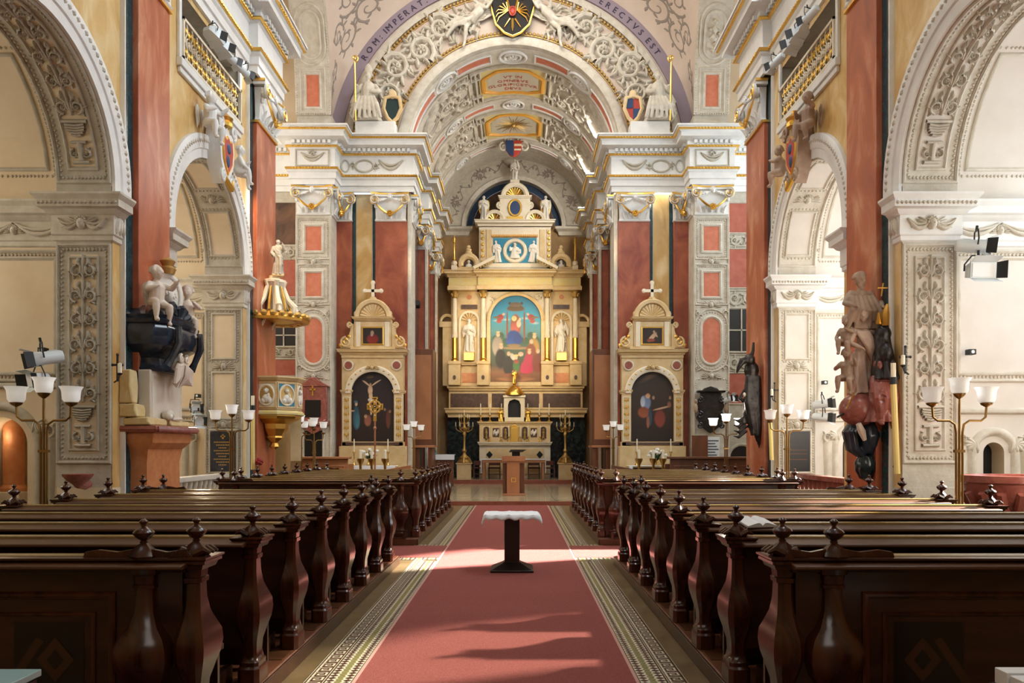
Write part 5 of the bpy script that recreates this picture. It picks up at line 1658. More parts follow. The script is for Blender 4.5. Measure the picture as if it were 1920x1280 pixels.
# ------------------------------------------------------------------ lower altar with tabernacle
YM = 32.75
KM = 1440 / YM
mx = lambda px: (px - 963.5) / KM
mz = lambda py: 1.65 + (836 - py) / KM
LA = thing('mensa_altar', 'cream stone altar block with small niches below the big altarpiece', 'altar', (0, 0, .29))
LA.location = (0, 0, 0)
b = MB(); b.box(mx(899), mx(1032), 32.75, 33.3, mz(829), mz(794)); cornice(b, mx(899), mx(1032), 32.75, 33.3, mz(796), mz(790), .10); b.build('retable', 'altar', LA, 30)
b = MB(); b.box(mx(899), mx(1032), 32.72, 33.3, .29, mz(832)); cornice(b, mx(899), mx(1032), 32.6, 33.2, mz(834), mz(828), .08); b.build('mensa', 'altar_white', LA, 30)
b = MB(); b.box(mx(912), mx(1020), 32.68, 32.73, .45, mz(841)); b.build('frontal', 'altar', LA, bev=.01)
for px in (912, 948, 984, 1019):
    q = 5.5 / KM
    b = MB(); panel(b, lambda u_, v_, h_=0: (mx(px) + u_, 32.745 - h_, v_), [(-q, mz(822)), (q, mz(822)), (q, mz(805))] + [(q * math.cos(a), mz(805) + q * math.sin(a)) for a in [PI * i / 8 for i in range(1, 8)]] + [(-q, mz(805))]); b.build('niche', 'brown_panel', LA, flat=True)
    b = MB(); b.lathe([(.06, 0), (.065, .03), (.04, .15), (.06, .26), (.03, .31), (.04, .34), (.045, .38), (.01, .42)], 8, (mx(px), 32.70, mz(822))); b.build('niche_figure', 'old_gold', LA)
for px in (930, 1001):
    b = MB(); b.box(mx(px - 6), mx(px + 6), 32.72, 32.76, mz(819), mz(802)); b.build('relief_panel', 'brown_panel', LA, bev=.01)
    b = MB()
    for k in range(5):
        b.ell((mx(px) - .09 + .045 * k, 32.71, mz(811) + .06 * math.sin(k * 2)), (.035, .03, .10), 6, 4)
    b.build('relief_figures', 'statue_white', LA)
b = MB(); b.box(mx(957), mx(972), 32.70, 32.76, mz(829), mz(801)); b.prism([(-.22, 0), (.22, 0), (0, .14)], (mx(964.5), 32.72, mz(801)), AX, AZ, (0, -.03, 0)); b.build('tabernacle_door', 'gold', LA, bev=.015)
b = MB()
for px in (918, 1012):
    b.prism([(-.14, 0), (0, -.16), (.14, 0), (0, .16)], (mx(px) - .0, 32.68, mz(852)), AX, AZ, (0, -.02, 0))
b.build('green_lozenge', 'verde', LA)
TB = thing('tabernacle_tower', 'small white turret with gold dome above the mensa altar', 'tabernacle', (mx(964.5), 33.0, mz(790)))
b = MB()
hh = mz(745) - mz(790)
b.box(-.42, .42, -.2, .25, 0, .18)
for x in (-.36, .36):
    b.box(x - .09, x + .09, -.2, .2, .18, hh)
b.box(-.4, .4, .1, .25, .18, hh); b.box(-.48, .48, -.26, .26, hh, hh + .1)
b.prism([(-.27, .0), (-.27, -.3), (-.2, -.14), (0, -.06), (.2, -.14), (.27, -.3), (.27, 0)], (0, -.2, hh), AX, AZ, (0, .2, 0))
b.build('aedicule', 'altar_white', TB, bev=.01)
b = MB(); b.box(-.27, .27, .06, .1, .18, hh - .05); b.build('dark_niche', 'void', TB)
b = MB(); b.lathe([(.42, 0), (.42, .05), (.38, .16), (.28, .30), (.14, .40), (.05, .44), (.07, .48), (.03, .52)], 20, (0, 0, hh + .1)); b.build('dome', 'gold', TB)
sg = SM[1].copy(); sg.materials[0] = M['gold']
o = link('gilt_figure', sg, TB); o.location = (0, 0, hh + .60); o.scale = (.62,) * 3
for i, q in enumerate((-1, 1)):
    an = thing('kneeling_angel', 'small gilt angel beside the turret on its %s' % ('left' if q < 0 else 'right'), 'statue', (mx(964.5) + q * .58, 32.80, mz(790)))
    b = MB()
    robe(b, 0, .30, .12, .12, .08, .07, .015, 8); b.ell((0, 0, .36), (.08, .06, .11)); face(b, (0, -.02, .52), .055, q * .5); limb(b, (.08, 0, .42), (.11, -.07, .33), (.02, -.12, .38), .03, .028, .02); limb(b, (-.08, 0, .42), (-.11, -.07, .33), (-.02, -.12, .38), .03, .028, .02)
    m = remesh(b, 'figure', 'gold', .012, 2); link('figure', m, an)
    for w_ in (-1, 1):
        b = MB(); wing(b, w_ * .03, .06, .42, w_, .38); b.build('wing', 'gold', an)

def candlestick(name, label, x, y, z, h, hc, group=None, mats='gold', r=.045):
    t = thing(name, label, 'candlestick', (x, y, z), 0, group)
    b = MB(); b.lathe([(r * 2.0, 0), (r * 2.0, .02), (r * 1.3, .05), (r * .6, .09), (r * .9, h * .3), (r * .45, h * .38), (r * .7, h * .55), (r * .4, h * .65), (r * .6, h * .85), (r * 1.5, h * .95), (r * 1.5, h)], 12); b.build('stick', mats, t)
    b = MB(); b.lathe([(r * .55, h), (r * .55, h + hc), (r * .2, h + hc + .01)], 10); b.tube([(0, 0, h + hc), (0, 0, h + hc + .025)], .004, 4); b.build('candle', 'wax', t)
    return t
ordn = ('outermost', 'middle', 'innermost')
for i, px in enumerate((900.5, 918, 940)):
    candlestick('altar_candlestick', '%s of the three gold candlesticks on the retable top, left of the turret' % ordn[i], mx(px), 33.16, mz(790), .30, .48, 'candlesticks on the retable top')
    candlestick('altar_candlestick', '%s of the three gold candlesticks on the retable top, right of the turret' % ordn[i], mx((1030.5, 1012, 990)[i]), 33.16, mz(790), .30, .48, 'candlesticks on the retable top')
for i, px in enumerate((918, 940, 954)):
    candlestick('altar_candlestick', '%s of the three candlesticks before the retable niches, left of the gold door' % ordn[i], mx(px), 32.64, mz(828), .22, .46, 'candlesticks on the mensa', r=.035)
    candlestick('altar_candlestick', '%s of the three candlesticks before the retable niches, right of the gold door' % ordn[i], mx((1013, 990, 976)[i]), 32.64, mz(828), .22, .46, 'candlesticks on the mensa', r=.035)
# large candelabra on plinths
for q, nm in ((-1, 'left'), (1, 'right')):
    y = 32.3
    x, _ = at(870.5 if q < 0 else 1060, 860, y)
    pl = MB(); pl.box(x - .30, x + .30, y - .28, y + .28, .29, .94); pl.sweep([(x - .30, y - .28), (x + .30, y - .28), (x + .30, y + .28), (x - .30, y + .28)], [(0, .88), (.04, .90), (.04, .94), (0, .94)], 1, True)
    tag(pl.build('stone_plinth', 'altar', None, bev=.01), 'cream stone plinth carrying the %s tall candelabrum' % nm, 'plinth')
    t = thing('candelabrum', 'tall ornate gilt candelabrum %s of the altar' % nm, 'candelabrum', (x, y, .94))
    b = MB(); b.lathe([(.26, 0), (.27, .05), (.18, .14), (.20, .24), (.09, .34), (.06, .42), (.10, .52), (.05, .62), (.045, 1.1), (.09, 1.2), (.06, 1.32), (.16, 1.45), (.08, 1.5), (.05, 1.62), (.04, 2.0)], 12)
    for k in range(3):
        a = k * 2 * PI / 3 - PI / 2
        b.tube([(.2 * math.cos(a), .2 * math.sin(a), .2), (.28 * math.cos(a), .28 * math.sin(a), .08), (.32 * math.cos(a), .32 * math.sin(a), 0)], [.05, .05, .06], 6)
    b.build('stem', 'old_gold', t)
    for tier, (zz, rr, nn) in enumerate(((1.42, .36, 6), (1.75, .22, 5))):
        for k in range(nn):
            a = 2 * PI * k / nn + tier * .4
            c, s_ = math.cos(a), math.sin(a)
            b = MB()
            b.tube([(0, 0, zz - .05), (rr * .4 * c, rr * .4 * s_, zz - .12), (rr * .9 * c, rr * .9 * s_, zz - .02), (rr * c, rr * s_, zz + .1)], [.02, .018, .016, .014], 5)
            b.lathe([(.02, 0), (.045, .02), (.045, .03), (.02, .04)], 8, (rr * c, rr * s_, zz + .1))
            ar = b.build('arm', 'old_gold', t)
            b = MB(); b.lathe([(.014, 0), (.014, .16), (.004, .17)], 6, (rr * c, rr * s_, zz + .13)); b.build('candle', 'wax', ar)
    b = MB(); b.lathe([(.02, 2.0), (.02, 2.22), (.005, 2.24)], 8); b.build('candle', 'wax', t)

# ------------------------------------------------------------------ table altar, chairs, ambo
t = thing('altar_table', 'altar table with white cloth hanging down both ends', 'altar table', (0, 31.58, .29))
b = MB()
x0, x1 = (903 - 963.5) / 45.35, (1023 - 963.5) / 45.35
for x in (x0 + .12, x1 - .12):
    for y in (-.32, .32):
        b = MB(); b.box(x - .05, x + .05, y - .05, y + .05, 0, .78); b.build('leg', 'light_wood', t, bev=.005)
b = MB(); b.box(x0 + .04, x1 - .04, -.40, .40, .68, .80); b.build('apron', 'light_wood', t, bev=.01)
b = MB(); b.box(x0 + .02, x1 - .02, -.42, .42, .80, .83)
for q, x in ((-1, x0), (1, x1)):
    b.box(min(x, x - q * .03), max(x, x - q * .03), -.40, .40, .26, .83)
b.build('altar_cloth', 'cloth', t, bev=.006)
for i, px in enumerate((899, 927, 1001, 1029)):
    yy = 32.25
    x, _ = at(px, 880, yy)
    c = thing('side_chair', 'low brown chair behind the altar table, %s of four' % ('leftmost', 'second from the left', 'third from the left', 'rightmost')[i], 'chair', (x, yy, .29), 0, 'chairs behind the altar table')
    for q in (-1, 1):
        b = MB(); b.box(q * .23 - .02, q * .23 + .02, -.22, -.18, 0, .44); b.build('leg', 'brown_wood', c)
        b = MB(); b.box(q * .23 - .02, q * .23 + .02, .18, .22, 0, .72); b.build('leg', 'brown_wood', c)
    b = MB(); b.box(-.26, .26, -.24, .22, .42, .47); b.build('seat', 'fabric_brown', c, bev=.01)
    b = MB(); b.box(-.24, .24, .18, .21, .55, .74); b.build('backrest', 'fabric_brown', c, bev=.01)
    b = MB(); b.box(-.23, .23, -.21, -.19, .18, .21); b.build('stretcher', 'brown_wood', c)
ya = 24.0
x, _ = at(963, 900, ya)
t = thing('ambo', 'reddish wooden ambo with a square inlay and dark slanted desk', 'lectern', (x, ya, .12))
b = MB(); b.box(-.34, .34, -.3, .3, 0, .06); b.build('base', 'light_wood', t, bev=.008)
b = MB(); b.box(-.21, .19, -.24, .14, .06, 1.06); b.build('front_panel', 'light_wood', t, bev=.006)
b = MB(); b.box(-.34, -.21, -.08, .24, .06, 1.0); b.box(.19, .34, -.08, .24, .06, 1.0); b.build('side_wing', 'brown_wood', t, bev=.006)
b = MB(); b.box(-.36, .36, -.28, .26, 1.06, 1.22); b.build('head_block', 'light_wood', t, bev=.008)
b = MB(); frame(b, lambda u_, v_, h_=0: (u_, -.24 - h_, v_), rect(-.06, .06, .42, .54), .02, .008); b.build('square_inlay', 'gilt_orange', t)
b = MB(); b.prism([(-.20, 1.30), (.22, 1.30), (.36, 1.38), (-.14, 1.38)], (0.05, -.2, 0.04), AX, AZ, (0, .4, 0)); b.box(-.05, .2, -.05, .1, 1.2, 1.34); b.build('book_rest', 'dark_bronze', t, bev=.006)
# lower step beside ambo

# ================================================================== SIDE ALTARS
KS = 1440 / 23.9
sz = lambda py: 1.65 + (836 - py) / KS
def side_altar(s):
    nm = 'left' if s < 0 else 'right'
    XC = s * 4.35
    t = thing('side_altar', 'cream and gold side altar with a cross and shell gable, %s of the chancel' % nm, 'altar', (XC, 0, 0))
    d = lambda px: (px - 702) / KS
    YF, YK = 23.85, 24.20
    b = MB(); b.box(d(640), d(764), 23.80, YK, .12, sz(836)); b.box(d(644), d(760), YF, YK, sz(836), sz(828)); b.build('base', 'altar', t, bev=.012)
    b = MB(); b.box(d(652), d(752), 23.82, YF + .05, sz(834), sz(829)); b.build('gradine', 'brown_panel', t)
    for q in (-1, 1):
        x0, x1 = d(702 + q * 57.5), d(702 + q * 40)
        b = MB(); b.box(min(x0, x1), max(x0, x1), YF, YK, sz(836), sz(737)); p = b.build('side_pilaster', 'altar', t, bev=.008)
        Sx = lambda u_, v_, h_=0: ((x0 + x1) / 2 + u_, YF - h_, v_)
        b = MB(); frame(b, Sx, rect(-.10, .10, sz(826), sz(745)), .03, .015); b.build('pilaster_frame', 'altar_white', p)
        b = MB()
        for k in range(6):
            for w_ in (-1, 1):
                scroll(b, Sx, w_ * .042, sz(822) + .12 + k * .215, .038, PI / 2, -w_, .012, 1.2, 3)
            leaf(b, Sx, 0, sz(822) + .03 + k * .215, PI / 2, .16, .02, .012, 0)
        b.build('gilt_arabesque', 'gold', p)
        b = MB(); cornice(b, min(x0, x1), max(x0, x1), YF, YK, sz(738), sz(731), .05); b.build('impost_block', 'altar', t, 30)
        b = MB(); b.prism(oval(0, 0, .115, .115, 20), (d(702 + q * 45), YF - .01, sz(685)), AX, AZ, (0, -.015, 0)); b.build('porphyry_disc', 'rose_marble', t)
        b = MB(); frame(b, lambda u_, v_, h_=0: (d(702 + q * 45) + u_, YF - h_, sz(685) + v_), oval(0, 0, .14, .14, 18), .05, .02); b.build('disc_frame', 'altar_white', t)
        # volute of the attic
        cx = d(702 + q * 43)
        b = MB()
        b.prism([(0, 0), (q * .42, 0), (q * .40, .12), (q * .20, .25), (q * .10, .55), (q * .12, .75), (0, .75)], (cx - q * .12, YF + .05, sz(652)), AX, AZ, (0, .2, 0))
        p_ = spiral(cx + q * .12, sz(652) + .17, .17, PI / 2, 1.7, -q, 20); b.tube([(x, YF + .04, z) for x, z in p_], taper(len(p_), .04, .5), 6)
        p_ = spiral(cx - q * .0, sz(652) + .72, .09, -PI / 2, 1.5, q, 16); b.tube([(x, YF + .04, z) for x, z in p_], .03, 6)
        b.build('attic_volute', 'altar', t, 30)
        b = MB()
        for k in range(4):
            b.ell((cx + q * (.02 + .09 * k), YF + .03, sz(652) + .36 - .09 * k), (.05, .03, .06), 6, 4)
        b.build('gilt_leaf', 'gold', t)
    # arch field and frame
    r = 40 / KS
    zs = sz(737)
    fw = MB()
    SF = lambda u_, v_, h_=0: (u_, YF + .02 - h_, v_)
    arch_wall(fw, SF, d(644.5), d(759.5), zs, sz(666), [(0, r, zs)], 24)
    fw.build('spandrel', 'altar', t, flat=True)
    b = MB(); b.box(d(644.5), d(759.5), YF + .12, YK, sz(836), sz(664)); b.build('back_slab', 'altar', t)
    b = MB(); b.arc([(r, YF + .1), (r, YF - .03), (r + .05, YF - .05), (r + .17, YF - .04), (r + .20, YF - .01), (r + .20, YF + .1)], (0, 0, zs), AX, AZ, AY, 0, PI, 28); b.build('arch_frame', 'altar_white', t, 30)
    b = MB()
    for k in range(13):
        a = PI * (k + .5) / 13
        b.ell(((r + .11) * math.cos(a), YF - .045, zs + (r + .11) * math.sin(a)), .028, 6, 4)
    g_ = b.build('gilt_boss', 'gold', t); g_['kind'] = 'stuff'
    b = MB(); cherub(b, lambda u_, v_, h_=0: (u_, YF - .05 - h_, v_), 0, zs + r + .13, .08, .08, 2.2); b.build('keystone_cherub', 'altar', t)
    b = MB(); cornice(b, d(644), d(760), YF, YK, sz(665), sz(655), .14); b.box(d(644), d(760), YF - .01, YK, sz(671), sz(665)); b.build('cornice', 'altar', t, 30)
    b = MB(); b.box(d(660), d(744), YF + .03, YK, sz(655), sz(650)); b.box(d(667), d(737), YF + .05, YK, sz(652), sz(600)); b.build('attic', 'altar', t, bev=.01)
    for q in (-1, 1):
        b = MB(); b.box(d(702 + q * 27) - .07, d(702 + q * 27) + .07, YF + .02, YF + .08, sz(650), sz(603)); b.build('attic_pilaster', 'altar_white', t, bev=.006)
    b = MB(); cornice(b, d(669), d(735), YF + .03, YK, sz(601), sz(594), .10); b.build('attic_cornice', 'altar', t, 30)
    b = MB()
    ro = 32 / KS
    b.arc([(ro - .12, YF + .08), (ro - .09, YF + .02), (ro, YF + .0), (ro + .04, YF + .04), (ro + .04, YK), (ro - .12, YK)], (0, 0, sz(594)), AX, AZ, AY, 0, PI, 24)
    b.prism([((ro - .1) * math.cos(a), (ro - .1) * math.sin(a)) for a in [PI * i / 16 for i in range(17)]], (0, YF + .2, sz(594)), AX, AZ, (0, .1, 0))
    for k in range(11):
        a = PI * (k + .5) / 11
        b.tube([(0, YF + .16, sz(594)), ((ro - .13) * math.cos(a), YF + .09, sz(594) + (ro - .13) * math.sin(a))], [.015, .06], 6)
    b.build('shell_gable', 'altar', t, 30)
    b = MB()
    for q in (-1, 1):
        b.ell((q * (ro + .02), YF + .1, sz(594) + .10), (.05, .06, .09), 8, 5)
    b.ell((0, YF + .1, sz(565) + .08), (.12, .1, .09), 8, 5)
    b.build('acroterion', 'altar', t)
    zc = sz(563)
    b = MB()
    b.box(-.045, .045, YF + .06, YF + .14, zc, zc + .55); b.box(-.24, .24, YF + .06, YF + .14, zc + .26, zc + .35)
    for x, z in ((-.25, zc + .305), (.25, zc + .305), (0, zc + .56)):
        b.ell((x, YF + .1, z), (.075, .05, .075), 8, 5)
    b.build('cross', 'altar_white', t, 30)
    c1 = canvas('side_altar_painting', XC - r, XC + r, sz(827), zs + r, YF + .07, True, paint_cross if s < 0 else paint_holy, None, 80)
    tag(c1, 'dark arched crucifixion painting in the left side altar' if s < 0 else 'dark arched painting of figures in blue and red, right side altar', 'painting')
    c2 = canvas('attic_painting', XC - 18 / KS, XC + 18 / KS, sz(644), sz(615), YF + .03, False, paint_small if s < 0 else paint_small_martyr, None, 40, .02)
    tag(c2, 'small dark painting of a red-robed figure in the left altar attic' if s < 0 else 'small dark painting of a pale leaning figure in the right altar attic', 'painting')
    b = MB(); frame(b, lambda u_, v_, h_=0: (u_, YF + .05 - h_, v_), rect(-19 / KS, 19 / KS, sz(645), sz(614)), .05, .03); b.build('attic_picture_frame', 'gold', t)
    # mensa with cloth
    m = thing('side_mensa', 'stone altar table under a white cloth before the %s side altar' % nm, 'altar table', (XC, 23.45, .12))
    b = MB(); b.box(-.75, .75, -.2, .28, 0, .88); b.build('block', 'brown_panel', m, bev=.01)
    b = MB(); b.box(-.84, .84, -.26, .30, .88, .92); b.build('slab', 'altar', m, bev=.01)
    b = MB(); b.box(-.82, .82, -.285, .28, .92, .935); b.box(-.82, .82, -.29, -.27, .62, .935) if s < 0 else b.box(-.82, -.72, -.29, -.27, .5, .935); b.build('altar_cloth', 'cloth', m, bev=.005)
    for q in (-1, 1):
        candlestick('side_altar_candlestick', 'slim brass candlestick %s of the flowers on the %s side altar' % ('left' if q < 0 else 'right', nm), XC + q * .52, 23.62, 1.055, .42, .38, 'side altar candlesticks', 'brass', .035)
    return t
side_altar(-1)
side_altar(1)

def bouquet(x, y, z, label, seed):
    rnd = random.Random(seed)
    t = thing('flower_bouquet', label, 'bouquet', (x, y, z))
    b = MB(); b.lathe([(.07, 0), (.10, .04), (.06, .10), (.09, .16), (.085, .16), (.04, .12)], 14); b.build('vase', 'brass', t)
    for k in range(26):
        a, el, L = rnd.uniform(0, 2 * PI), rnd.uniform(.1, 1.2), rnd.uniform(.2, .36)
        b = MB() if k == 0 else b
        d0 = Vector((math.cos(a) * math.cos(el), math.sin(a) * math.cos(el), math.sin(el) + .15))
        p0 = Vector((0, 0, .15)); p1 = p0 + d0 * L
        sd = d0.cross(Vector((0, 0, 1))).normalized() * .035
        b.loft([[p0 + sd * .2, p0 - sd * .2, p0 + Vector((0, 0, .006))], [p0.lerp(p1, .5) + sd, p0.lerp(p1, .5) - sd, p0.lerp(p1, .5) + Vector((0, 0, .012))], [p1 + sd * .1, p1 - sd * .1, p1 + Vector((0, 0, .003))]])
    b.build('leaf_spray', 'green_leaf', t)
    for k in range(9):
        a = 2 * PI * k / 9 + .3
        rr = (.0, .14, .22)[min(2, (k + 1) // 2)] if k else 0
        c = Vector((rr * math.cos(a) * 1.15, rr * math.sin(a) * .7 - .05, .38 + (.10 if k == 0 else rnd.uniform(-.1, .06))))
        f = MB()
        for j in range(11):
            aa, ee = j * 2.4, 1.2 - j * .12
            q = Vector((math.cos(aa) * math.cos(ee), math.sin(aa) * math.cos(ee), math.sin(ee)))
            f.ell(c + q * .035, (.034, .034, .030), 6, 4)
        f.build('blossom', 'petal', t)
    return t
bouquet(-4.33, 23.36, 1.055, 'white flower bouquet on the left side altar', 1)
bouquet(4.40, 23.36, 1.055, 'white flower bouquet on the right side altar', 2)

# ================================================================== AISLE FLOOR
def carpet_piece(name, label, x0, x1, y0, y1, edge=True):
    t = thing(name, label, 'carpet', ((x0 + x1) / 2, (y0 + y1) / 2, 0))
    hx, hy = (x1 - x0) / 2, (y1 - y0) / 2
    b = MB(); b.box(-hx, hx, -hy, hy, .002, .012); b.build('pile', 'carpet', t, flat=True)
    if edge:
        for q in (-1, 1):
            b = MB(); b.box(q * hx - .012, q * hx + .012, -hy, hy, .002, .0135); b.build('edge_tape', 'carpet_edge', t, flat=True)
    return t
CW = .987
carpet_piece('aisle_carpet', 'long dull red carpet running up the middle aisle', -CW, CW, -1.0, 21.3)
carpet_piece('cross_carpet', 'short red carpet crossing to the left between the pew blocks', -4.9, -CW - .02, 11.3, 12.65, False)
carpet_piece('cross_carpet', 'short red carpet crossing to the right between the pew blocks', CW + .02, 4.9, 11.3, 12.65, False)
# border tiles
def tile_border_mesh():
    L, Wd = .18, .18
    b = MB(); b.box(-Wd / 2, Wd / 2, 0, L - .004, .0, .006)
    c = Wd / 3
    for i in range(3):
        for j in range(3):
            x, y = -Wd / 2 + c * (i + .5), c * (j + .5)
            h = c * .47
            if i == 1:
                b.cur = 2
                p = [(x - h * .55, y - h), (x + h * .55, y - h), (x + h, y), (x + h * .55, y + h), (x - h * .55, y + h), (x - h, y)]
                b.loft([[(a, e, .006) for a, e in p], [(a, e, .0075) for a, e in p]])
            else:
                b.cur = 1
                for q in (-1, 1):
                    p = [(x - h, y + q * h), (x + h, y + q * h), (x, y + q * h * .05)]
                    b.loft([[(a, e, .006) for a, e in p], [(a, e, .0075) for a, e in p]])
    return b
def tile_key_mesh():
    L = .115
    b = MB(); b.box(-.056, .056, 0, L - .002, 0, .006)
    b.cur = 1
    t_ = .007
    u = L / 8
    segs = [((-.045, 0), (-.045, 7 * u)), ((-.045, 7 * u), (.04, 7 * u)), ((.04, 7 * u), (.04, 2.2 * u)), ((.04, 2.2 * u), (-.015, 2.2 * u)), ((-.015, 2.2 * u), (-.015, 4.6 * u)), ((-.015, 4.6 * u), (.012, 4.6 * u))]
    for a, e in segs:
        b.box(min(a[0], e[0]) - t_ / 1, max(a[0], e[0]) + t_ / 1, min(a[1], e[1]), max(a[1], e[1]) + t_ * 1.4, .006, .0072)
    return b
ta_, tk_ = None, None
for s in (-1, 1):
    sd = 'left' if s < 0 else 'right'
    for bl, (y0, y1) in enumerate(((3.4, 11.12), (12.85, 21.2))):
        which = 'near' if bl == 0 else 'far'
        root = thing('trim_tile_border', 'patterned tile strip %s of the aisle carpet, %s half' % (sd, which), 'tile border', (0, 0, 0), kind='structure')
        y = y0
        while y < y1 - .18:
            if ta_ is None:
                o = tile_border_mesh().build('tile', ['tile_cream', 'tile_brown', 'tile_olive'], root, flat=True); ta_ = o.data
            else:
                o = link('tile', ta_, root)
            o.location = (s * 1.10, y, .001); y += .18
        y = y0
        while y < y1 - .115:
            if tk_ is None:
                o = tile_key_mesh().build('meander_tile', ['tile_brown', 'tile_cream'], root, flat=True); tk_ = o.data
            else:
                o = link('meander_tile', tk_, root)
            o.location = (s * 1.268, y, .001); y += .115
        for x, wd, m_ in ((1.197, .006, 'tile_brown'), (1.206, .004, 'tile_cream'), (1.329, .005, 'tile_brown'), (1.336, .004, 'tile_cream')):
            b = MB(); b.box(s * x - wd / 2, s * x + wd / 2, y0, y1, 0.001, .0075); b.build('edge_line', m_, root, flat=True)
    # cross border tiles at the crossing
    root = thing('trim_cross_border', 'short tile rows along the crossing carpet on the %s' % sd, 'tile border', (0, 0, 0), kind='structure')
    for y in (11.12, 12.66):
        for k in range(3):
            o = link('tile', ta_, root); o.location = (s * (1.10 + .185 * k), y, .001)

# ================================================================== PEWS
PEW_X0, PEW_L, PLAT = 1.575, 3.28, .12
def plat(s, y0, y1, nm):
    b = MB(); b.box(s * 1.51, s * 5.2, y0, y1, 0, PLAT - .004)
    t = thing('pew_platform', 'dark low wooden platform under the %s pews' % nm, 'platform', (0, 0, 0))
    b.build('deck', 'brown_wood', t, bev=.012)
    b = MB(); b.box(s * 1.495, s * 1.512, y0, y1, 0, PLAT - .01); b.build('skirting', 'wood_board', t, bev=.004)
    for k in range(int((y1 - y0) / .877)):
        b = MB(); b.box(s * 1.54, s * 5.0, y0 + .3 + .877 * k, y0 + .55 + .877 * k, PLAT - .004, PLAT); b.build('floor_board', 'ledge', t, flat=True)
for s in (-1, 1):
    sd = 'left' if s < 0 else 'right'
    plat(s, 3.45, 10.75, 'near ' + sd); plat(s, 12.72, 19.75, 'far ' + sd)

END = [  # z, half width, y camera side, y altar side
    (0, .070, -.095, .125), (.10, .070, -.095, .125), (.115, .061, -.083, .11), (.14, .063, -.083, .11), (.155, .052, -.07, .095), (.20, .044, -.06, .08),
    (.27, .047, -.07, .09), (.34, .064, -.10, .13), (.40, .078, -.122, .175), (.46, .082, -.128, .205), (.52, .076, -.118, .20), (.58, .060, -.09, .15), (.64, .047, -.066, .10),
    (.72, .041, -.055, .066), (.80, .040, -.053, .058), (.805, .050, -.064, .068), (.83, .052, -.066, .07), (.835, .044, -.057, .062), (.875, .048, -.062, .068), (.88, .058, -.078, .085)]
def section(w_, a, e, z, n=0):
    c = min(w_, (e - a) / 2) * .38
    return [(-w_ + c, a, z), (w_ - c, a, z), (w_, a + c, z), (w_, e - c, z), (w_ - c, e, z), (-w_ + c, e, z), (-w_, e - c, z), (-w_, a + c, z)]
def end_mesh():
    b = MB(); b.loft([section(w_, a, e, z) for z, w_, a, e in END])
    b.sweep([(-.048, -.068), (.048, -.068), (.048, .08), (-.048, .08)], [(0, .875), (.02, .88), (.03, .905), (.045, .91), (.045, .925), (.055, .935), (.055, .945), (0, .945)], 1, True)
    b.box(-.049, .049, -.069, .081, .88, .944)
    return b
def finial_mesh(b, x, y, z):
    n = 12
    rings = []
    for r, zz, am in ((.062, 0, .0), (.066, .012, .1), (.058, .03, .14), (.044, .05, .16), (.030, .066, .1), (.018, .078, 0), (.021, .086, 0), (.016, .092, 0), (.034, .104, 0), (.050, .122, 0), (.054, .134, 0), (.046, .146, 0), (.026, .157, 0), (.013, .168, 0), (.013, .176, 0), (.021, .186, 0), (.022, .193, 0), (.012, .203, 0), (.003, .207, 0)):
        rings.append([(x + r * (1 + am * (1 if j % 2 else -1)) * math.cos(2 * PI * j / n), y + r * (1 + am * (1 if j % 2 else -1)) * math.sin(2 * PI * j / n), z + zz) for j in range(n)])
    b.loft(rings)
def leafcarve(b, x, y, z, q):
    for k in range(3):
        b.tube([(x, y - .05 + .05 * k, z), (x + q * .05, y - .05 + .05 * k, z + .025), (x + q * .085, y - .05 + .05 * k, z + .008)], [.024, .02, .008], 6)
PEWM = {}
def pew_parts(s):
    """prototype meshes for a pew reaching from the aisle outward (towards s)"""
    P = {}
    e = end_mesh(); P['end_panel'] = ('wood', e)
    f = MB(); finial_mesh(f, 0, .01, .942)
    for q in (-1, 1):
        leafcarve(f, q * .01, .01, .955, q)
    P['finial'] = ('wood', f)
    b = MB(); b.box(0, s * PEW_L, -.012, .018, .22, .90); P['backrest'] = ('wood_board', b)
    b = MB(); b.prism([(-.19, .896), (-.185, .914), (-.012, .933), (.035, .935), (.03, .91), (-.15, .89)], (0, 0, 0), (0, 1, 0), AZ, (s * PEW_L, 0, 0)); P['book_ledge'] = ('ledge', b)
    b = MB(); b.prism([(-.016, .931), (-.014, .944), (.034, .950), (.042, .942), (.036, .931)], (0, 0, 0), (0, 1, 0), AZ, (s * PEW_L, 0, 0)); P['top_rail'] = ('worn_lit_rail', b)
    b = MB(); b.box(0, s * PEW_L, .03, .40, .34, .375); P['seat'] = ('ledge', b)
    b = MB(); b.box(0, s * PEW_L, .30, .33, .02, .34); P['seat_support'] = ('wood_board', b)
    b = MB(); b.prism([(-.40, .13), (-.24, .10), (-.24, .12), (-.40, .15)], (s * .1, 0, .0), (0, 1, 0), AZ, (s * (PEW_L - .2), 0, 0)); b.box(s * .12, s * .16, -.38, -.02, 0, .12); b.box(s * (PEW_L - .16), s * (PEW_L - .12), -.38, -.02, 0, .12); P['kneeler'] = ('wood_board', b)
    return P
def baluster_mesh(y):
    """bulging half baluster applied to the closing panels, facing -Y"""
    b = MB()
    pr = [(0, .10, .05), (.08, .10, .05), (.10, .085, .04), (.16, .05, .03), (.24, .07, .05), (.32, .125, .10), (.40, .150, .13), (.46, .150, .135), (.52, .13, .115), (.58, .085, .08), (.66, .055, .05), (.74, .050, .042), (.78, .050, .042), (.782, .062, .05), (.80, .062, .052), (.805, .055, .045), (.85, .060, .05), (.855, .072, .06), (.885, .075, .062)]
    b.loft([[(-w_, y, z), (-w_ * .92, y - d_ * .7, z), (-w_ * .55, y - d_, z), (w_ * .55, y - d_, z), (w_ * .92, y - d_ * .7, z), (w_, y, z)] for z, w_, d_ in pr])
    return b
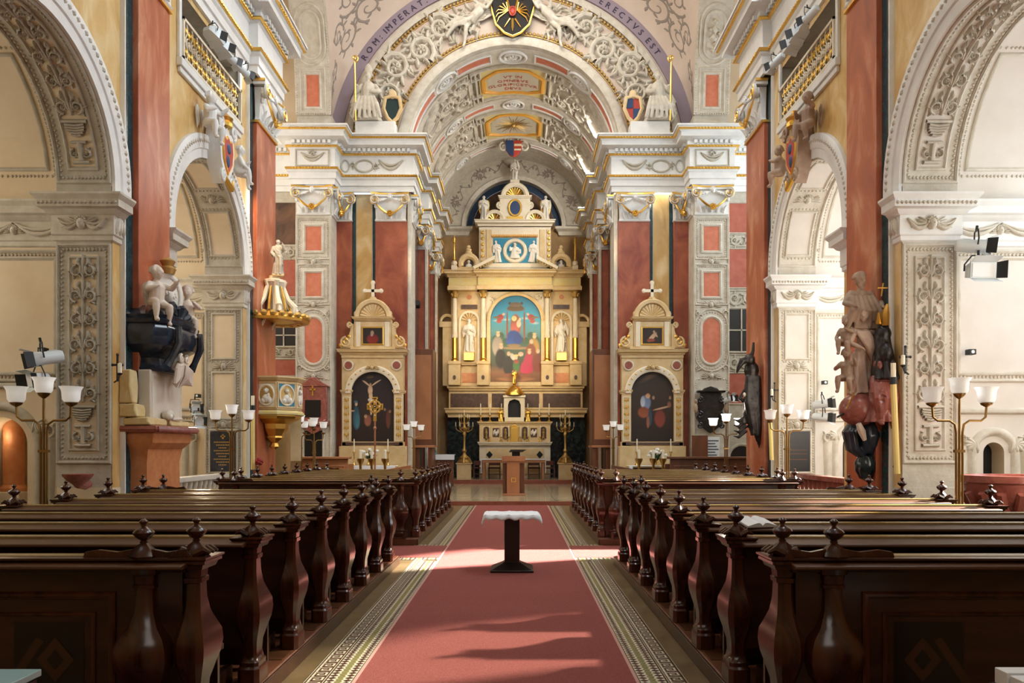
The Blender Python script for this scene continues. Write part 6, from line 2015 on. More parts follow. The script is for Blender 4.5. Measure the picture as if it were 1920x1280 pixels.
def build_pew(s, kind, name, label, group, y):
    """kind: 'pew', 'last' (panelled back towards the entrance) or 'front' (kneeling screen at the block's head)"""
    t = thing(name, label, 'pew', (s * PEW_X0, y, PLAT), 0, group)
    key = s
    if key not in PEWM:
        PEWM[key] = {}
        for k, (m_, b) in pew_parts(s).items():
            o = b.build(k, m_, None)
            PEWM[key][k] = o.data
            bpy.data.objects.remove(o)
    D = PEWM[key]
    for x in (0, s * PEW_L):
        e = link('end_panel', D['end_panel'], t); e.location = (x, 0, 0)
        f = link('finial', D['finial'], e)
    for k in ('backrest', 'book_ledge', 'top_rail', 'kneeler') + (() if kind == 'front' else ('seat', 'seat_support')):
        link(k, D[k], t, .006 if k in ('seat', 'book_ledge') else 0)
    if kind != 'pew':
        yy = -.05 if kind == 'last' else .05
        fq = -1 if kind == 'last' else 1
        if kind + str(s) not in PEWM:
            P = {}
            b = MB(); b.box(s * .05, s * (PEW_L - .05), min(yy, yy - fq * .03), max(yy, yy - fq * .03), 0, .885); P['closing_panel'] = b.build('closing_panel', 'wood_board', None).data
            b = MB(); b.sweep([(s * .02, yy), (s * (PEW_L - .02), yy)], [(0, .86), (.03, .865), (.035, .89), (.05, .90), (.055, .92), (.075, .935), (.075, .945), (0, .945)], 1 if (kind == 'last') == (s > 0) else -1); P['panel_cornice'] = b.build('panel_cornice', 'wood_board', None, 30).data
            Sx = lambda u_, v_, h_=0: (s * u_, yy + fq * h_, v_)
            b = MB()
            for u0, u1 in ((.42, 1.60), (1.72, 2.92)):
                frame(b, Sx, rect(u0, u1, .12, .74), .04, .022); frame(b, Sx, rect(u0 + .10, u1 - .10, .22, .64), .025, .015)
            P['panel_frame'] = b.build('panel_frame', 'wood', None).data
            for ii, (u0, u1) in enumerate(((.42, 1.60), (1.72, 2.92))):
                b = MB()
                for uc in (u0 + .30,):
                    b.cur = 1
                    panel(b, Sx, [(uc - .15, .26), (uc + .22, .26), (uc + .22, .60), (uc - .15, .60)], .003)
                    b.cur = 0
                    panel(b, Sx, [(uc, .28), (uc + .10, .40), (uc, .52), (uc - .10, .40)], .006)
                    panel(b, Sx, [(uc + .06, .50), (uc + .22, .26), (uc + .26, .28), (uc + .10, .52)], .005)
                    b.cur = 1
                    panel(b, Sx, [(uc, .345), (uc + .045, .40), (uc, .455), (uc - .045, .40)], .008)
                P['inlay%d' % ii] = b.build('inlay', ['inlay', 'inlay_dark'], None, flat=True).data
            b = baluster_mesh(0)
            if kind == 'front':
                b.v = [(x, -y_, z) for x, y_, z in b.v]
            P['baluster'] = b.build('baluster', 'wood', None).data
            b = MB(); finial_mesh(b, 0, 0, .942); P['panel_finial'] = b.build('panel_finial', 'wood', None).data
            b = MB()
            b.prism([(-.02, 0), (.56, 0), (.55, .03), (.48, .042), (.38, .03), (.30, .045), (.22, .05), (.12, .03), (.02, .045)], (0, yy + fq * .02 - .012, .942), (s, 0, 0), AZ, (0, .03, 0)); P['crest'] = b.build('crest', 'wood', None).data
            for o in [o for o in COL.objects if o.parent is None and o.data in list(P.values())]:
                bpy.data.objects.remove(o)
            PEWM[kind + str(s)] = P
        P = PEWM[kind + str(s)]
        for k in ('closing_panel', 'panel_cornice', 'panel_frame', 'inlay0', 'inlay1', 'crest'):
            link(k.rstrip('01'), P[k], t)
        for x in (.24, PEW_L - .24):
            e = link('baluster', P['baluster'], t); e.location = (s * x, yy, 0)
            f = link('panel_finial', P['panel_finial'], e); f.location = (0, fq * .03, 0)
        c = link('crest', P['crest'], t); c.location = (s * (PEW_L - .54), 0, 0)
    return t
WORD = ('first', 'second', 'third', 'fourth', 'fifth', 'sixth', 'seventh', 'eighth')
for s in (-1, 1):
    sd = 'left' if s < 0 else 'right'
    for bl, (y0, nm) in enumerate(((4.12, 'near'), (13.02, 'far'))):
        for k in range(8):
            kind = 'last' if k == 0 else ('front' if k == 7 else 'pew')
            if kind == 'last':
                lab = 'dark carved pew with panelled back closing the %s %s block' % (nm, sd)
            elif kind == 'front':
                lab = 'dark carved kneeling screen at the head of the %s %s pew block' % (nm, sd)
            else:
                lab = 'dark carved wooden pew, %s row from behind in the %s %s block' % (WORD[k], nm, sd)
            build_pew(s, kind, 'church_pew', lab, 'pews in the %s %s block' % (nm, sd), y0 + .877 * k)

# ================================================================== LAMP STANDARDS
LAMPM = {}
def lamp(x, y, label, lit=False, base=PLAT, h=2.42, scale=1.0):
    t = thing('lamp_standard', label, 'lamp', (x, y, base), 0, 'brass lamp standards beside the pews')
    H = h - base
    if 'pole' not in LAMPM:
        b = MB(); b.box(-.14, .14, -.08, .08, 0, .03); b.tube([(0, .02, .02), (0, .02, 1.5)], .006, 5); LAMPM['base'] = b.build('base', 'dark_brass', None, bev=.004).data
        b = MB(); b.tube([(0, 0, 0), (0, 0, H - .20)], .014, 8); b.lathe([(.014, -.06), (.05, -.03), (.065, -.0), (.03, .01)], 14, (0, 0, H - .19)); LAMPM['pole'] = b.build('pole', 'dark_brass', None).data
        for q in (-1, 1):
            b = MB(); b.tube([(q * .035, 0, 0), (q * .035, 0, H - .62), (q * .05, 0, H - .53), (q * .11, 0, H - .49), (q * .24, 0, H - .49), (q * .29, 0, H - .45), (q * .30, 0, H - .33)], .013, 8)
            b.lathe([(.014, -.05), (.055, -.025), (.065, -.005), (.03, .005)], 14, (q * .30, 0, H - .29)); LAMPM['arm%d' % q] = b.build('arm', 'dark_brass', None).data
        b = MB(); b.lathe([(.03, 0), (.072, .004), (.088, .03), (.092, .09), (.098, .13), (.118, .165), (.122, .17), (.115, .168), (.094, .135), (.086, .09), (.08, .035), (.02, .012)], 24); LAMPM['shade'] = b.build('shade', 'glass_shade', None).data
        LAMPM['lit'] = LAMPM['shade'].copy(); LAMPM['lit'].materials[0] = M['glass_lit']
        for o in [o for o in COL.objects if o.parent is None and o.data in list(LAMPM.values())]:
            bpy.data.objects.remove(o)
    link('base', LAMPM['base'], t)
    for zz in (.63, .86, 1.46):
        c = MB() if 'clip' not in LAMPM else None
        if c:
            c.box(-.055, .055, -.02, .026, 0, .03); o = c.build('clip', 'dark_brass', t, bev=.004); LAMPM['clip'] = o.data
        else:
            o = link('clip', LAMPM['clip'], t)
        o.location = (0, 0, zz)
    p = link('pole', LAMPM['pole'], t); sh = LAMPM['lit' if lit else 'shade']
    o = link('glass_shade', sh, p); o.location = (0, 0, H - .19)
    for q in (-1, 1):
        a = link('arm', LAMPM['arm%d' % q], t); o = link('glass_shade', sh, a); o.location = (q * .30, 0, H - .29)
    if lit:
        l = bpy.data.lights.new('lamp_bulb', 'POINT'); l.energy = 12; l.color = (1, .9, .75); l.shadow_soft_size = .1
        lo = bpy.data.objects.new('lamp_bulb', l); lo.location = (0, 0, H + .12); lo.parent = t; COL.objects.link(lo)
    return t
def lx(px, Y):
    return .15 + (px - 970) * Y / 1440
lamp(-5.03, 8.40, 'nearest brass three-armed lamp with white glass shades, left side')
lamp(-5.03, 13.94, 'brass three-armed lamp with white shades before the black plaque, left side')
lamp(-5.15, 18.75, 'brass three-armed lamp with white shades below the pulpit')
lamp(5.03, 8.48, 'nearest brass three-armed lamp with white glass shades, right side')
lamp(5.03, 13.9, 'brass three-armed lamp with unlit white shades, right side before the dark grille')
lamp(5.03, 17.95, 'brass three-armed lamp with glowing white shades on the right', True)

# ================================================================== SHARED SMALL BUILDERS
def putto_mesh(name, matname, pose, vox=.012):
    """child figure about .75 m tall when standing; seat point at the origin, facing -Y"""
    b = MB()
    k = .62
    J = dict(pelvis=(0, 0, .07), chest=(0, -.02, .27), neck=(0, -.02, .36), head=(0, -.04, .475), hs=2.0,
             lsh=(-.095, -.02, .31), rsh=(.095, -.02, .31), lhip=(-.06, 0, .06), rhip=(.06, 0, .06))
    J.update(pose)
    nude(b, J, k, 1.6, pose.get('yaw', 0), pose.get('pitch', 0))
    return remesh(b, name, matname, vox, 1)
POSE_A = dict(lel=(-.17, -.10, .22), lha=(-.08, -.20, .26), rel=(.18, -.08, .27), rha=(.20, -.20, .36), lkn=(-.09, -.19, .05), lan=(-.09, -.19, -.16), rkn=(.10, -.18, .0), ran=(.11, -.13, -.20), yaw=.5)
POSE_B = dict(lel=(-.16, -.06, .18), lha=(-.13, -.17, .10), rel=(.15, -.12, .24), rha=(.05, -.20, .30), lkn=(-.10, -.17, .10), lan=(-.08, -.20, -.12), rkn=(.07, -.20, .04), ran=(.08, -.17, -.17), yaw=-.4, pitch=.25)
PUTTO = {('A', m_): putto_mesh('putto_body', m_, POSE_A) for m_ in ('statue',)}
PUTTO[('B', 'statue')] = putto_mesh('putto_body', 'statue', POSE_B)
def recolour(me, m_):
    c = me.copy(); c.materials[0] = M[m_]; return c
def place(me, name, parent, loc, sc=1.0, rot=(0, 0, 0)):
    o = link(name, me, parent); o.location = loc; o.scale = (sc,) * 3 if not hasattr(sc, '__len__') else sc; o.rotation_euler = rot
    return o
def small_wings(parent, loc, rz, L, m_):
    for q in (-1, 1):
        b = MB(); b.T = Matrix.Rotation(rz, 4, 'Z'); wing(b, q * .03, .09, .30, q, L); o = b.build('wing', m_, parent); o.location = loc

# ------------------------------------------------------------------ cartouches with putti over the second arches
for s, root in ((-1, WL), (1, WR)):
    m_ = 'white' if s < 0 else 'statue_brown'
    fa, fb = recolour(PUTTO[('A', 'statue')], m_), recolour(PUTTO[('B', 'statue')], m_)
    rz = -PI / 2 * s
    place(fa, 'putto', root, (s * (W - .22), 13.95, 7.42), 1.15, (0, 0, rz + .3 * s))
    place(fb, 'putto', root, (s * (W - .25), 15.35, 7.05), 1.05, (0, 0, rz - .4 * s))
    small_wings(root, (s * (W - .15), 13.95, 7.42), rz, .45, m_)
    Sx = lambda u_, v_, h_=0: (s * (W - .22 - h_), 14.62 + u_, 7.25 + v_)
    b = MB()
    sh = [(-.30, .42), (-.12, .36), (0, .46), (.12, .36), (.30, .42), (.36, .1), (.30, -.25), (.12, -.48), (0, -.60), (-.12, -.48), (-.30, -.25), (-.36, .1)]
    b.prism(sh, (s * (W - .30), 14.62, 7.25), (0, 1, 0), AZ, (s * .28, 0, 0))
    for q in (-1, 1):
        p = spiral(q * .30, .45, .14, -PI / 2, 1.5, q, 16); b.tube([Sx(a, c, .08) for a, c in p], .04, 6)
        p = spiral(q * .20, -.52, .12, PI / 2, 1.5, -q, 16); b.tube([Sx(a, c, .08) for a, c in p], .035, 6)
    co = b.build('cartouche', m_, root, 30)
    b = MB(); b.prism([(a * .62, c * .62) for a, c in sh], (s * (W - .31), 14.62, 7.22), (0, 1, 0), AZ, (-s * .02, 0, 0)); b.build('shield_field', 'shield_red', co)
    b = MB(); b.ell((s * (W - .33), 14.62, 7.30), (.03, .10, .10), 8, 5); b.ell((s * (W - .33), 14.58, 7.05), (.03, .08, .12), 8, 5); b.build('shield_charge', 'shield_blue', co)
    b = MB()
    frame(b, lambda u_, v_, h_=0: (s * (W - .30 - h_), 14.62 + u_, 7.22 + v_), [(a * .66, c * .66) for a, c in sh], .05, .03)
    b.lathe([(.14, 0), (.15, .06), (.12, .10), (.16, .16), (.04, .26), (.05, .30)], 10, (s * (W - .25), 14.62, 7.72)); b.tube([Sx(-.15, -.55, .1), Sx(.1, -.68, .12), Sx(.2, -.5, .1)], [.05, .06, .03], 6)
    b.build('gilding', 'gold', co)

# ------------------------------------------------------------------ imperial shield with flying angels, bishops on the cornice
b = MB()
shp = [(-.62, .78), (-.30, .66), (0, .74), (.30, .66), (.62, .78), (.66, .2), (.50, -.36), (.24, -.62), (0, -.72), (-.24, -.62), (-.50, -.36), (-.66, .2)]
xs, zsn = 0, CZ + 4.32
b.prism(shp, (xs, 24.10, zsn), AX, AZ, (0, .2, 0))
eg = b.build('eagle_shield', 'shield_black', cl, bev=.03)
b = MB()
SE = lambda u_, v_, h_=0: (u_, 24.09 - h_, zsn + v_)
frame(b, SE, [(a * 1.04, c * 1.04) for a, c in shp], .06, .06)
for q in (-1, 1):
    p = [(q * .04, -.1), (q * .10, .15), (q * .16, .38), (q * .28, .46), (q * .36, .38)]
    b.tube([SE(a, c, .02) for a, c in p], [.045, .035, .03, .04, .012], 6)
    for k in range(6):
        a = -.5 + k * .38
        b.tube([SE(q * .14, .05, .02), SE(q * (.14 + .32 * math.cos(a)), .05 + .32 * math.sin(a) - .06, .03), SE(q * (.14 + .40 * math.cos(a)), .05 + .42 * math.sin(a) - .16, .01)], [.014, .022, .006], 5)
    b.tube([SE(q * .08, -.2, .02), SE(q * .20, -.38, .03), SE(q * .26, -.46, .01)], [.025, .018, .01], 5)
b.tube([SE(0, -.2, .02), SE(0, -.45, .03), SE(0, -.58, .01)], [.035, .045, .01], 6)
b.tube([SE(-.1, .56, .03), SE(0, .60, .03), SE(.1, .56, .03)], [.03, .05, .03], 6)
b.build('gilt_double_eagle', 'gold', eg)
b = MB(); frame(b, lambda u_, v_, h_=0: SE(u_, v_, h_ + .05), oval(0, 0.02, .10, .14, 16), .04, .03); b.ell(SE(0, .02, .05), (.08, .04, .11), 10, 6); b.build('breast_shield', 'shield_red', eg)
for q in (-1, 1):
    b = MB()
    J = dict(pelvis=(q * 1.30, 0, -.10), chest=(q * 1.02, -.08, .16), neck=(q * .90, -.12, .30), head=(q * .80, -.16, .42), belly=(0, -.04, 0),
             lsh=(q * 1.02 - .14, -.1, .28), rsh=(q * 1.02 + .14, -.06, .24), lhip=(q * 1.30 - .08, 0, -.12), rhip=(q * 1.30 + .08, 0, -.12),
             lel=(q * .80, -.22, .18), lha=(q * .66, -.25, .34), rel=(q * 1.20, -.18, .42), rha=(q * .96, -.22, .55),
             lkn=(q * 1.46, -.12, -.42), lan=(q * 1.50, -.04, -.78), rkn=(q * 1.75, -.08, -.10), ran=(q * 2.05, -.02, -.28), lto=(q * .05, -.03, -.14), rto=(q * .14, -.02, -.05))
    nude(b, J, 1.25, 1.15, -q * .7)
    for k in range(7):
        b.tube([(q * (1.15 + .05 * k), -.12, .02 - .05 * k), (q * (1.40 + .07 * k), -.16, -.18 - .02 * k), (q * (1.72 + .06 * k), -.06, -.05 - .10 * k), (q * (2.02 + .02 * k), -.02, .10 - .12 * k)], [.05, .07, .06, .02], 6)
    fm = remesh(b, 'flying_angel', 'stucco', .018, 1)
    o = place(fm, 'flying_angel', cl, (0, 24.16, CZ + 4.22))
    b = MB(); b.T = Matrix.Rotation(q * 1.9, 4, 'Y'); wing(b, 0, .02, .05, q, 1.25); w_ = b.build('wing', 'stucco', o); w_.location = (q * 1.18, -.02, .22)
def bishop(s):
    b = MB()
    robe(b, 0, .75, .42, .28, .22, .18, .05, 8, 0, 0, (0, 0), 40, 1.0)
    b.tube([(0, 0, .6), (0, -.02, .95), (0, -.02, 1.18), (0, -.03, 1.28)], [.22, .24, .17, .07], 12)
    face(b, (s * -.02, -.08, 1.42), .125, s * .5, .1, s < 0)
    if s < 0:
        b.loft([[(rx * math.cos(a), -.04 + ry * math.sin(a), z) for a in [2 * PI * j / 12 for j in range(12)]] for rx, ry, z in ((.11, .10, 1.50), (.13, .09, 1.62), (.10, .05, 1.74), (.01, .01, 1.84))])
    limb(b, (.21, 0, 1.12), (.36, -.12, .9), (.30, -.28, 1.05) if s > 0 else (.12, -.3, .85), .085, .075, .05); limb(b, (-.21, 0, 1.12), (-.36, -.12, .9), (-.30, -.28, 1.05) if s < 0 else (-.12, -.3, .85), .085, .075, .05)
    for k in range(6):
        b.tube([(-.25 + .09 * k, -.2, .72), (-.32 + .13 * k, -.32, .40), (-.42 + .17 * k, -.26, .02)], [.05, .07, .05], 6)
        b.tube([(s * .2, 0, 1.05 - .08 * k), (s * (.42 + .03 * k), .02, .85 - .12 * k), (s * (.60 - .03 * k), .04, .62 - .12 * k)], [.06, .07, .02], 6)
    return remesh(b, 'bishop', 'stucco', .018, 1)
for s in (-1, 1):
    px = 692 if s < 0 else 1232
    x, z = at(px, 240, 23.95)
    o = place(bishop(s), 'stucco_figure', cl, (x, 23.86, 11.72), .98)
    b = MB()
    xx = (s * .34)
    b.tube([(xx, -.32, -.1), (xx * 1.1, -.30, 1.75)], .03, 6)
    p = spiral(xx * 1.1 - s * .0, 1.86, .12, -PI / 2, 1.2, -s, 14); b.tube([(a, -.30, c) for a, c in p], .028, 6)
    b.build('crosier', 'gold', o)
    xq = at(736 if s < 0 else 1187, 205, 23.9)[0]
    b = MB(); sh = [(-.20, .30), (0, .36), (.20, .30), (.25, .0), (.14, -.26), (0, -.40), (-.14, -.26), (-.25, 0)]
    b.prism(sh, (xq, 23.88, 12.13), AX, AZ, (0, .12, 0)); so_ = b.build('oval_shield', 'shield_green' if s < 0 else 'shield_red', cl, bev=.02)
    b = MB(); frame(b, lambda u_, v_, h_=0: (xq + u_, 23.87 - h_, 12.13 + v_), [(a * 1.1, c * 1.1) for a, c in sh], .11, .05)
    b.ell((xq, 23.90, 12.58), (.13, .08, .16), 8, 6); b.ell((xq, 23.9, 11.70), (.12, .07, .08), 8, 5)
    b.build('shield_frame', 'altar', so_)
    if s > 0:
        b = MB(); b.prism([(-.2, .28), (0, .33), (0, .02), (-.22, .02)], (xq, 23.875, 12.13), AX, AZ, (0, -.01, 0)); b.prism([(0, 0), (.22, 0), (.13, -.24), (0, -.36)], (xq, 23.875, 12.13), AX, AZ, (0, -.01, 0)); b.build('shield_quarter', 'shield_blue', so_)
    x0 = at(665 if s < 0 else 1183, 0, 23.7)[0]; x1 = at(740 if s < 0 else 1257, 0, 23.7)[0]
    b = MB(); b.box(x0, x1, 23.75, 24.3, 11.29, 11.70); b.build('cornice_plinth', 'white', cl, bev=.012)
# shield hanging at the last vault rib
b = MB(); zz = CZ + 3.05; sh = [(-.34, .26), (.34, .26), (.34, -.1), (.18, -.34), (0, -.42), (-.18, -.34), (-.34, -.1)]
b.prism(sh, (0, 31.6, zz), AX, AZ, (0, .12, 0)); vs = b.build('vault_shield', 'shield_red', cl, bev=.02)
b = MB(); b.prism([(-.33, .25), (0, .25), (0, -.40), (-.18, -.33), (-.33, -.1)], (0, 31.595, zz), AX, AZ, (0, -.01, 0)); b.build('shield_half', 'shield_blue', vs)
b = MB(); b.box(.02, .33, 31.57, 31.6, zz + .02, zz + .10); b.box(.02, .30, 31.57, 31.6, zz - .16, zz - .10); b.build('shield_bar', 'altar_white', vs)
b = MB()
for q in (-1, 1):
    p = spiral(q * .42, zz, .2, PI / 2, 1.3, -q, 14); b.tube([(a, 31.65, c) for a, c in p], .05, 6)
    p = spiral(q * .25, zz + .32, .14, 0, 1.3, q, 14); b.tube([(a, 31.65, c) for a, c in p], .04, 6)
b.build('shield_scroll', 'stucco', vs)

# ================================================================== PULPIT
PX, PY = -5.36, 17.42
pt = thing('pulpit', 'octagonal cream and gold pulpit on the red pilaster, with relief roundels', 'pulpit', (PX, PY, 2.2))
def octa(r, z, c=(0, 0)):
    return [(c[0] + r * math.cos(PI / 8 + k * PI / 4), c[1] + r * math.sin(PI / 8 + k * PI / 4), z) for k in range(8)]
b = MB(); b.loft([octa(r, z) for r, z in ((.56, .16), (.56, .24), (.60, .26), (.60, .88), (.64, .90), (.69, .96), (.69, .99), (.62, .99))]); b.build('basket', 'altar', pt, 20)
b = MB(); b.loft([octa(r, z) for r, z in ((.05, -.62), (.12, -.56), (.08, -.48), (.22, -.36), (.20, -.32), (.30, -.16), (.32, -.05), (.56, .06), (.60, .12), (.60, .16))]); b.build('console', 'gold', pt, 20)
b = MB(); b.loft([octa(r, z) for r, z in ((.63, .13), (.66, .15), (.66, .19), (.61, .24))]); b.build('gilt_band', 'gilt_panel', pt, 20)
for k in range(8):
    a = k * PI / 4
    nx, ny = math.cos(a), math.sin(a)
    if nx < -.8:
        continue
    r0 = .60 * math.cos(PI / 8) + .004
    Sx = lambda u_, v_, h_=0: (nx * (r0 + h_) - ny * u_, ny * (r0 + h_) + nx * u_, v_)
    f = MB(); panel(f, Sx, rect(-.205, .205, .31, .84), .003); fo = f.build('panel', 'sky_blue' if k % 2 else 'altar_white', pt, flat=True)
    f = MB(); frame(f, Sx, rect(-.205, .205, .31, .84), .04, .02); f.build('panel_frame', 'altar', fo)
    f = MB(); frame(f, Sx, oval(0, .575, .17, .22, 20), .05, .035); f.build('roundel_frame', 'altar_white', fo)
    f = MB(); panel(f, Sx, oval(0, .575, .155, .205, 20), .006); f.build('roundel_ground', 'old_gold', fo, flat=True)
    f = MB()
    cherub(f, Sx, 0.0, .66, .055, .07, .1)
    for xx, yy, rx, ry in ((0, .50, .10, .10), (-.06, .45, .06, .07), (.07, .46, .06, .08), (.05, .56, .03, .06)):
        rings = [[Sx(xx + rx * k_ * math.cos(2 * PI * j / 10), yy + ry * k_ * math.sin(2 * PI * j / 10), .06 * q_) for j in range(10)] for k_, q_ in ((1, 0), (.85, .6), (.4, .95), (.05, 1))]
        f.loft(rings, True, False)
    f.build('relief_figure', 'statue_white', fo)
# back panel and canopy
b = MB(); b.box(-.42, -.33, -.42, .42, .98, 2.35); b.build('back_panel', 'white', pt, bev=.01)
b = MB(); b.box(-.33, -.315, -.20, .02, 1.0, 1.95); b.build('mosaic_gold', 'gilt_panel', pt)
b = MB(); b.box(-.33, -.315, .04, .2, 1.0, 1.95); b.build('mosaic_blue', 'sky_blue', pt)
b = MB()
frame(b, lambda u_, v_, h_=0: (-.33 + h_, u_, v_), rect(-.26, .26, .98, 2.0), .07, .04)
for q in (-1, 1):
    b.tube([(-.30, q * .34, 2.0), (-.22, q * .34, 2.12), (-.10, q * .34, 2.3)], [.07, .06, .03], 6)
    b.tube([(-.30, q * .2, 2.02), (-.24, q * .1, 2.12), (-.26, 0, 2.06)], [.05, .06, .05], 6)
b.build('carved_frame', 'altar_white', pt)
CT = 2.24
cn = MB(); cn.loft([octa(r, z) for r, z in ((.10, CT + .10), (.40, CT + .04), (.70, CT), (.76, CT), (.78, CT + .06), (.74, CT + .10), (.66, CT + .14), (.30, CT + .26), (.10, CT + .28))]); cno = cn.build('canopy', 'gold', pt, 20)
b = MB()
for rr in (.28, .50):
    b.loft([octa(rr, CT + (.065 if rr < .3 else .02)), octa(rr + .03, CT + (.06 if rr < .3 else .012)), octa(rr + .06, CT + (.055 if rr < .3 else .012))], True, False)
for k in range(16):
    a = k * PI / 8
    b.ell((.60 * math.cos(a), .60 * math.sin(a), CT + .005), (.05, .05, .015), 6, 4)
b.build('soffit_ornament', 'gilt_orange', cno)
b = MB()
for k in range(24):
    a = k * PI / 12
    b.ell((.74 * math.cos(a), .74 * math.sin(a), CT + .12), (.07, .07, .07), 6, 4)
b.build('cresting', 'old_gold', cno)
b = MB()
for k in range(6):
    a = k * PI / 3
    c, s_ = math.cos(a), math.sin(a)
    b.tube([(.42 * c, .42 * s_, CT + .18), (.46 * c, .46 * s_, CT + .34), (.30 * c, .30 * s_, CT + .52), (.20 * c, .20 * s_, CT + .80), (.24 * c, .24 * s_, CT + .94)], [.07, .08, .06, .05, .06], 8)
    b.tube([(.42 * c, .42 * s_, CT + .18), (.52 * c, .52 * s_, CT + .22), (.50 * c, .50 * s_, CT + .32)], [.05, .05, .03], 6)
b.lathe([(.20, CT + .25), (.16, CT + .6), (.22, CT + .85), (.26, CT + .90), (.26, CT + .96), (.12, CT + 1.0), (.12, CT + 1.06)], 12)
b.build('volute_crown', 'altar_white', cno)
b = MB()
for k in range(6):
    a = k * PI / 3 + .5
    b.tube([(.36 * math.cos(a), .36 * math.sin(a), CT + .25), (.30 * math.cos(a), .30 * math.sin(a), CT + .5), (.22 * math.cos(a), .22 * math.sin(a), CT + .8)], [.03, .035, .02], 5)
b.build('crown_gilding', 'gold', cno)
st_ = statue('pulpit_statue', 'small grey statue of a preacher on the pulpit canopy', SM[2], -5.26, PY - .05, 2.2 + CT + 1.07, .80, .3, None, None, 'gold', 'stucco_grey')
b = MB()
n = 14
for i in range(n):
    t0, t1 = i / n, (i + 1) / n
    a0_, a1_ = .3 + 1.35 * t0, .3 + 1.35 * t1
    def cp(a, r):
        return (PX - .55 + r * math.cos(a), PY + .35 + r * math.sin(a))
    z0, z1 = 2.25 - 1.45 * t0, 2.25 - 1.45 * t1
    q0 = [cp(a0_, .78), cp(a0_, 1.02)]; q1 = [cp(a1_, .78), cp(a1_, 1.02)]
    b.loft([[(*q0[0], z0 - .95), (*q0[1], z0 - .95), (*q0[1], z0 + .75), (*q0[0], z0 + .75)], [(*q1[0], z1 - .95), (*q1[1], z1 - .95), (*q1[1], z1 + .75), (*q1[0], z1 + .75)]])
stt = tag(b.build('pulpit_stair', 'altar', None, 40), 'curved cream stair parapet winding up behind the pulpit', 'stair')

# ================================================================== LEFT WALL MONUMENT
mt = thing('wall_monument', 'monument with black sarcophagus on a red marble pedestal, left pilaster', 'monument', (-5.52, 12.0, 0))
PL_ = [(0, -.68), (.30, -.68), (.30, .66), (0, .66)]
b = MB(); b.loft([[(-.15 if x == 0 else x * kx, y * ky, z) for x, y in PL_] for kx, ky, z in ((.75, .93, 0), (.75, .93, .12), (.55, .86, .2), (.50, .82, 1.40), (.62, .88, 1.60), (.95, .98, 1.70), (1.0, 1.0, 1.80), (1.0, 1.0, 1.84))]); b.build('pedestal', 'red_stone', mt, 30)
b = MB(); b.sweep([(-.15, -.70), (.32, -.70), (.32, .68), (-.15, .68)], [(0, 1.84), (.05, 1.86), (.07, 1.90), (.05, 1.95), (0, 1.96)], 1); b.box(-.15, .32, -.7, .68, 1.84, 1.96)
for i in range(26):
    b.ell((.39, -.68 + 1.34 * i / 25, 1.90), (.025, .03, .05), 6, 4)
b.build('pedestal_slab', 'rose_marble', mt, 30)
for nm_, x0, x1, y0, y1, z0, z1 in (('stone_slab', -.1, .30, -.78, -.20, 1.96, 2.08), ('stone_slab', .0, .30, -.05, .6, 1.96, 2.06), ('stone_block', -.15, .12, -.80, -.52, 2.08, 2.28), ('stone_block', -.15, .05, -.80, -.60, 2.28, 2.78)):
    b = MB(); b.loft([[(x0, y0, z0), (x1, y0 + .02, z0), (x1 - .01, y1, z0), (x0, y1, z0)], [(x0, y0 + .02, (z0 + z1) / 2), (x1 - .03, y0, (z0 + z1) / 2), (x1, y1, (z0 + z1) / 2), (x0, y1, (z0 + z1) / 2)], [(x0, y0, z1 - .02), (x1 - .03, y0 + .02, z1), (x1 - .02, y1, z1 - .02), (x0, y1, z1)]]); b.build(nm_, 'yellow_stone', mt, 20, .02)
b = MB(); b.box(-.1, .18, -.50, .58, 1.97, 2.80); b.build('inscription_die', 'pale_marble', mt, bev=.02)
b = MB(); frame(b, lambda u_, v_, h_=0: (.18 + h_, u_, v_), rect(-.44, .52, 2.06, 2.72), .05, .015); b.build('die_moulding', 'pale_marble', mt)
b = MB(); b.ell((.27, -.12, 2.13), (.09, .11, .09), 10, 7); b.ell((.33, -.20, 2.09), (.05, .05, .05), 8, 5); b.tube([(.27, 0, 2.07), (.29, .3, 2.08)], .03, 6)
m = remesh(b, 'skull', 'pale_marble', .012, 3); link('skull', m, mt)
def sarc(kx, ky, z):
    return [(-.14, -.70 * ky, z), (.30 * kx, -.70 * ky, z), (.46 * kx, -.56 * ky, z), (.52 * kx, -.2 * ky, z), (.52 * kx, .25 * ky, z), (.46 * kx, .56 * ky, z), (.30 * kx, .66 * ky, z), (-.14, .66 * ky, z)]
b = MB(); b.loft([sarc(kx, ky, z) for kx, ky, z in ((.62, .66, 2.78), (.66, .70, 2.82), (.55, .64, 2.88), (.50, .62, 2.98), (.62, .72, 3.06), (.92, .94, 3.16), (1.0, 1.0, 3.28), (1.0, 1.0, 3.40), (.94, .97, 3.46), (.99, 1.0, 3.48), (1.02, 1.02, 3.53), (.95, .97, 3.56), (.99, 1.0, 3.60), (.80, .86, 3.66), (.45, .55, 3.78), (.2, .2, 3.80))]); sg_ = b.build('sarcophagus', 'black_marble', mt, 30)
b = MB()
Sx = lambda u_, v_, h_=0: (.44 + h_, u_, v_)
for q in (-1, 1):
    p = spiral(q * .16, 3.75, .12, -PI / 2, 1.5, q, 16); b.tube([(.36, a, c) for a, c in p], .05, 6)
for k in range(7):
    a = PI * (k + .5) / 7
    b.tube([(.36, 0, 3.55), (.42, .34 * math.cos(a), 3.55 + .26 * math.sin(a))], [.02, .055], 6)
b.tube([(.40, -.45, 2.86), (.46, -.42, 2.98), (.56, -.40, 3.20), (.55, -.40, 3.45)], [.07, .05, .06, .05], 8); b.tube([(.40, .40, 2.86), (.46, .40, 2.98), (.56, .38, 3.20), (.55, .38, 3.45)], [.07, .05, .06, .05], 8)
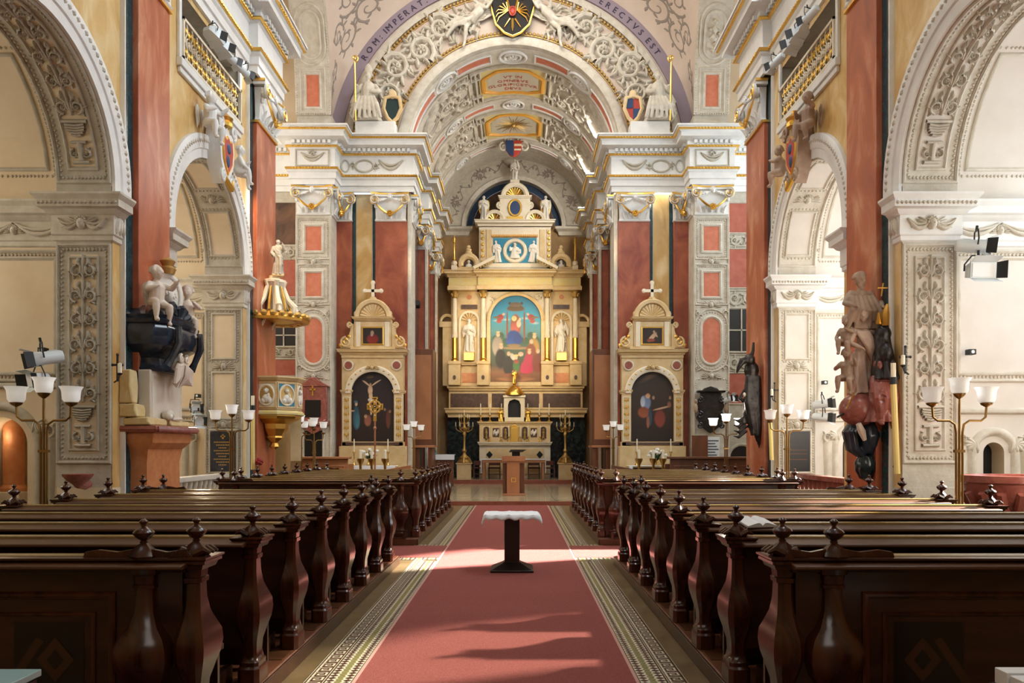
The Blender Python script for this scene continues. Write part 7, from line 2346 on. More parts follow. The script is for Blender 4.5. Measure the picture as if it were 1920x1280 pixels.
b.build('sarcophagus_carving', 'black_marble', sg_)
b = MB(); frame(b, lambda u_, v_, h_=0: (.16 + u_ * .55, .10 + u_ * .83 - h_ * .5, v_), oval(0, 4.02, .24, .33, 24), .07, .05)
b.T = Matrix.Translation((.16, .10, 4.02)) @ Matrix.Rotation(.98, 4, 'Z'); b.prism(oval(0, 0, .23, .32, 24), (0, .01, 0), AX, AZ, (0, .05, 0)); face(b, (0, -.02, 0), .12, 1.2); b.T = None
b.build('portrait_medallion', 'statue_white', mt)
b = MB(); b.lathe([(.10, 0), (.13, .08), (.08, .12), (.12, .2), (.03, .26)], 10, (.16, .10, 4.36)); b.build('medallion_crown', 'old_gold', mt)
place(PUTTO[('A', 'statue')], 'putto', mt, (.26, -.50, 3.72), 1.10, (0, 0, .9)); small_wings(mt, (.26, -.50, 3.72), .9, .42, 'statue')
place(PUTTO[('B', 'statue')], 'putto', mt, (.30, .48, 3.62), 1.10, (0, 0, .6))
for q in (-1, 1):
    b = MB()
    for k in range(7):
        b.tube([(.40, .04 * q, 2.98), (.47, q * (.06 + .035 * k), 2.90 - .012 * k), (.45, q * (.07 + .036 * k), 2.74 - .02 * k), (.36, q * (.04 + .022 * k), 2.56 + .01 * k)], [.02, .030, .030, .010], 6)
    p = spiral(q * .09, 3.0, .07, PI / 2, 1.4, -q, 14); b.tube([(.46, a, c) for a, c in p], .026, 6)
    b.build('shell_drapery', 'statue', mt)

# ================================================================== RIGHT WALL MONUMENT (figures over a globe)
mr = thing('figure_monument', 'tall figure monument with red globe and dark drapery, right pilaster', 'monument', (5.52, 11.75, 0))
b = MB(); b.lathe([(.02, 1.12), (.10, 1.16), (.16, 1.28), (.17, 1.40), (.12, 1.50)], 12, (-.08, -.1, 0), 1, .9); b.build('console', 'verde', mr)
b = MB()
for k in range(10):
    a = -.3 + k * .42
    b.tube([(.0 + .17 * math.cos(a), -.1 + .2 * math.sin(a), 2.12), (-.12 + .22 * math.cos(a), -.1 + .26 * math.sin(a), 1.85), (-.10 + .20 * math.cos(a), -.1 + .22 * math.sin(a), 1.62), (-.06 + .06 * math.cos(a), -.1 + .1 * math.sin(a), 1.47)], [.07, .09, .08, .04], 7)
b.ell((-.05, -.1, 1.8), (.18, .2, .3))
m = remesh(b, 'dark_drapery', 'black_marble', .014, 1); link('dark_drapery', m, mr)
b = MB(); b.ell((-.24, -.20, 2.20), (.28, .28, .25), 20, 12); b.build('globe', 'rose_marble', mr)
b = MB(); b.tube([(-.34, -.42, 1.98), (-.28, -.40, 1.86), (-.22, -.36, 1.74)], [.04, .055, .03], 7); b.build('bone_scroll', 'statue', mr)
b = MB(); J = dict(pelvis=(-.20, -.18, 2.98), chest=(-.16, -.22, 3.30), neck=(-.18, -.24, 3.46), head=(-.20, -.28, 3.60), lsh=(-.32, -.22, 3.38), rsh=(-.02, -.2, 3.38), lel=(-.40, -.30, 3.18), lha=(-.30, -.42, 3.10), rel=(.08, -.28, 3.20), rha=(-.02, -.42, 3.22), lhip=(-.28, -.18, 2.94), rhip=(-.12, -.18, 2.94), lkn=(-.30, -.28, 2.68), lan=(-.34, -.22, 2.46), rkn=(-.12, -.26, 2.68), ran=(-.14, -.22, 2.46), yaw=-.4)
nude(b, J, .95, 1.1, -.4, .15, 1.0)
robe(b, 2.44, 3.05, .17, .15, .13, .11, .045, 9, -.20, -.18)
for k in range(5):
    b.tube([(-.30 + .04 * k, -.30, 3.36), (-.16 + .03 * k, -.36, 3.10), (-.02 + .02 * k, -.30, 2.86), (.05, -.22, 2.5)], [.03, .045, .05, .03], 6)
m = remesh(b, 'standing_figure', 'statue_rose', .013, 1); link('standing_figure', m, mr)
b = MB()
J = dict(pelvis=(-.10, -.05, 3.62), chest=(-.16, -.12, 3.90), neck=(-.18, -.14, 4.04), head=(-.20, -.18, 4.16), lsh=(-.32, -.12, 3.96), rsh=(-.02, -.1, 3.96), lel=(-.44, -.18, 3.80), lha=(-.36, -.32, 3.74), rel=(.10, -.2, 3.82), rha=(.06, -.34, 3.74))
nude(b, J, 1.0, 1.15, .3, .3, 1.0, True); robe(b, 3.40, 3.80, .28, .2, .18, .14, .04, 7, -.14, -.1)
for k in range(6):
    b.tube([(-.34 + .06 * k, -.2, 3.90), (-.36 + .08 * k, -.30, 3.66), (-.42 + .11 * k, -.24, 3.40)], [.05, .06, .03], 6)
m = remesh(b, 'upper_figure', 'statue_brown', .013, 1); link('upper_figure', m, mr)
pb_ = recolour(PUTTO[('B', 'statue')], 'statue_brown'); pa_ = recolour(PUTTO[('A', 'statue')], 'statue_brown')
place(pb_, 'putto', mr, (-.42, -.20, 3.15), .80, (0, 0, -.7)); place(pa_, 'putto', mr, (-.44, -.28, 2.62), .85, (0, 0, -.8))
b = MB()
robe(b, 2.62, 3.30, .17, .17, .11, .12, .045, 7, .02, -.50, (0, .1)); b.ell((.02, -.42, 3.30), (.12, .14, .14)); b.ell((.0, -.54, 3.0), (.10, .14, .16))
m = remesh(b, 'dark_cloth', 'dark_bronze', .018, 2); link('dark_cloth', m, mr)
b = MB()
J = dict(pelvis=(.10, -.30, 2.28), chest=(.14, -.30, 2.58), neck=(.12, -.32, 2.72), head=(.08, -.36, 2.82), lsh=(.0, -.32, 2.64), rsh=(.28, -.28, 2.64), lel=(-.04, -.42, 2.44), lha=(.04, -.52, 2.40), rel=(.34, -.38, 2.44), rha=(.22, -.5, 2.36), lhip=(.04, -.3, 2.26), rhip=(.18, -.3, 2.26), lkn=(.0, -.5, 2.26), lan=(.04, -.46, 2.02), rkn=(.22, -.5, 2.24), ran=(.22, -.44, 1.98))
nude(b, J, .9, 1.25, -.5, .3); robe(b, 2.0, 2.5, .24, .2, .17, .15, .04, 8, .14, -.30)
for k in range(5):
    b.tube([(.0 + .07 * k, -.40, 2.58), (-.02 + .09 * k, -.5, 2.34), (.02 + .08 * k, -.44, 2.06)], [.045, .06, .03], 6)
m = remesh(b, 'red_marble_figure', 'rose_marble', .014, 1); place(m, 'red_marble_figure', mr, (-.14, -.14, 0))
for pts_, rr in (([(.02, -.5, 3.42), (.0, -.54, 3.58), (.02, -.56, 3.72)], [.05, .06, .015]), ([(-.08, -.5, 3.44), (-.1, -.54, 3.6)], [.04, .01]), ([(.0, -.42, 3.86), (.02, -.44, 4.05)], .012), ([(-.06, -.43, 3.98), (.1, -.44, 3.98)], .012), ([(-.42, -.46, 2.44), (-.50, -.40, 2.20)], .012)):
    b = MB(); b.tube(pts_, rr, 6); b.build('gilt_attribute', 'gold', mr)
b = MB(); b.tube([(-.20, -.2, 2.30), (-.60, -.3, 2.08)], [.03, .015], 6); b.tube([(.3, -.36, 2.40), (.46, -.40, 2.62)], [.02, .02], 6); b.build('bronze_staff', 'dark_bronze', mr)

# dark bronze trophy on the far right pilaster
db = thing('bronze_trophy', 'dark bronze armour trophy with helmet and plume on the right pilaster', 'monument', (5.52, 17.1, 0))
b = MB()
robe(b, 2.15, 3.15, .20, .16, .15, .13, .05, 7, -.16, -.05)
for k in range(7):
    b.tube([(-.05 - .04 * k, -.15, 3.2), (-.08 - .04 * k, -.22, 2.6), (-.02 - .03 * k, -.16, 2.0 - .06 * (k % 3)), (-.02 - .03 * k, -.1, 1.6 + .08 * k)], [.05, .07, .06, .015], 6)
b.ell((-.18, -.08, 3.32), (.17, .15, .22)); b.ell((-.24, -.12, 3.55), (.13, .15, .14))
b.tube([(-.20, -.1, 3.62), (-.16, -.12, 3.75), (-.14, -.1, 3.95)], [.06, .04, .03], 6)
b.tube([(-.28, -.15, 3.55), (-.42, -.2, 3.52), (-.50, -.2, 3.38), (-.54, -.18, 3.26)], [.09, .08, .05, .02], 7)
b.tube([(-.30, -.1, 2.6), (-.46, -.14, 2.7), (-.36, -.18, 2.9)], [.05, .05, .03], 6)
for k in range(4):
    b.tube([(-.3, -.1, 2.3 - .1 * k), (-.48, -.1, 2.2 - .12 * k), (-.58, -.08, 2.24 - .12 * k)], [.05, .04, .015], 6)
m = remesh(b, 'armour', 'dark_bronze', .018, 2); link('armour', m, db)
b = MB(); b.ell((-.38, -.22, 2.78), (.035, .035, .05)); b.build('pale_hand', 'statue', db)

# epitaphs on the transept jambs
YP = 23.55
ep = thing('black_epitaph', 'dark scrolled epitaph tablet on the right transept pilaster', 'epitaph', (6.05, YP - .05, 0))
KX = 1440 / 23.5
ez = lambda py: 1.65 + (836 - py) / KX
out = [(-.32, ez(735)), (-.30, ez(745)), (-.42, ez(760)), (-.34, ez(772)), (-.44, ez(782)), (-.30, ez(798)), (-.1, ez(808)), (0, ez(812)), (.1, ez(808)), (.30, ez(798)), (.44, ez(782)), (.34, ez(772)), (.42, ez(760)), (.30, ez(745)), (.32, ez(735)), (.2, ez(728)), (0, ez(724)), (-.2, ez(728))]
b = MB(); b.prism(out, (0, -.10, 0), AX, AZ, (0, .12, 0)); b.build('tablet', 'dark_bronze', ep, 30, .02)
for q in (-1, 1):
    for py, r in ((750, .10), (778, .11), (798, .09)):
        b = MB(); p = spiral(q * .34, ez(py), r, PI / 2, 1.4, q, 14); b.tube([(a, -.12, c) for a, c in p], .03, 6); b.build('scroll', 'dark_bronze', ep)
b = MB(); b.sweep([(-.36, 0), (-.36, -.14), (.36, -.14), (.36, 0)], [(0, ez(737)), (.05, ez(736)), (.07, ez(733)), (0, ez(732))], 1); b.build('cornice', 'dark_bronze', ep)
for q in (-1, 1):
    b = MB(); b.ell((q * .46, -.08, ez(765)), (.07, .06, .16)); b.ell((q * .46, -.10, ez(752)), (.055, .055, .065)); m = remesh(b, 'mourner', 'statue_brown', .016, 2); link('mourner', m, ep)
er = thing('red_epitaph', 'red marble gabled epitaph with a gold cross on the left transept pilaster', 'epitaph', (-6.08, YP - .05, 0))
b = MB(); b.box(-.42, .42, -.10, .05, ez(790), ez(725)); b.box(-.48, .48, -.14, .05, ez(797), ez(788)); b.prism([(-.5, ez(725)), (.5, ez(725)), (0.18, ez(713)), (.1, ez(708)), (-.1, ez(708)), (-.18, ez(713))], (0, -.12, 0), AX, AZ, (0, .16, 0)); b.prism([(-.3, ez(797)), (.3, ez(797)), (.18, ez(808)), (0, ez(814)), (-.18, ez(808))], (0, -.08, 0), AX, AZ, (0, .1, 0)); b.build('aedicule', 'rose_marble', er, bev=.015)
b = MB(); b.box(-.24, .24, -.115, -.09, ez(782), ez(750)); b.build('inscription_tablet', 'void', er)
b = MB(); b.box(-.02, .02, -.13, -.10, ez(742), ez(723)); b.box(-.09, .09, -.13, -.10, ez(732), ez(729)); b.build('gold_cross', 'gold', er)
b = MB()
for q in (-1, 1):
    p = spiral(q * .40, ez(794), .10, PI / 2, 1.4, q, 14); b.tube([(a, -.12, c) for a, c in p], .035, 6)
b.build('side_scroll', 'rose_marble', er)
# black plaques in the second chapel jambs
for s in (-1, 1):
    if s < 0:
        pq = thing('memorial_plaque', 'black stone plaque with faint gold lettering on the left pier', 'plaque', (-(W + .40), 14.62 + RA - .012, 1.54))
        b = MB(); b.box(-.27, .27, -.035, .0, -.42, .42); b.build('slab', 'black_marble', pq, bev=.006)
        b = MB()
        for i in range(9):
            wl = .38 - .10 * ((i * 7) % 3)
            for k in range(int(wl / .035)):
                b.box(-wl / 2 + k * .035, -wl / 2 + k * .035 + .022, -.038, -.034, .18 - i * .06, .205 - i * .06)
        b.box(-.02, .02, -.038, -.034, .26, .36); b.box(-.05, .05, -.038, -.034, .30, .33)
        l_ = b.build('gold_lettering', 'old_gold', pq, flat=True); l_['kind'] = 'stuff'
    else:
        pq = thing('dark_grille', 'dark glazed opening framed in stucco on the right pier', 'window', (W + .40, 14.62 + RA - .012, 1.54))
        b = MB(); b.box(-.26, .26, -.03, .0, -.42, .42); b.build('pane', 'void', pq)
        for zz in (-.18, -.06, .02):
            b = MB(); b.box(-.20, .20, -.036, -.03, zz, zz + .012); b.build('glazing_bar', 'brown_wood', pq)

# ================================================================== FLOODLIGHTS
FLM = {}
def flood(x, y, z, aim, label, sc=1.0, box=False):
    t = thing('floodlight', label, 'floodlight', (x, y, z), 0, 'white stage floodlights')
    d = Vector(aim) - Vector((x, y, z))
    t.rotation_euler = d.to_track_quat('-Y', 'Z').to_euler()
    t.scale = (sc,) * 3
    k = 'box' if box else 'can'
    if k not in FLM:
        b = MB()
        if box:
            b.loft([[(-.20, -.10, -.12), (.20, -.10, -.12), (.20, -.10, .12), (-.20, -.10, .12)], [(-.16, .10, -.09), (.16, .10, -.09), (.16, .10, .09), (-.16, .10, .09)], [(-.10, .16, -.05), (.10, .16, -.05), (.10, .16, .05), (-.10, .16, .05)]])
        else:
            b.T = Matrix.Rotation(-PI / 2, 4, 'X'); b.lathe([(.09, -.12), (.11, -.12), (.11, .0), (.10, .02), (.10, .26), (.08, .30), (.03, .31)], 16); b.T = None
            for i in range(3):
                b.box(-.03 + .03 * i - .006, -.03 + .03 * i + .006, .1, .22, .095, .108)
        body = b.build('housing', 'lamp_white', None, bev=.006).data
        b = MB(); b.tube([(-.22 if box else -.13, .02, 0), (-.22 if box else -.13, .02, .10), (-.10, .04, .24), (.10, .04, .24), (.22 if box else .13, .02, .10), (.22 if box else .13, .02, 0)], .012, 6); b.tube([(0, .04, .24), (0, .04, .32)], .02, 6)
        yk = b.build('yoke', 'black', None).data
        fl_ = []
        w_ = .20 if box else .11
        h_ = .12 if box else .11
        for q, ax_ in ((1, 0), (-1, 0), (1, 1), (-1, 1)):
            b = MB()
            if ax_:
                b.loft([[(-w_, -.11, q * h_), (w_, -.11, q * h_), (w_, -.105, q * h_), (-w_, -.105, q * h_)], [(-w_ * 1.1, -.26, q * h_ * 1.6), (w_ * 1.1, -.26, q * h_ * 1.6), (w_ * 1.1, -.255, q * h_ * 1.6 + .004), (-w_ * 1.1, -.255, q * h_ * 1.6 + .004)]])
            else:
                b.loft([[(q * w_, -.11, -h_), (q * w_, -.11, h_), (q * w_, -.105, h_), (q * w_, -.105, -h_)], [(q * w_ * 1.45, -.24, -h_ * 1.1), (q * w_ * 1.45, -.24, h_ * 1.1), (q * w_ * 1.45 + .004, -.235, h_ * 1.1), (q * w_ * 1.45 + .004, -.235, -h_ * 1.1)]])
            fl_.append(b.build('barn_door', 'black' if (ax_ == 0) else 'lamp_white', None).data)
        b = MB(); b.box(-.17, .17, -.112, -.10, -.10, .10) if box else b.prism(oval(0, 0, .09, .09, 16), (0, -.122, 0), AX, AZ, (0, .004, 0))
        ln = b.build('lens', 'paper', None).data
        for o in [o for o in COL.objects if o.parent is None and o.data in (body, yk, ln, *fl_)]:
            bpy.data.objects.remove(o)
        FLM[k] = (body, yk, ln, fl_)
    body, yk, ln, fl_ = FLM[k]
    link('housing', body, t); link('yoke', yk, t); link('lens', ln, t)
    for m_ in fl_:
        link('barn_door', m_, t)
    return t
def fx(px, py, Y):
    x, z = at(px, py, Y); return (x, Y, z)
for px, py, Y, lab, bx_ in ((393, 62, 13.55, 'boxy white floodlight on the left gallery railing', True), (415, 85, 13.95, 'second boxy white floodlight on the left gallery railing', True), (430, 110, 14.5, 'round white floodlight clamped to the left gallery railing', False), (455, 135, 15.2, 'farthest white floodlight on the left gallery railing', False)):
    x, y, z = fx(px, py, Y); flood(-W + .42, Y, z, (1.5, 28, 4.5), lab, .72, bx_)
for px, py, Y, lab, bx_ in ((1522, 32, 13.45, 'topmost round white floodlight on the right gallery railing', False), (1495, 58, 13.8, 'boxy white floodlight on the right gallery railing', True), (1485, 78, 14.1, 'second boxy white floodlight on the right gallery railing', True), (1457, 118, 15.2, 'farthest white floodlight on the right gallery railing', False)):
    x, y, z = fx(px, py, Y); flood(W - .42, Y, z, (-1.5, 28, 4.5), lab, .72, bx_)
flood(*fx(1832, 462, 10.7), (8.2, 10.2, 4.2), 'upper floodlight with open black flaps beside the right scroll panel', .9, False)
flood(*fx(1836, 508, 10.6), (6.6, 5.0, 3.6), 'lower boxy floodlight beside the right scroll panel', .9, True)
flood(*fx(78, 672, 10.7), (-8.6, 9.0, 2.3), 'floodlight with flaps behind the nearest left lamp', .9, False)
flood(*fx(72, 712, 10.7), (-8.0, 8.5, 2.1), 'lower floodlight half hidden behind the nearest left lamp', .8, True)
flood(*fx(366, 766, 15.9), (-5.0, 13.5, 2.5), 'upper white floodlight in the second left chapel', .8, False)
flood(*fx(372, 788, 15.8), (-4.8, 13.5, 1.8), 'lower white floodlight in the second left chapel', .8, False)
flood(*fx(1546, 757, 15.9), (8.0, 14.8, 2.7), 'upper white floodlight in the second right chapel', .8, False)
flood(*fx(1546, 782, 15.9), (8.0, 14.8, 2.1), 'lower white floodlight in the second right chapel', .8, False)
flood(*fx(1370, 748, 23.2), (8.0, 21, 3.6), 'small floodlight beside the dark right epitaph', .8, False)
for s, px in ((-1, 784), (1, 1146)):
    t = thing('wall_spotlight', 'small black spotlight on the %s chancel pilaster' % ('left' if s < 0 else 'right'), 'spotlight', fx(px, 573, 27.3))
    b = MB(); b.tube([(0, -.18, .08), (0, .12, -.02)], [.10, .07], 12); b.build('housing', 'black', t)
    b = MB(); b.tube([(0, .05, -.02), (s * .28, .10, -.05)], .02, 6); b.build('bracket', 'black', t)

# ================================================================== FURNITURE IN THE CROSSING AND CHANCEL
for s in (-1, 1):
    sd = 'left' if s < 0 else 'right'
    m_ = 'light_wood' if s < 0 else 'brown_wood'
    t = thing('choir_stall', '%s wooden choir stall front behind the %s pews' % ('light reddish' if s < 0 else 'dark brown', sd), 'choir stall', (0, 20.9, 0))
    xs_ = [-6.25, -5.35, -4.45] if s < 0 else [4.3, 5.05, 5.8, 6.5]
    for i in range(len(xs_) - 1):
        b = MB(); b.box(xs_[i] + .01, xs_[i + 1] - .01, 0, .06, 0, 1.30); p = b.build('front_panel', m_, t, bev=.008)
        b = MB(); frame(b, lambda u_, v_, h_=0: (u_, -h_, v_), rect(xs_[i] + .12, xs_[i + 1] - .12, .2, 1.1), .04, .015); b.build('panel_moulding', m_, p)
    b = MB(); b.box(xs_[0] - .03, xs_[-1] + .03, -.10, .30, 1.30, 1.36); b.build('book_rest', m_, t, bev=.01)
    b = MB(); b.box(xs_[0], xs_[-1], .40, .72, .42, .47); b.box(xs_[0], xs_[-1], .70, .74, 0, 1.15); b.build('bench', m_, t, bev=.008)
    t = thing('low_screen', 'low %s wooden kneeler screen before the %s side altar' % ('reddish' if s < 0 else 'brown', sd), 'screen', (0, 22.45, .118))
    a, e = (-4.4, -2.95) if s < 0 else (2.9, 4.3)
    b = MB(); b.prism([(a, 0), (e, 0), (e, .98 if s < 0 else .72), (a, .72 if s < 0 else .98)], (0, 0, 0), AX, AZ, (0, .05, 0)); b.build('board', m_, t, bev=.01)
    b = MB()
    for i in range(7):
        x = a + .1 + (e - a - .2) * i / 6
        b.box(x - .015, x + .015, .05, .09, 0, .7)
    sl = b.build('spindle', 'brown_wood', t); sl['kind'] = 'stuff'
    # tall wooden cabinets at the chancel mouth
    t = thing('chancel_cabinet', 'tall plain reddish-brown wooden casing at the %s chancel entrance' % sd, 'cabinet', (s * 3.0, 25.9, .118))
    b = MB(); b.box(-.36, .36, -.45, .6, 1.55, 4.75); b.build('upper_case', 'brown_wood', t, bev=.015)
    b = MB(); b.box(-.40, .40, -.50, .62, 1.48, 1.56); b.build('shelf', 'light_wood', t, bev=.01)
    b = MB(); b.box(min(s * .1, s * .36), max(s * .1, s * .36), -.42, .55, 0, 1.48); b.build('support', 'brown_wood', t, bev=.01)
    b = MB(); b.box(min(-s * .34, -s * .22), max(-s * .34, -s * .22), -.40, .5, 0, 1.48); b.build('support', 'brown_wood', t, bev=.01)
    b = MB(); b.box(-.30, .30, -.46, -.45, 1.75, 4.55); b.build('door', 'light_wood', t, bev=.006)
x, z = at(832, 850, 27.2)
t = thing('credence_table', 'small table with white cloth by the left chancel cabinet', 'table', (x, 27.2, .118))
b = MB(); b.box(-.38, .38, -.24, .24, 1.18, 1.22); b.box(-.34, .34, -.2, .2, .1, 1.18); b.build('cabinet_body', 'brown_wood', t, bev=.01)
b = MB(); b.box(-.40, .40, -.26, .26, 1.22, 1.235); b.box(-.40, .40, -.265, -.255, 1.05, 1.235); b.build('cloth', 'cloth', t, bev=.004)
t = thing('water_bottle', 'small clear bottle standing on the white-clothed credence table', 'bottle', (x - .30, 27.15, .118 + 1.235))
b = MB(); b.lathe([(.045, 0), (.05, .02), (.05, .12), (.02, .16), (.018, .20)], 12); b.build('glass_body', 'teal_glass', t)
b = MB(); b.lathe([(.02, .20), (.02, .225)], 10); b.build('cap', 'lamp_white', t)
# paschal candles and processional cross
for i, px in enumerate((676, 697, 722)):
    x, z = at(px, 842, 21.7)
    candlestick('candle_stand', '%s of three brass candle stands before the left side altar' % ('leftmost', 'middle', 'rightmost')[i], x, 21.7, .118, 1.18, .24, 'brass candle stands at the chancel step', 'brass', .07)
for i, px in enumerate((1198, 1225, 1243)):
    x, z = at(px, 838, 21.95)
    candlestick('candle_stand', '%s of three brass candle stands before the right side altar' % ('leftmost', 'middle', 'rightmost')[i], x, 21.95, .118, 1.18, .24, 'brass candle stands at the chancel step', 'brass', .07)
x, z = at(703, 870, 22.2)
t = thing('processional_cross', 'tall processional pole topped by a jewelled gold ring cross', 'cross', (x, 22.2, .118))
b = MB(); b.lathe([(.16, 0), (.16, .04), (.04, .08), (.03, .12)], 14); b.build('foot', 'brass', t)
b = MB(); b.tube([(0, 0, .1), (0, 0, 2.25)], .025, 10); b.lathe([(.03, 2.0), (.05, 2.05), (.03, 2.1)], 10); b.build('pole', 'light_wood', t)
b = MB(); b.box(-.045, .045, -.02, .02, 2.25, 2.92); b.box(-.20, .20, -.02, .02, 2.62, 2.72); b.box(-.08, .08, -.02, .02, 2.88, 2.95)
for q in (-1, 1):
    b.box(q * .2 - .03, q * .2 + .03, -.02, .02, 2.58, 2.76)
b.arc([(.14, -.015), (.19, -.015), (.19, .015), (.14, .015)], (0, 0, 2.67), AX, AZ, AY, 0, 2 * PI, 24); cr_ = b.build('ring_cross', 'gold', t, bev=.006)
b = MB()
for xx, zz in ((0, 2.67), (.13, 2.67), (-.13, 2.67), (0, 2.80), (0, 2.54), (0, 2.42)):
    b.ell((xx, -.025, zz), .022, 8, 5)
j_ = b.build('jewel', 'altar_white', cr_); j_['kind'] = 'stuff'
lamp(lx(776, 23.3), 23.3, 'small three-armed lamp by the left chancel cabinet', base=.118).rotation_euler = (0, 0, .9)
lamp(lx(1150, 23.3), 23.3, 'small three-armed lamp by the right chancel cabinet', base=.118).rotation_euler = (0, 0, -.9)
lamp(lx(589, 20.4), 20.4, 'three-armed lamp in front of the red epitaph with gold cross', base=0).rotation_euler = (0, 0, .9)
# aisle table
t = thing('aisle_table', 'small dark pedestal table standing in the middle of the carpet', 'table', (.08, 10.15, .012))
b = MB(); b.loft([[(x * k, y * k, z) for x, y in ((-.28, -.24), (.28, -.24), (.28, .24), (-.28, .24))] for k, z in ((1, 0), (1, .03), (.42, .11), (.40, .12))]); b.build('foot', 'black_wood', t, 20, .006) if 'black_wood' in M else b.build('foot', 'inlay_dark', t, 20, .006)
b = MB(); b.box(-.10, .10, -.08, .08, .11, .72); b.build('column', 'inlay_dark', t, bev=.008)
b = MB(); b.box(-.34, .34, -.26, .26, .72, .745); b.build('top', 'inlay_dark', t, bev=.006)
tc_ = MB()
pts_ = []
nx_ = 26
vs_, fs_ = [], []
for j in range(nx_ + 1):
    for i in range(nx_ + 1):
        u_, v_ = -.44 + .88 * i / nx_, -.34 + .68 * j / nx_
        ox, oy = max(0, abs(u_) - .36), max(0, abs(v_) - .28)
        zz = .752 - 1.0 * (ox + oy) - .012 * math.sin(u_ * 40) * (ox + oy > 0) + .003 * math.sin(u_ * 25 + v_ * 31)
        vs_.append((math.copysign(min(abs(u_), .36 + ox * .35), u_), math.copysign(min(abs(v_), .28 + oy * .35), v_), zz)); 
for j in range(nx_):
    for i in range(nx_):
        a = j * (nx_ + 1) + i; fs_.append((a, a + 1, a + nx_ + 2, a + nx_ + 1))
tc_.add(vs_, fs_)
tcl = tc_.build('table_cloth', 'cloth', None, 60); tcl.location = (.08, 10.15, .0125)
sd_ = tcl.modifiers.new('s', 'SOLIDIFY'); sd_.thickness = .004; sd_.offset = 1
tag(tcl, 'white cloth draped over the small aisle table', 'tablecloth')

# ================================================================== SMALL THINGS
def sconce(x, y, z, s, label, h=.5):
    t = thing('iron_sconce', label, 'sconce', (x, y, z))
    b = MB(); b.box(-.012, .012, -.02, 0, 0, .38); b.box(-.07, .07, -.02, 0, .22, .25)
    for xx, zz in ((0, .38), (-.07, .235), (.07, .235)):
        b.ell((xx, -.01, zz), .022, 6, 4)
    b.build('iron_cross', 'black', t)
    b = MB(); b.tube([(0, -.01, .02), (0, -.10, -.02), (s * -.08, -.14, .02), (s * -.10, -.14, .08)], .01, 6); b.lathe([(.02, .08), (.04, .10), (.02, .11)], 10, (s * -.10, -.14, 0)); b.build('arm', 'black', t)
    b = MB(); b.lathe([(.028, .11), (.028, .24), (.005, .25)], 10, (s * -.10, -.14, 0)); b.build('candle', 'wax', t)
sconce(*[fx(221, 715, 10.93)[i] for i in range(3)], -1, 'iron cross sconce with a candle on the left pier')
sconce(*[fx(1697, 700, 10.93)[i] for i in range(3)], 1, 'iron cross sconce with a candle on the right pier')
sconce(*[fx(1452, 752, 16.2)[i] for i in range(3)], 1, 'iron cross sconce on the second right pier')
def tall_candle(px0, px1, py0, py1, Y, label):
    x0, z0 = at(px0, py0, Y); x1, z1 = at(px1, py1, Y)
    t = thing('tall_candle', label, 'candle', (x1, Y, z1))
    dx, dz = x0 - x1, z0 - z1
    b = MB(); b.tube([(0, 0, 0), (dx * .97, 0, dz * .97)], .042, 10); b.build('yellow_body', 'wax_yellow', t)
    b = MB(); b.tube([(dx * .97, 0, dz * .97), (dx, 0, dz), (dx * 1.0, 0, dz + .06)], .05, 10); b.build('iron_cup', 'black', t)
    b = MB(); b.tube([(dx, 0, dz + .05), (dx, 0, dz + .26)], .035, 10); b.build('white_candle', 'wax', t)
    b = MB(); b.tube([(0, 0, .1), (0, .10, .1)], .015, 6); b.tube([(dx * .5, 0, dz * .5), (dx * .5, .10, dz * .5)], .015, 6); b.build('bracket', 'black', t)
tall_candle(1675, 1682, 715, 888, 10.85, 'long yellow candle leaning on the right pier beside the figure monument')
tall_candle(1444, 1447, 790, 862, 16.0, 'shorter yellow candle on the second right pier')
tall_candle(474, 474, 765, 880, 16.0, 'yellow candle on the second left pier beside the pulpit')
x, z = at(153, 892, 10.75)
t = thing('holy_water_bowl', 'shallow red marble holy water bowl on the left pier', 'bowl', (x, 10.66, z - .10))
b = MB(); b.lathe([(.04, -.05), (.06, -.02), (.14, .04), (.19, .10), (.20, .13), (.185, .13), (.12, .06), (.02, .04)], 20); b.build('basin', 'rose_marble', t)
b = MB(); b.tube([(0, 0, -.02), (0, .18, -.05), (0, .26, -.02)], [.05, .05, .06], 8); b.build('bracket', 'rose_marble', t)
t = thing('stone_font', 'large speckled red marble font basin at the right edge', 'font', (6.12, 9.25, 0))
b = MB(); b.lathe([(.34, 0), (.34, .10), (.18, .20), (.14, .55), (.20, .72), (.36, .90), (.50, 1.06), (.54, 1.20), (.57, 1.22), (.57, 1.30), (.50, 1.30), (.42, 1.16)], 28); b.build('basin', 'rose_marble', t)
for k in range(16):
    a = 2 * PI * k / 16
    b = MB(); b.tube([(.24 * math.cos(a), .24 * math.sin(a), .74), (.42 * math.cos(a), .42 * math.sin(a), .92), (.53 * math.cos(a), .53 * math.sin(a), 1.10)], [.03, .07, .05], 7); b.build('gadroon', 'rose_marble', t)
t = thing('marble_column', 'yellow marble column on a pedestal inside the left arched doorway', 'column', (-7.68, 11.95, 0))
b = MB(); b.box(-.2, .2, -.2, .2, 0, .95); b.build('pedestal', 'pale_marble', t, bev=.02)
b = MB(); b.lathe([(.19, .95), (.19, 1.0), (.15, 1.05), (.15, 2.1)], 18); b.build('shaft', 'red_stone', t)
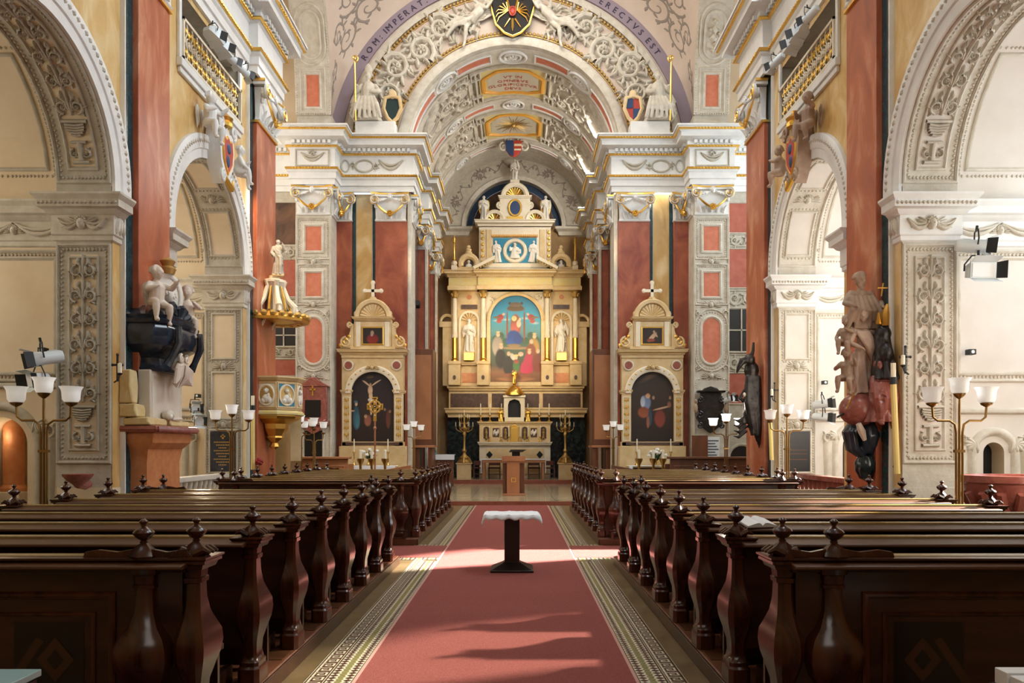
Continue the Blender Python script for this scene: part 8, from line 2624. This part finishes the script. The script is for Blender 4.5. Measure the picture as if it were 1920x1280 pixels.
# open book on the pew ledge
t = thing('open_book', 'open white-paged hymn book lying on a right pew ledge', 'book', (1.95, 5.80, 1.045), .25)
b = MB()
for q in (-1, 1):
    sec = [[(q * .12 * i / 6, y, .004 + .028 * math.sin(PI * (i / 6) ** .7) * (1 - i / 9) + .03) for i in range(7)] + [(q * .12 * (6 - i) / 6, y, .022) for i in range(7)] for y in (-.09, .09)]
    b.loft(sec)
bk_ = b.build('pages', 'paper', t, 50)
b = MB(); b.box(-.13, .13, -.095, .095, .014, .022); b.build('cover', 'inlay', t)
t.rotation_euler = (.22, 0, .25)
# red rose on a stand by the left pews
x, z = at(476, 866, 15.6)
t = thing('red_rose', 'single dark red rose on a thin stem among the far left pews', 'flower', (x, 15.9, PLAT))
b = MB(); b.tube([(0, 0, .0), (0, 0, z - PLAT)], .012, 6); b.lathe([(.06, 0), (.06, .02), (.015, .03)], 10); b.build('stem', 'brass', t)
b = MB()
for j in range(14):
    aa, ee = j * 2.4, 1.3 - j * .16
    b.ell((.05 * math.cos(aa) * math.cos(ee), .05 * math.sin(aa) * math.cos(ee), z - PLAT + .05 * math.sin(ee)), (.045, .045, .04), 6, 4)
b.build('blossom', 'red_petal', t)
# display boxes low in the near corners
for s, px in ((-1, 20), (1, 1898)):
    x, z = at(px, 1268, 3.15)
    t = thing('display_case' if s < 0 else 'leaflet_box', 'pale glass display case corner low at the left edge' if s < 0 else 'dark box of white leaflets low at the right edge', 'display case' if s < 0 else 'box', (x - .12 if s < 0 else x + .14, 3.05, 0))
    if s < 0:
        b = MB(); b.box(-.25, .17, -.22, .2, 0, z - .03); b.build('body', 'inlay_dark', t, bev=.01)
        b = MB(); b.box(-.26, .18, -.23, .21, z - .03, z); b.build('glass_top', 'teal_pale', t, bev=.004)
    else:
        b = MB(); b.box(-.18, .30, -.22, .2, 0, z - .05); b.build('box_body', 'inlay_dark', t, bev=.01)
        for k in range(4):
            b = MB(); b.box(-.16, .28, -.20 + .1 * k, -.115 + .1 * k, z - .05, z + .005 * k); b.build('leaflet', 'paper', t, bev=.003)

# marble rails of the second chapels, boards and small wall boxes
for s in (-1, 1):
    t = thing('chapel_rail', '%s marble balustrade across the second %s chapel' % (('pale', 'left') if s < 0 else ('reddish', 'right')), 'balustrade', (s * 6.05, 14.62, 0))
    m_ = 'pale_marble' if s < 0 else 'rose_marble'
    b = MB(); b.box(-.11, .11, -1.64, 1.64, .98, 1.08); b.build('top_rail', m_, t, bev=.015)
    b = MB(); b.box(-.11, .11, -1.64, 1.64, 0, .18); b.build('base_rail', m_, t, bev=.01)
    me = None
    for k in range(14):
        if me is None:
            b = MB(); b.lathe([(.07, .18), (.07, .22), (.04, .26), (.075, .42), (.06, .56), (.03, .78), (.05, .84), (.07, .92), (.07, .98)], 10); o = b.build('baluster', m_, t); me = o.data
        else:
            o = link('baluster', me, t)
        o.location = (0, -1.5 + 3.0 * k / 13, 0)
x, z = at(1312, 860, 22.9)
t = thing('wooden_board', 'plain brown wooden board leaning by the right transept pilaster', 'board', (x, 22.9, .118))
b = MB(); b.box(-.24, .24, -.02, .02, 0, 1.85); b.build('panel', 'brown_wood', t, bev=.006)
b = MB(); b.box(-.2, .2, .02, .30, 0, .04); b.build('foot', 'brown_wood', t)
x, z = at(1337, 860, 23.0)
t = thing('notice_board', 'pale notice board with rows of small print beside the wooden board', 'notice board', (x, 23.0, .118))
b = MB(); b.box(-.19, .19, -.02, .02, .3, 1.80); b.build('sheet', 'lamp_white', t, bev=.004)
b = MB()
for k in range(16):
    b.box(-.16, .16 - .05 * (k % 3), -.024, -.02, .40 + .085 * k, .43 + .085 * k)
b.build('print_rows', 'lettering', t, flat=True)['kind'] = 'stuff'
b = MB(); b.box(-.03, .03, -.02, .02, 0, .3); b.box(-.18, .18, -.12, .16, 0, .03); b.build('stand', 'black', t)
for px, py, Y, lab in ((81, 657, 11.2, 'tiny black loudspeaker box on the left chapel wall'), (371, 742, 16.4, 'tiny black box on the second left chapel wall'), (1546, 717, 16.4, 'tiny black box on the second right chapel wall'), (1820, 660, 11.2, 'tiny black loudspeaker box on the right chapel wall')):
    x, z = at(px, py, Y)
    t = thing('wall_box', lab, 'speaker', (x, Y, z))
    b = MB(); b.box(-.05, .05, -.06, .06, -.04, .04); b.build('casing', 'black', t, bev=.006)
    b = MB(); b.prism(oval(0, 0, .025, .025, 12), (0, -.062, 0), AX, AZ, (0, .004, 0)); b.build('cone', 'lamp_white', t)
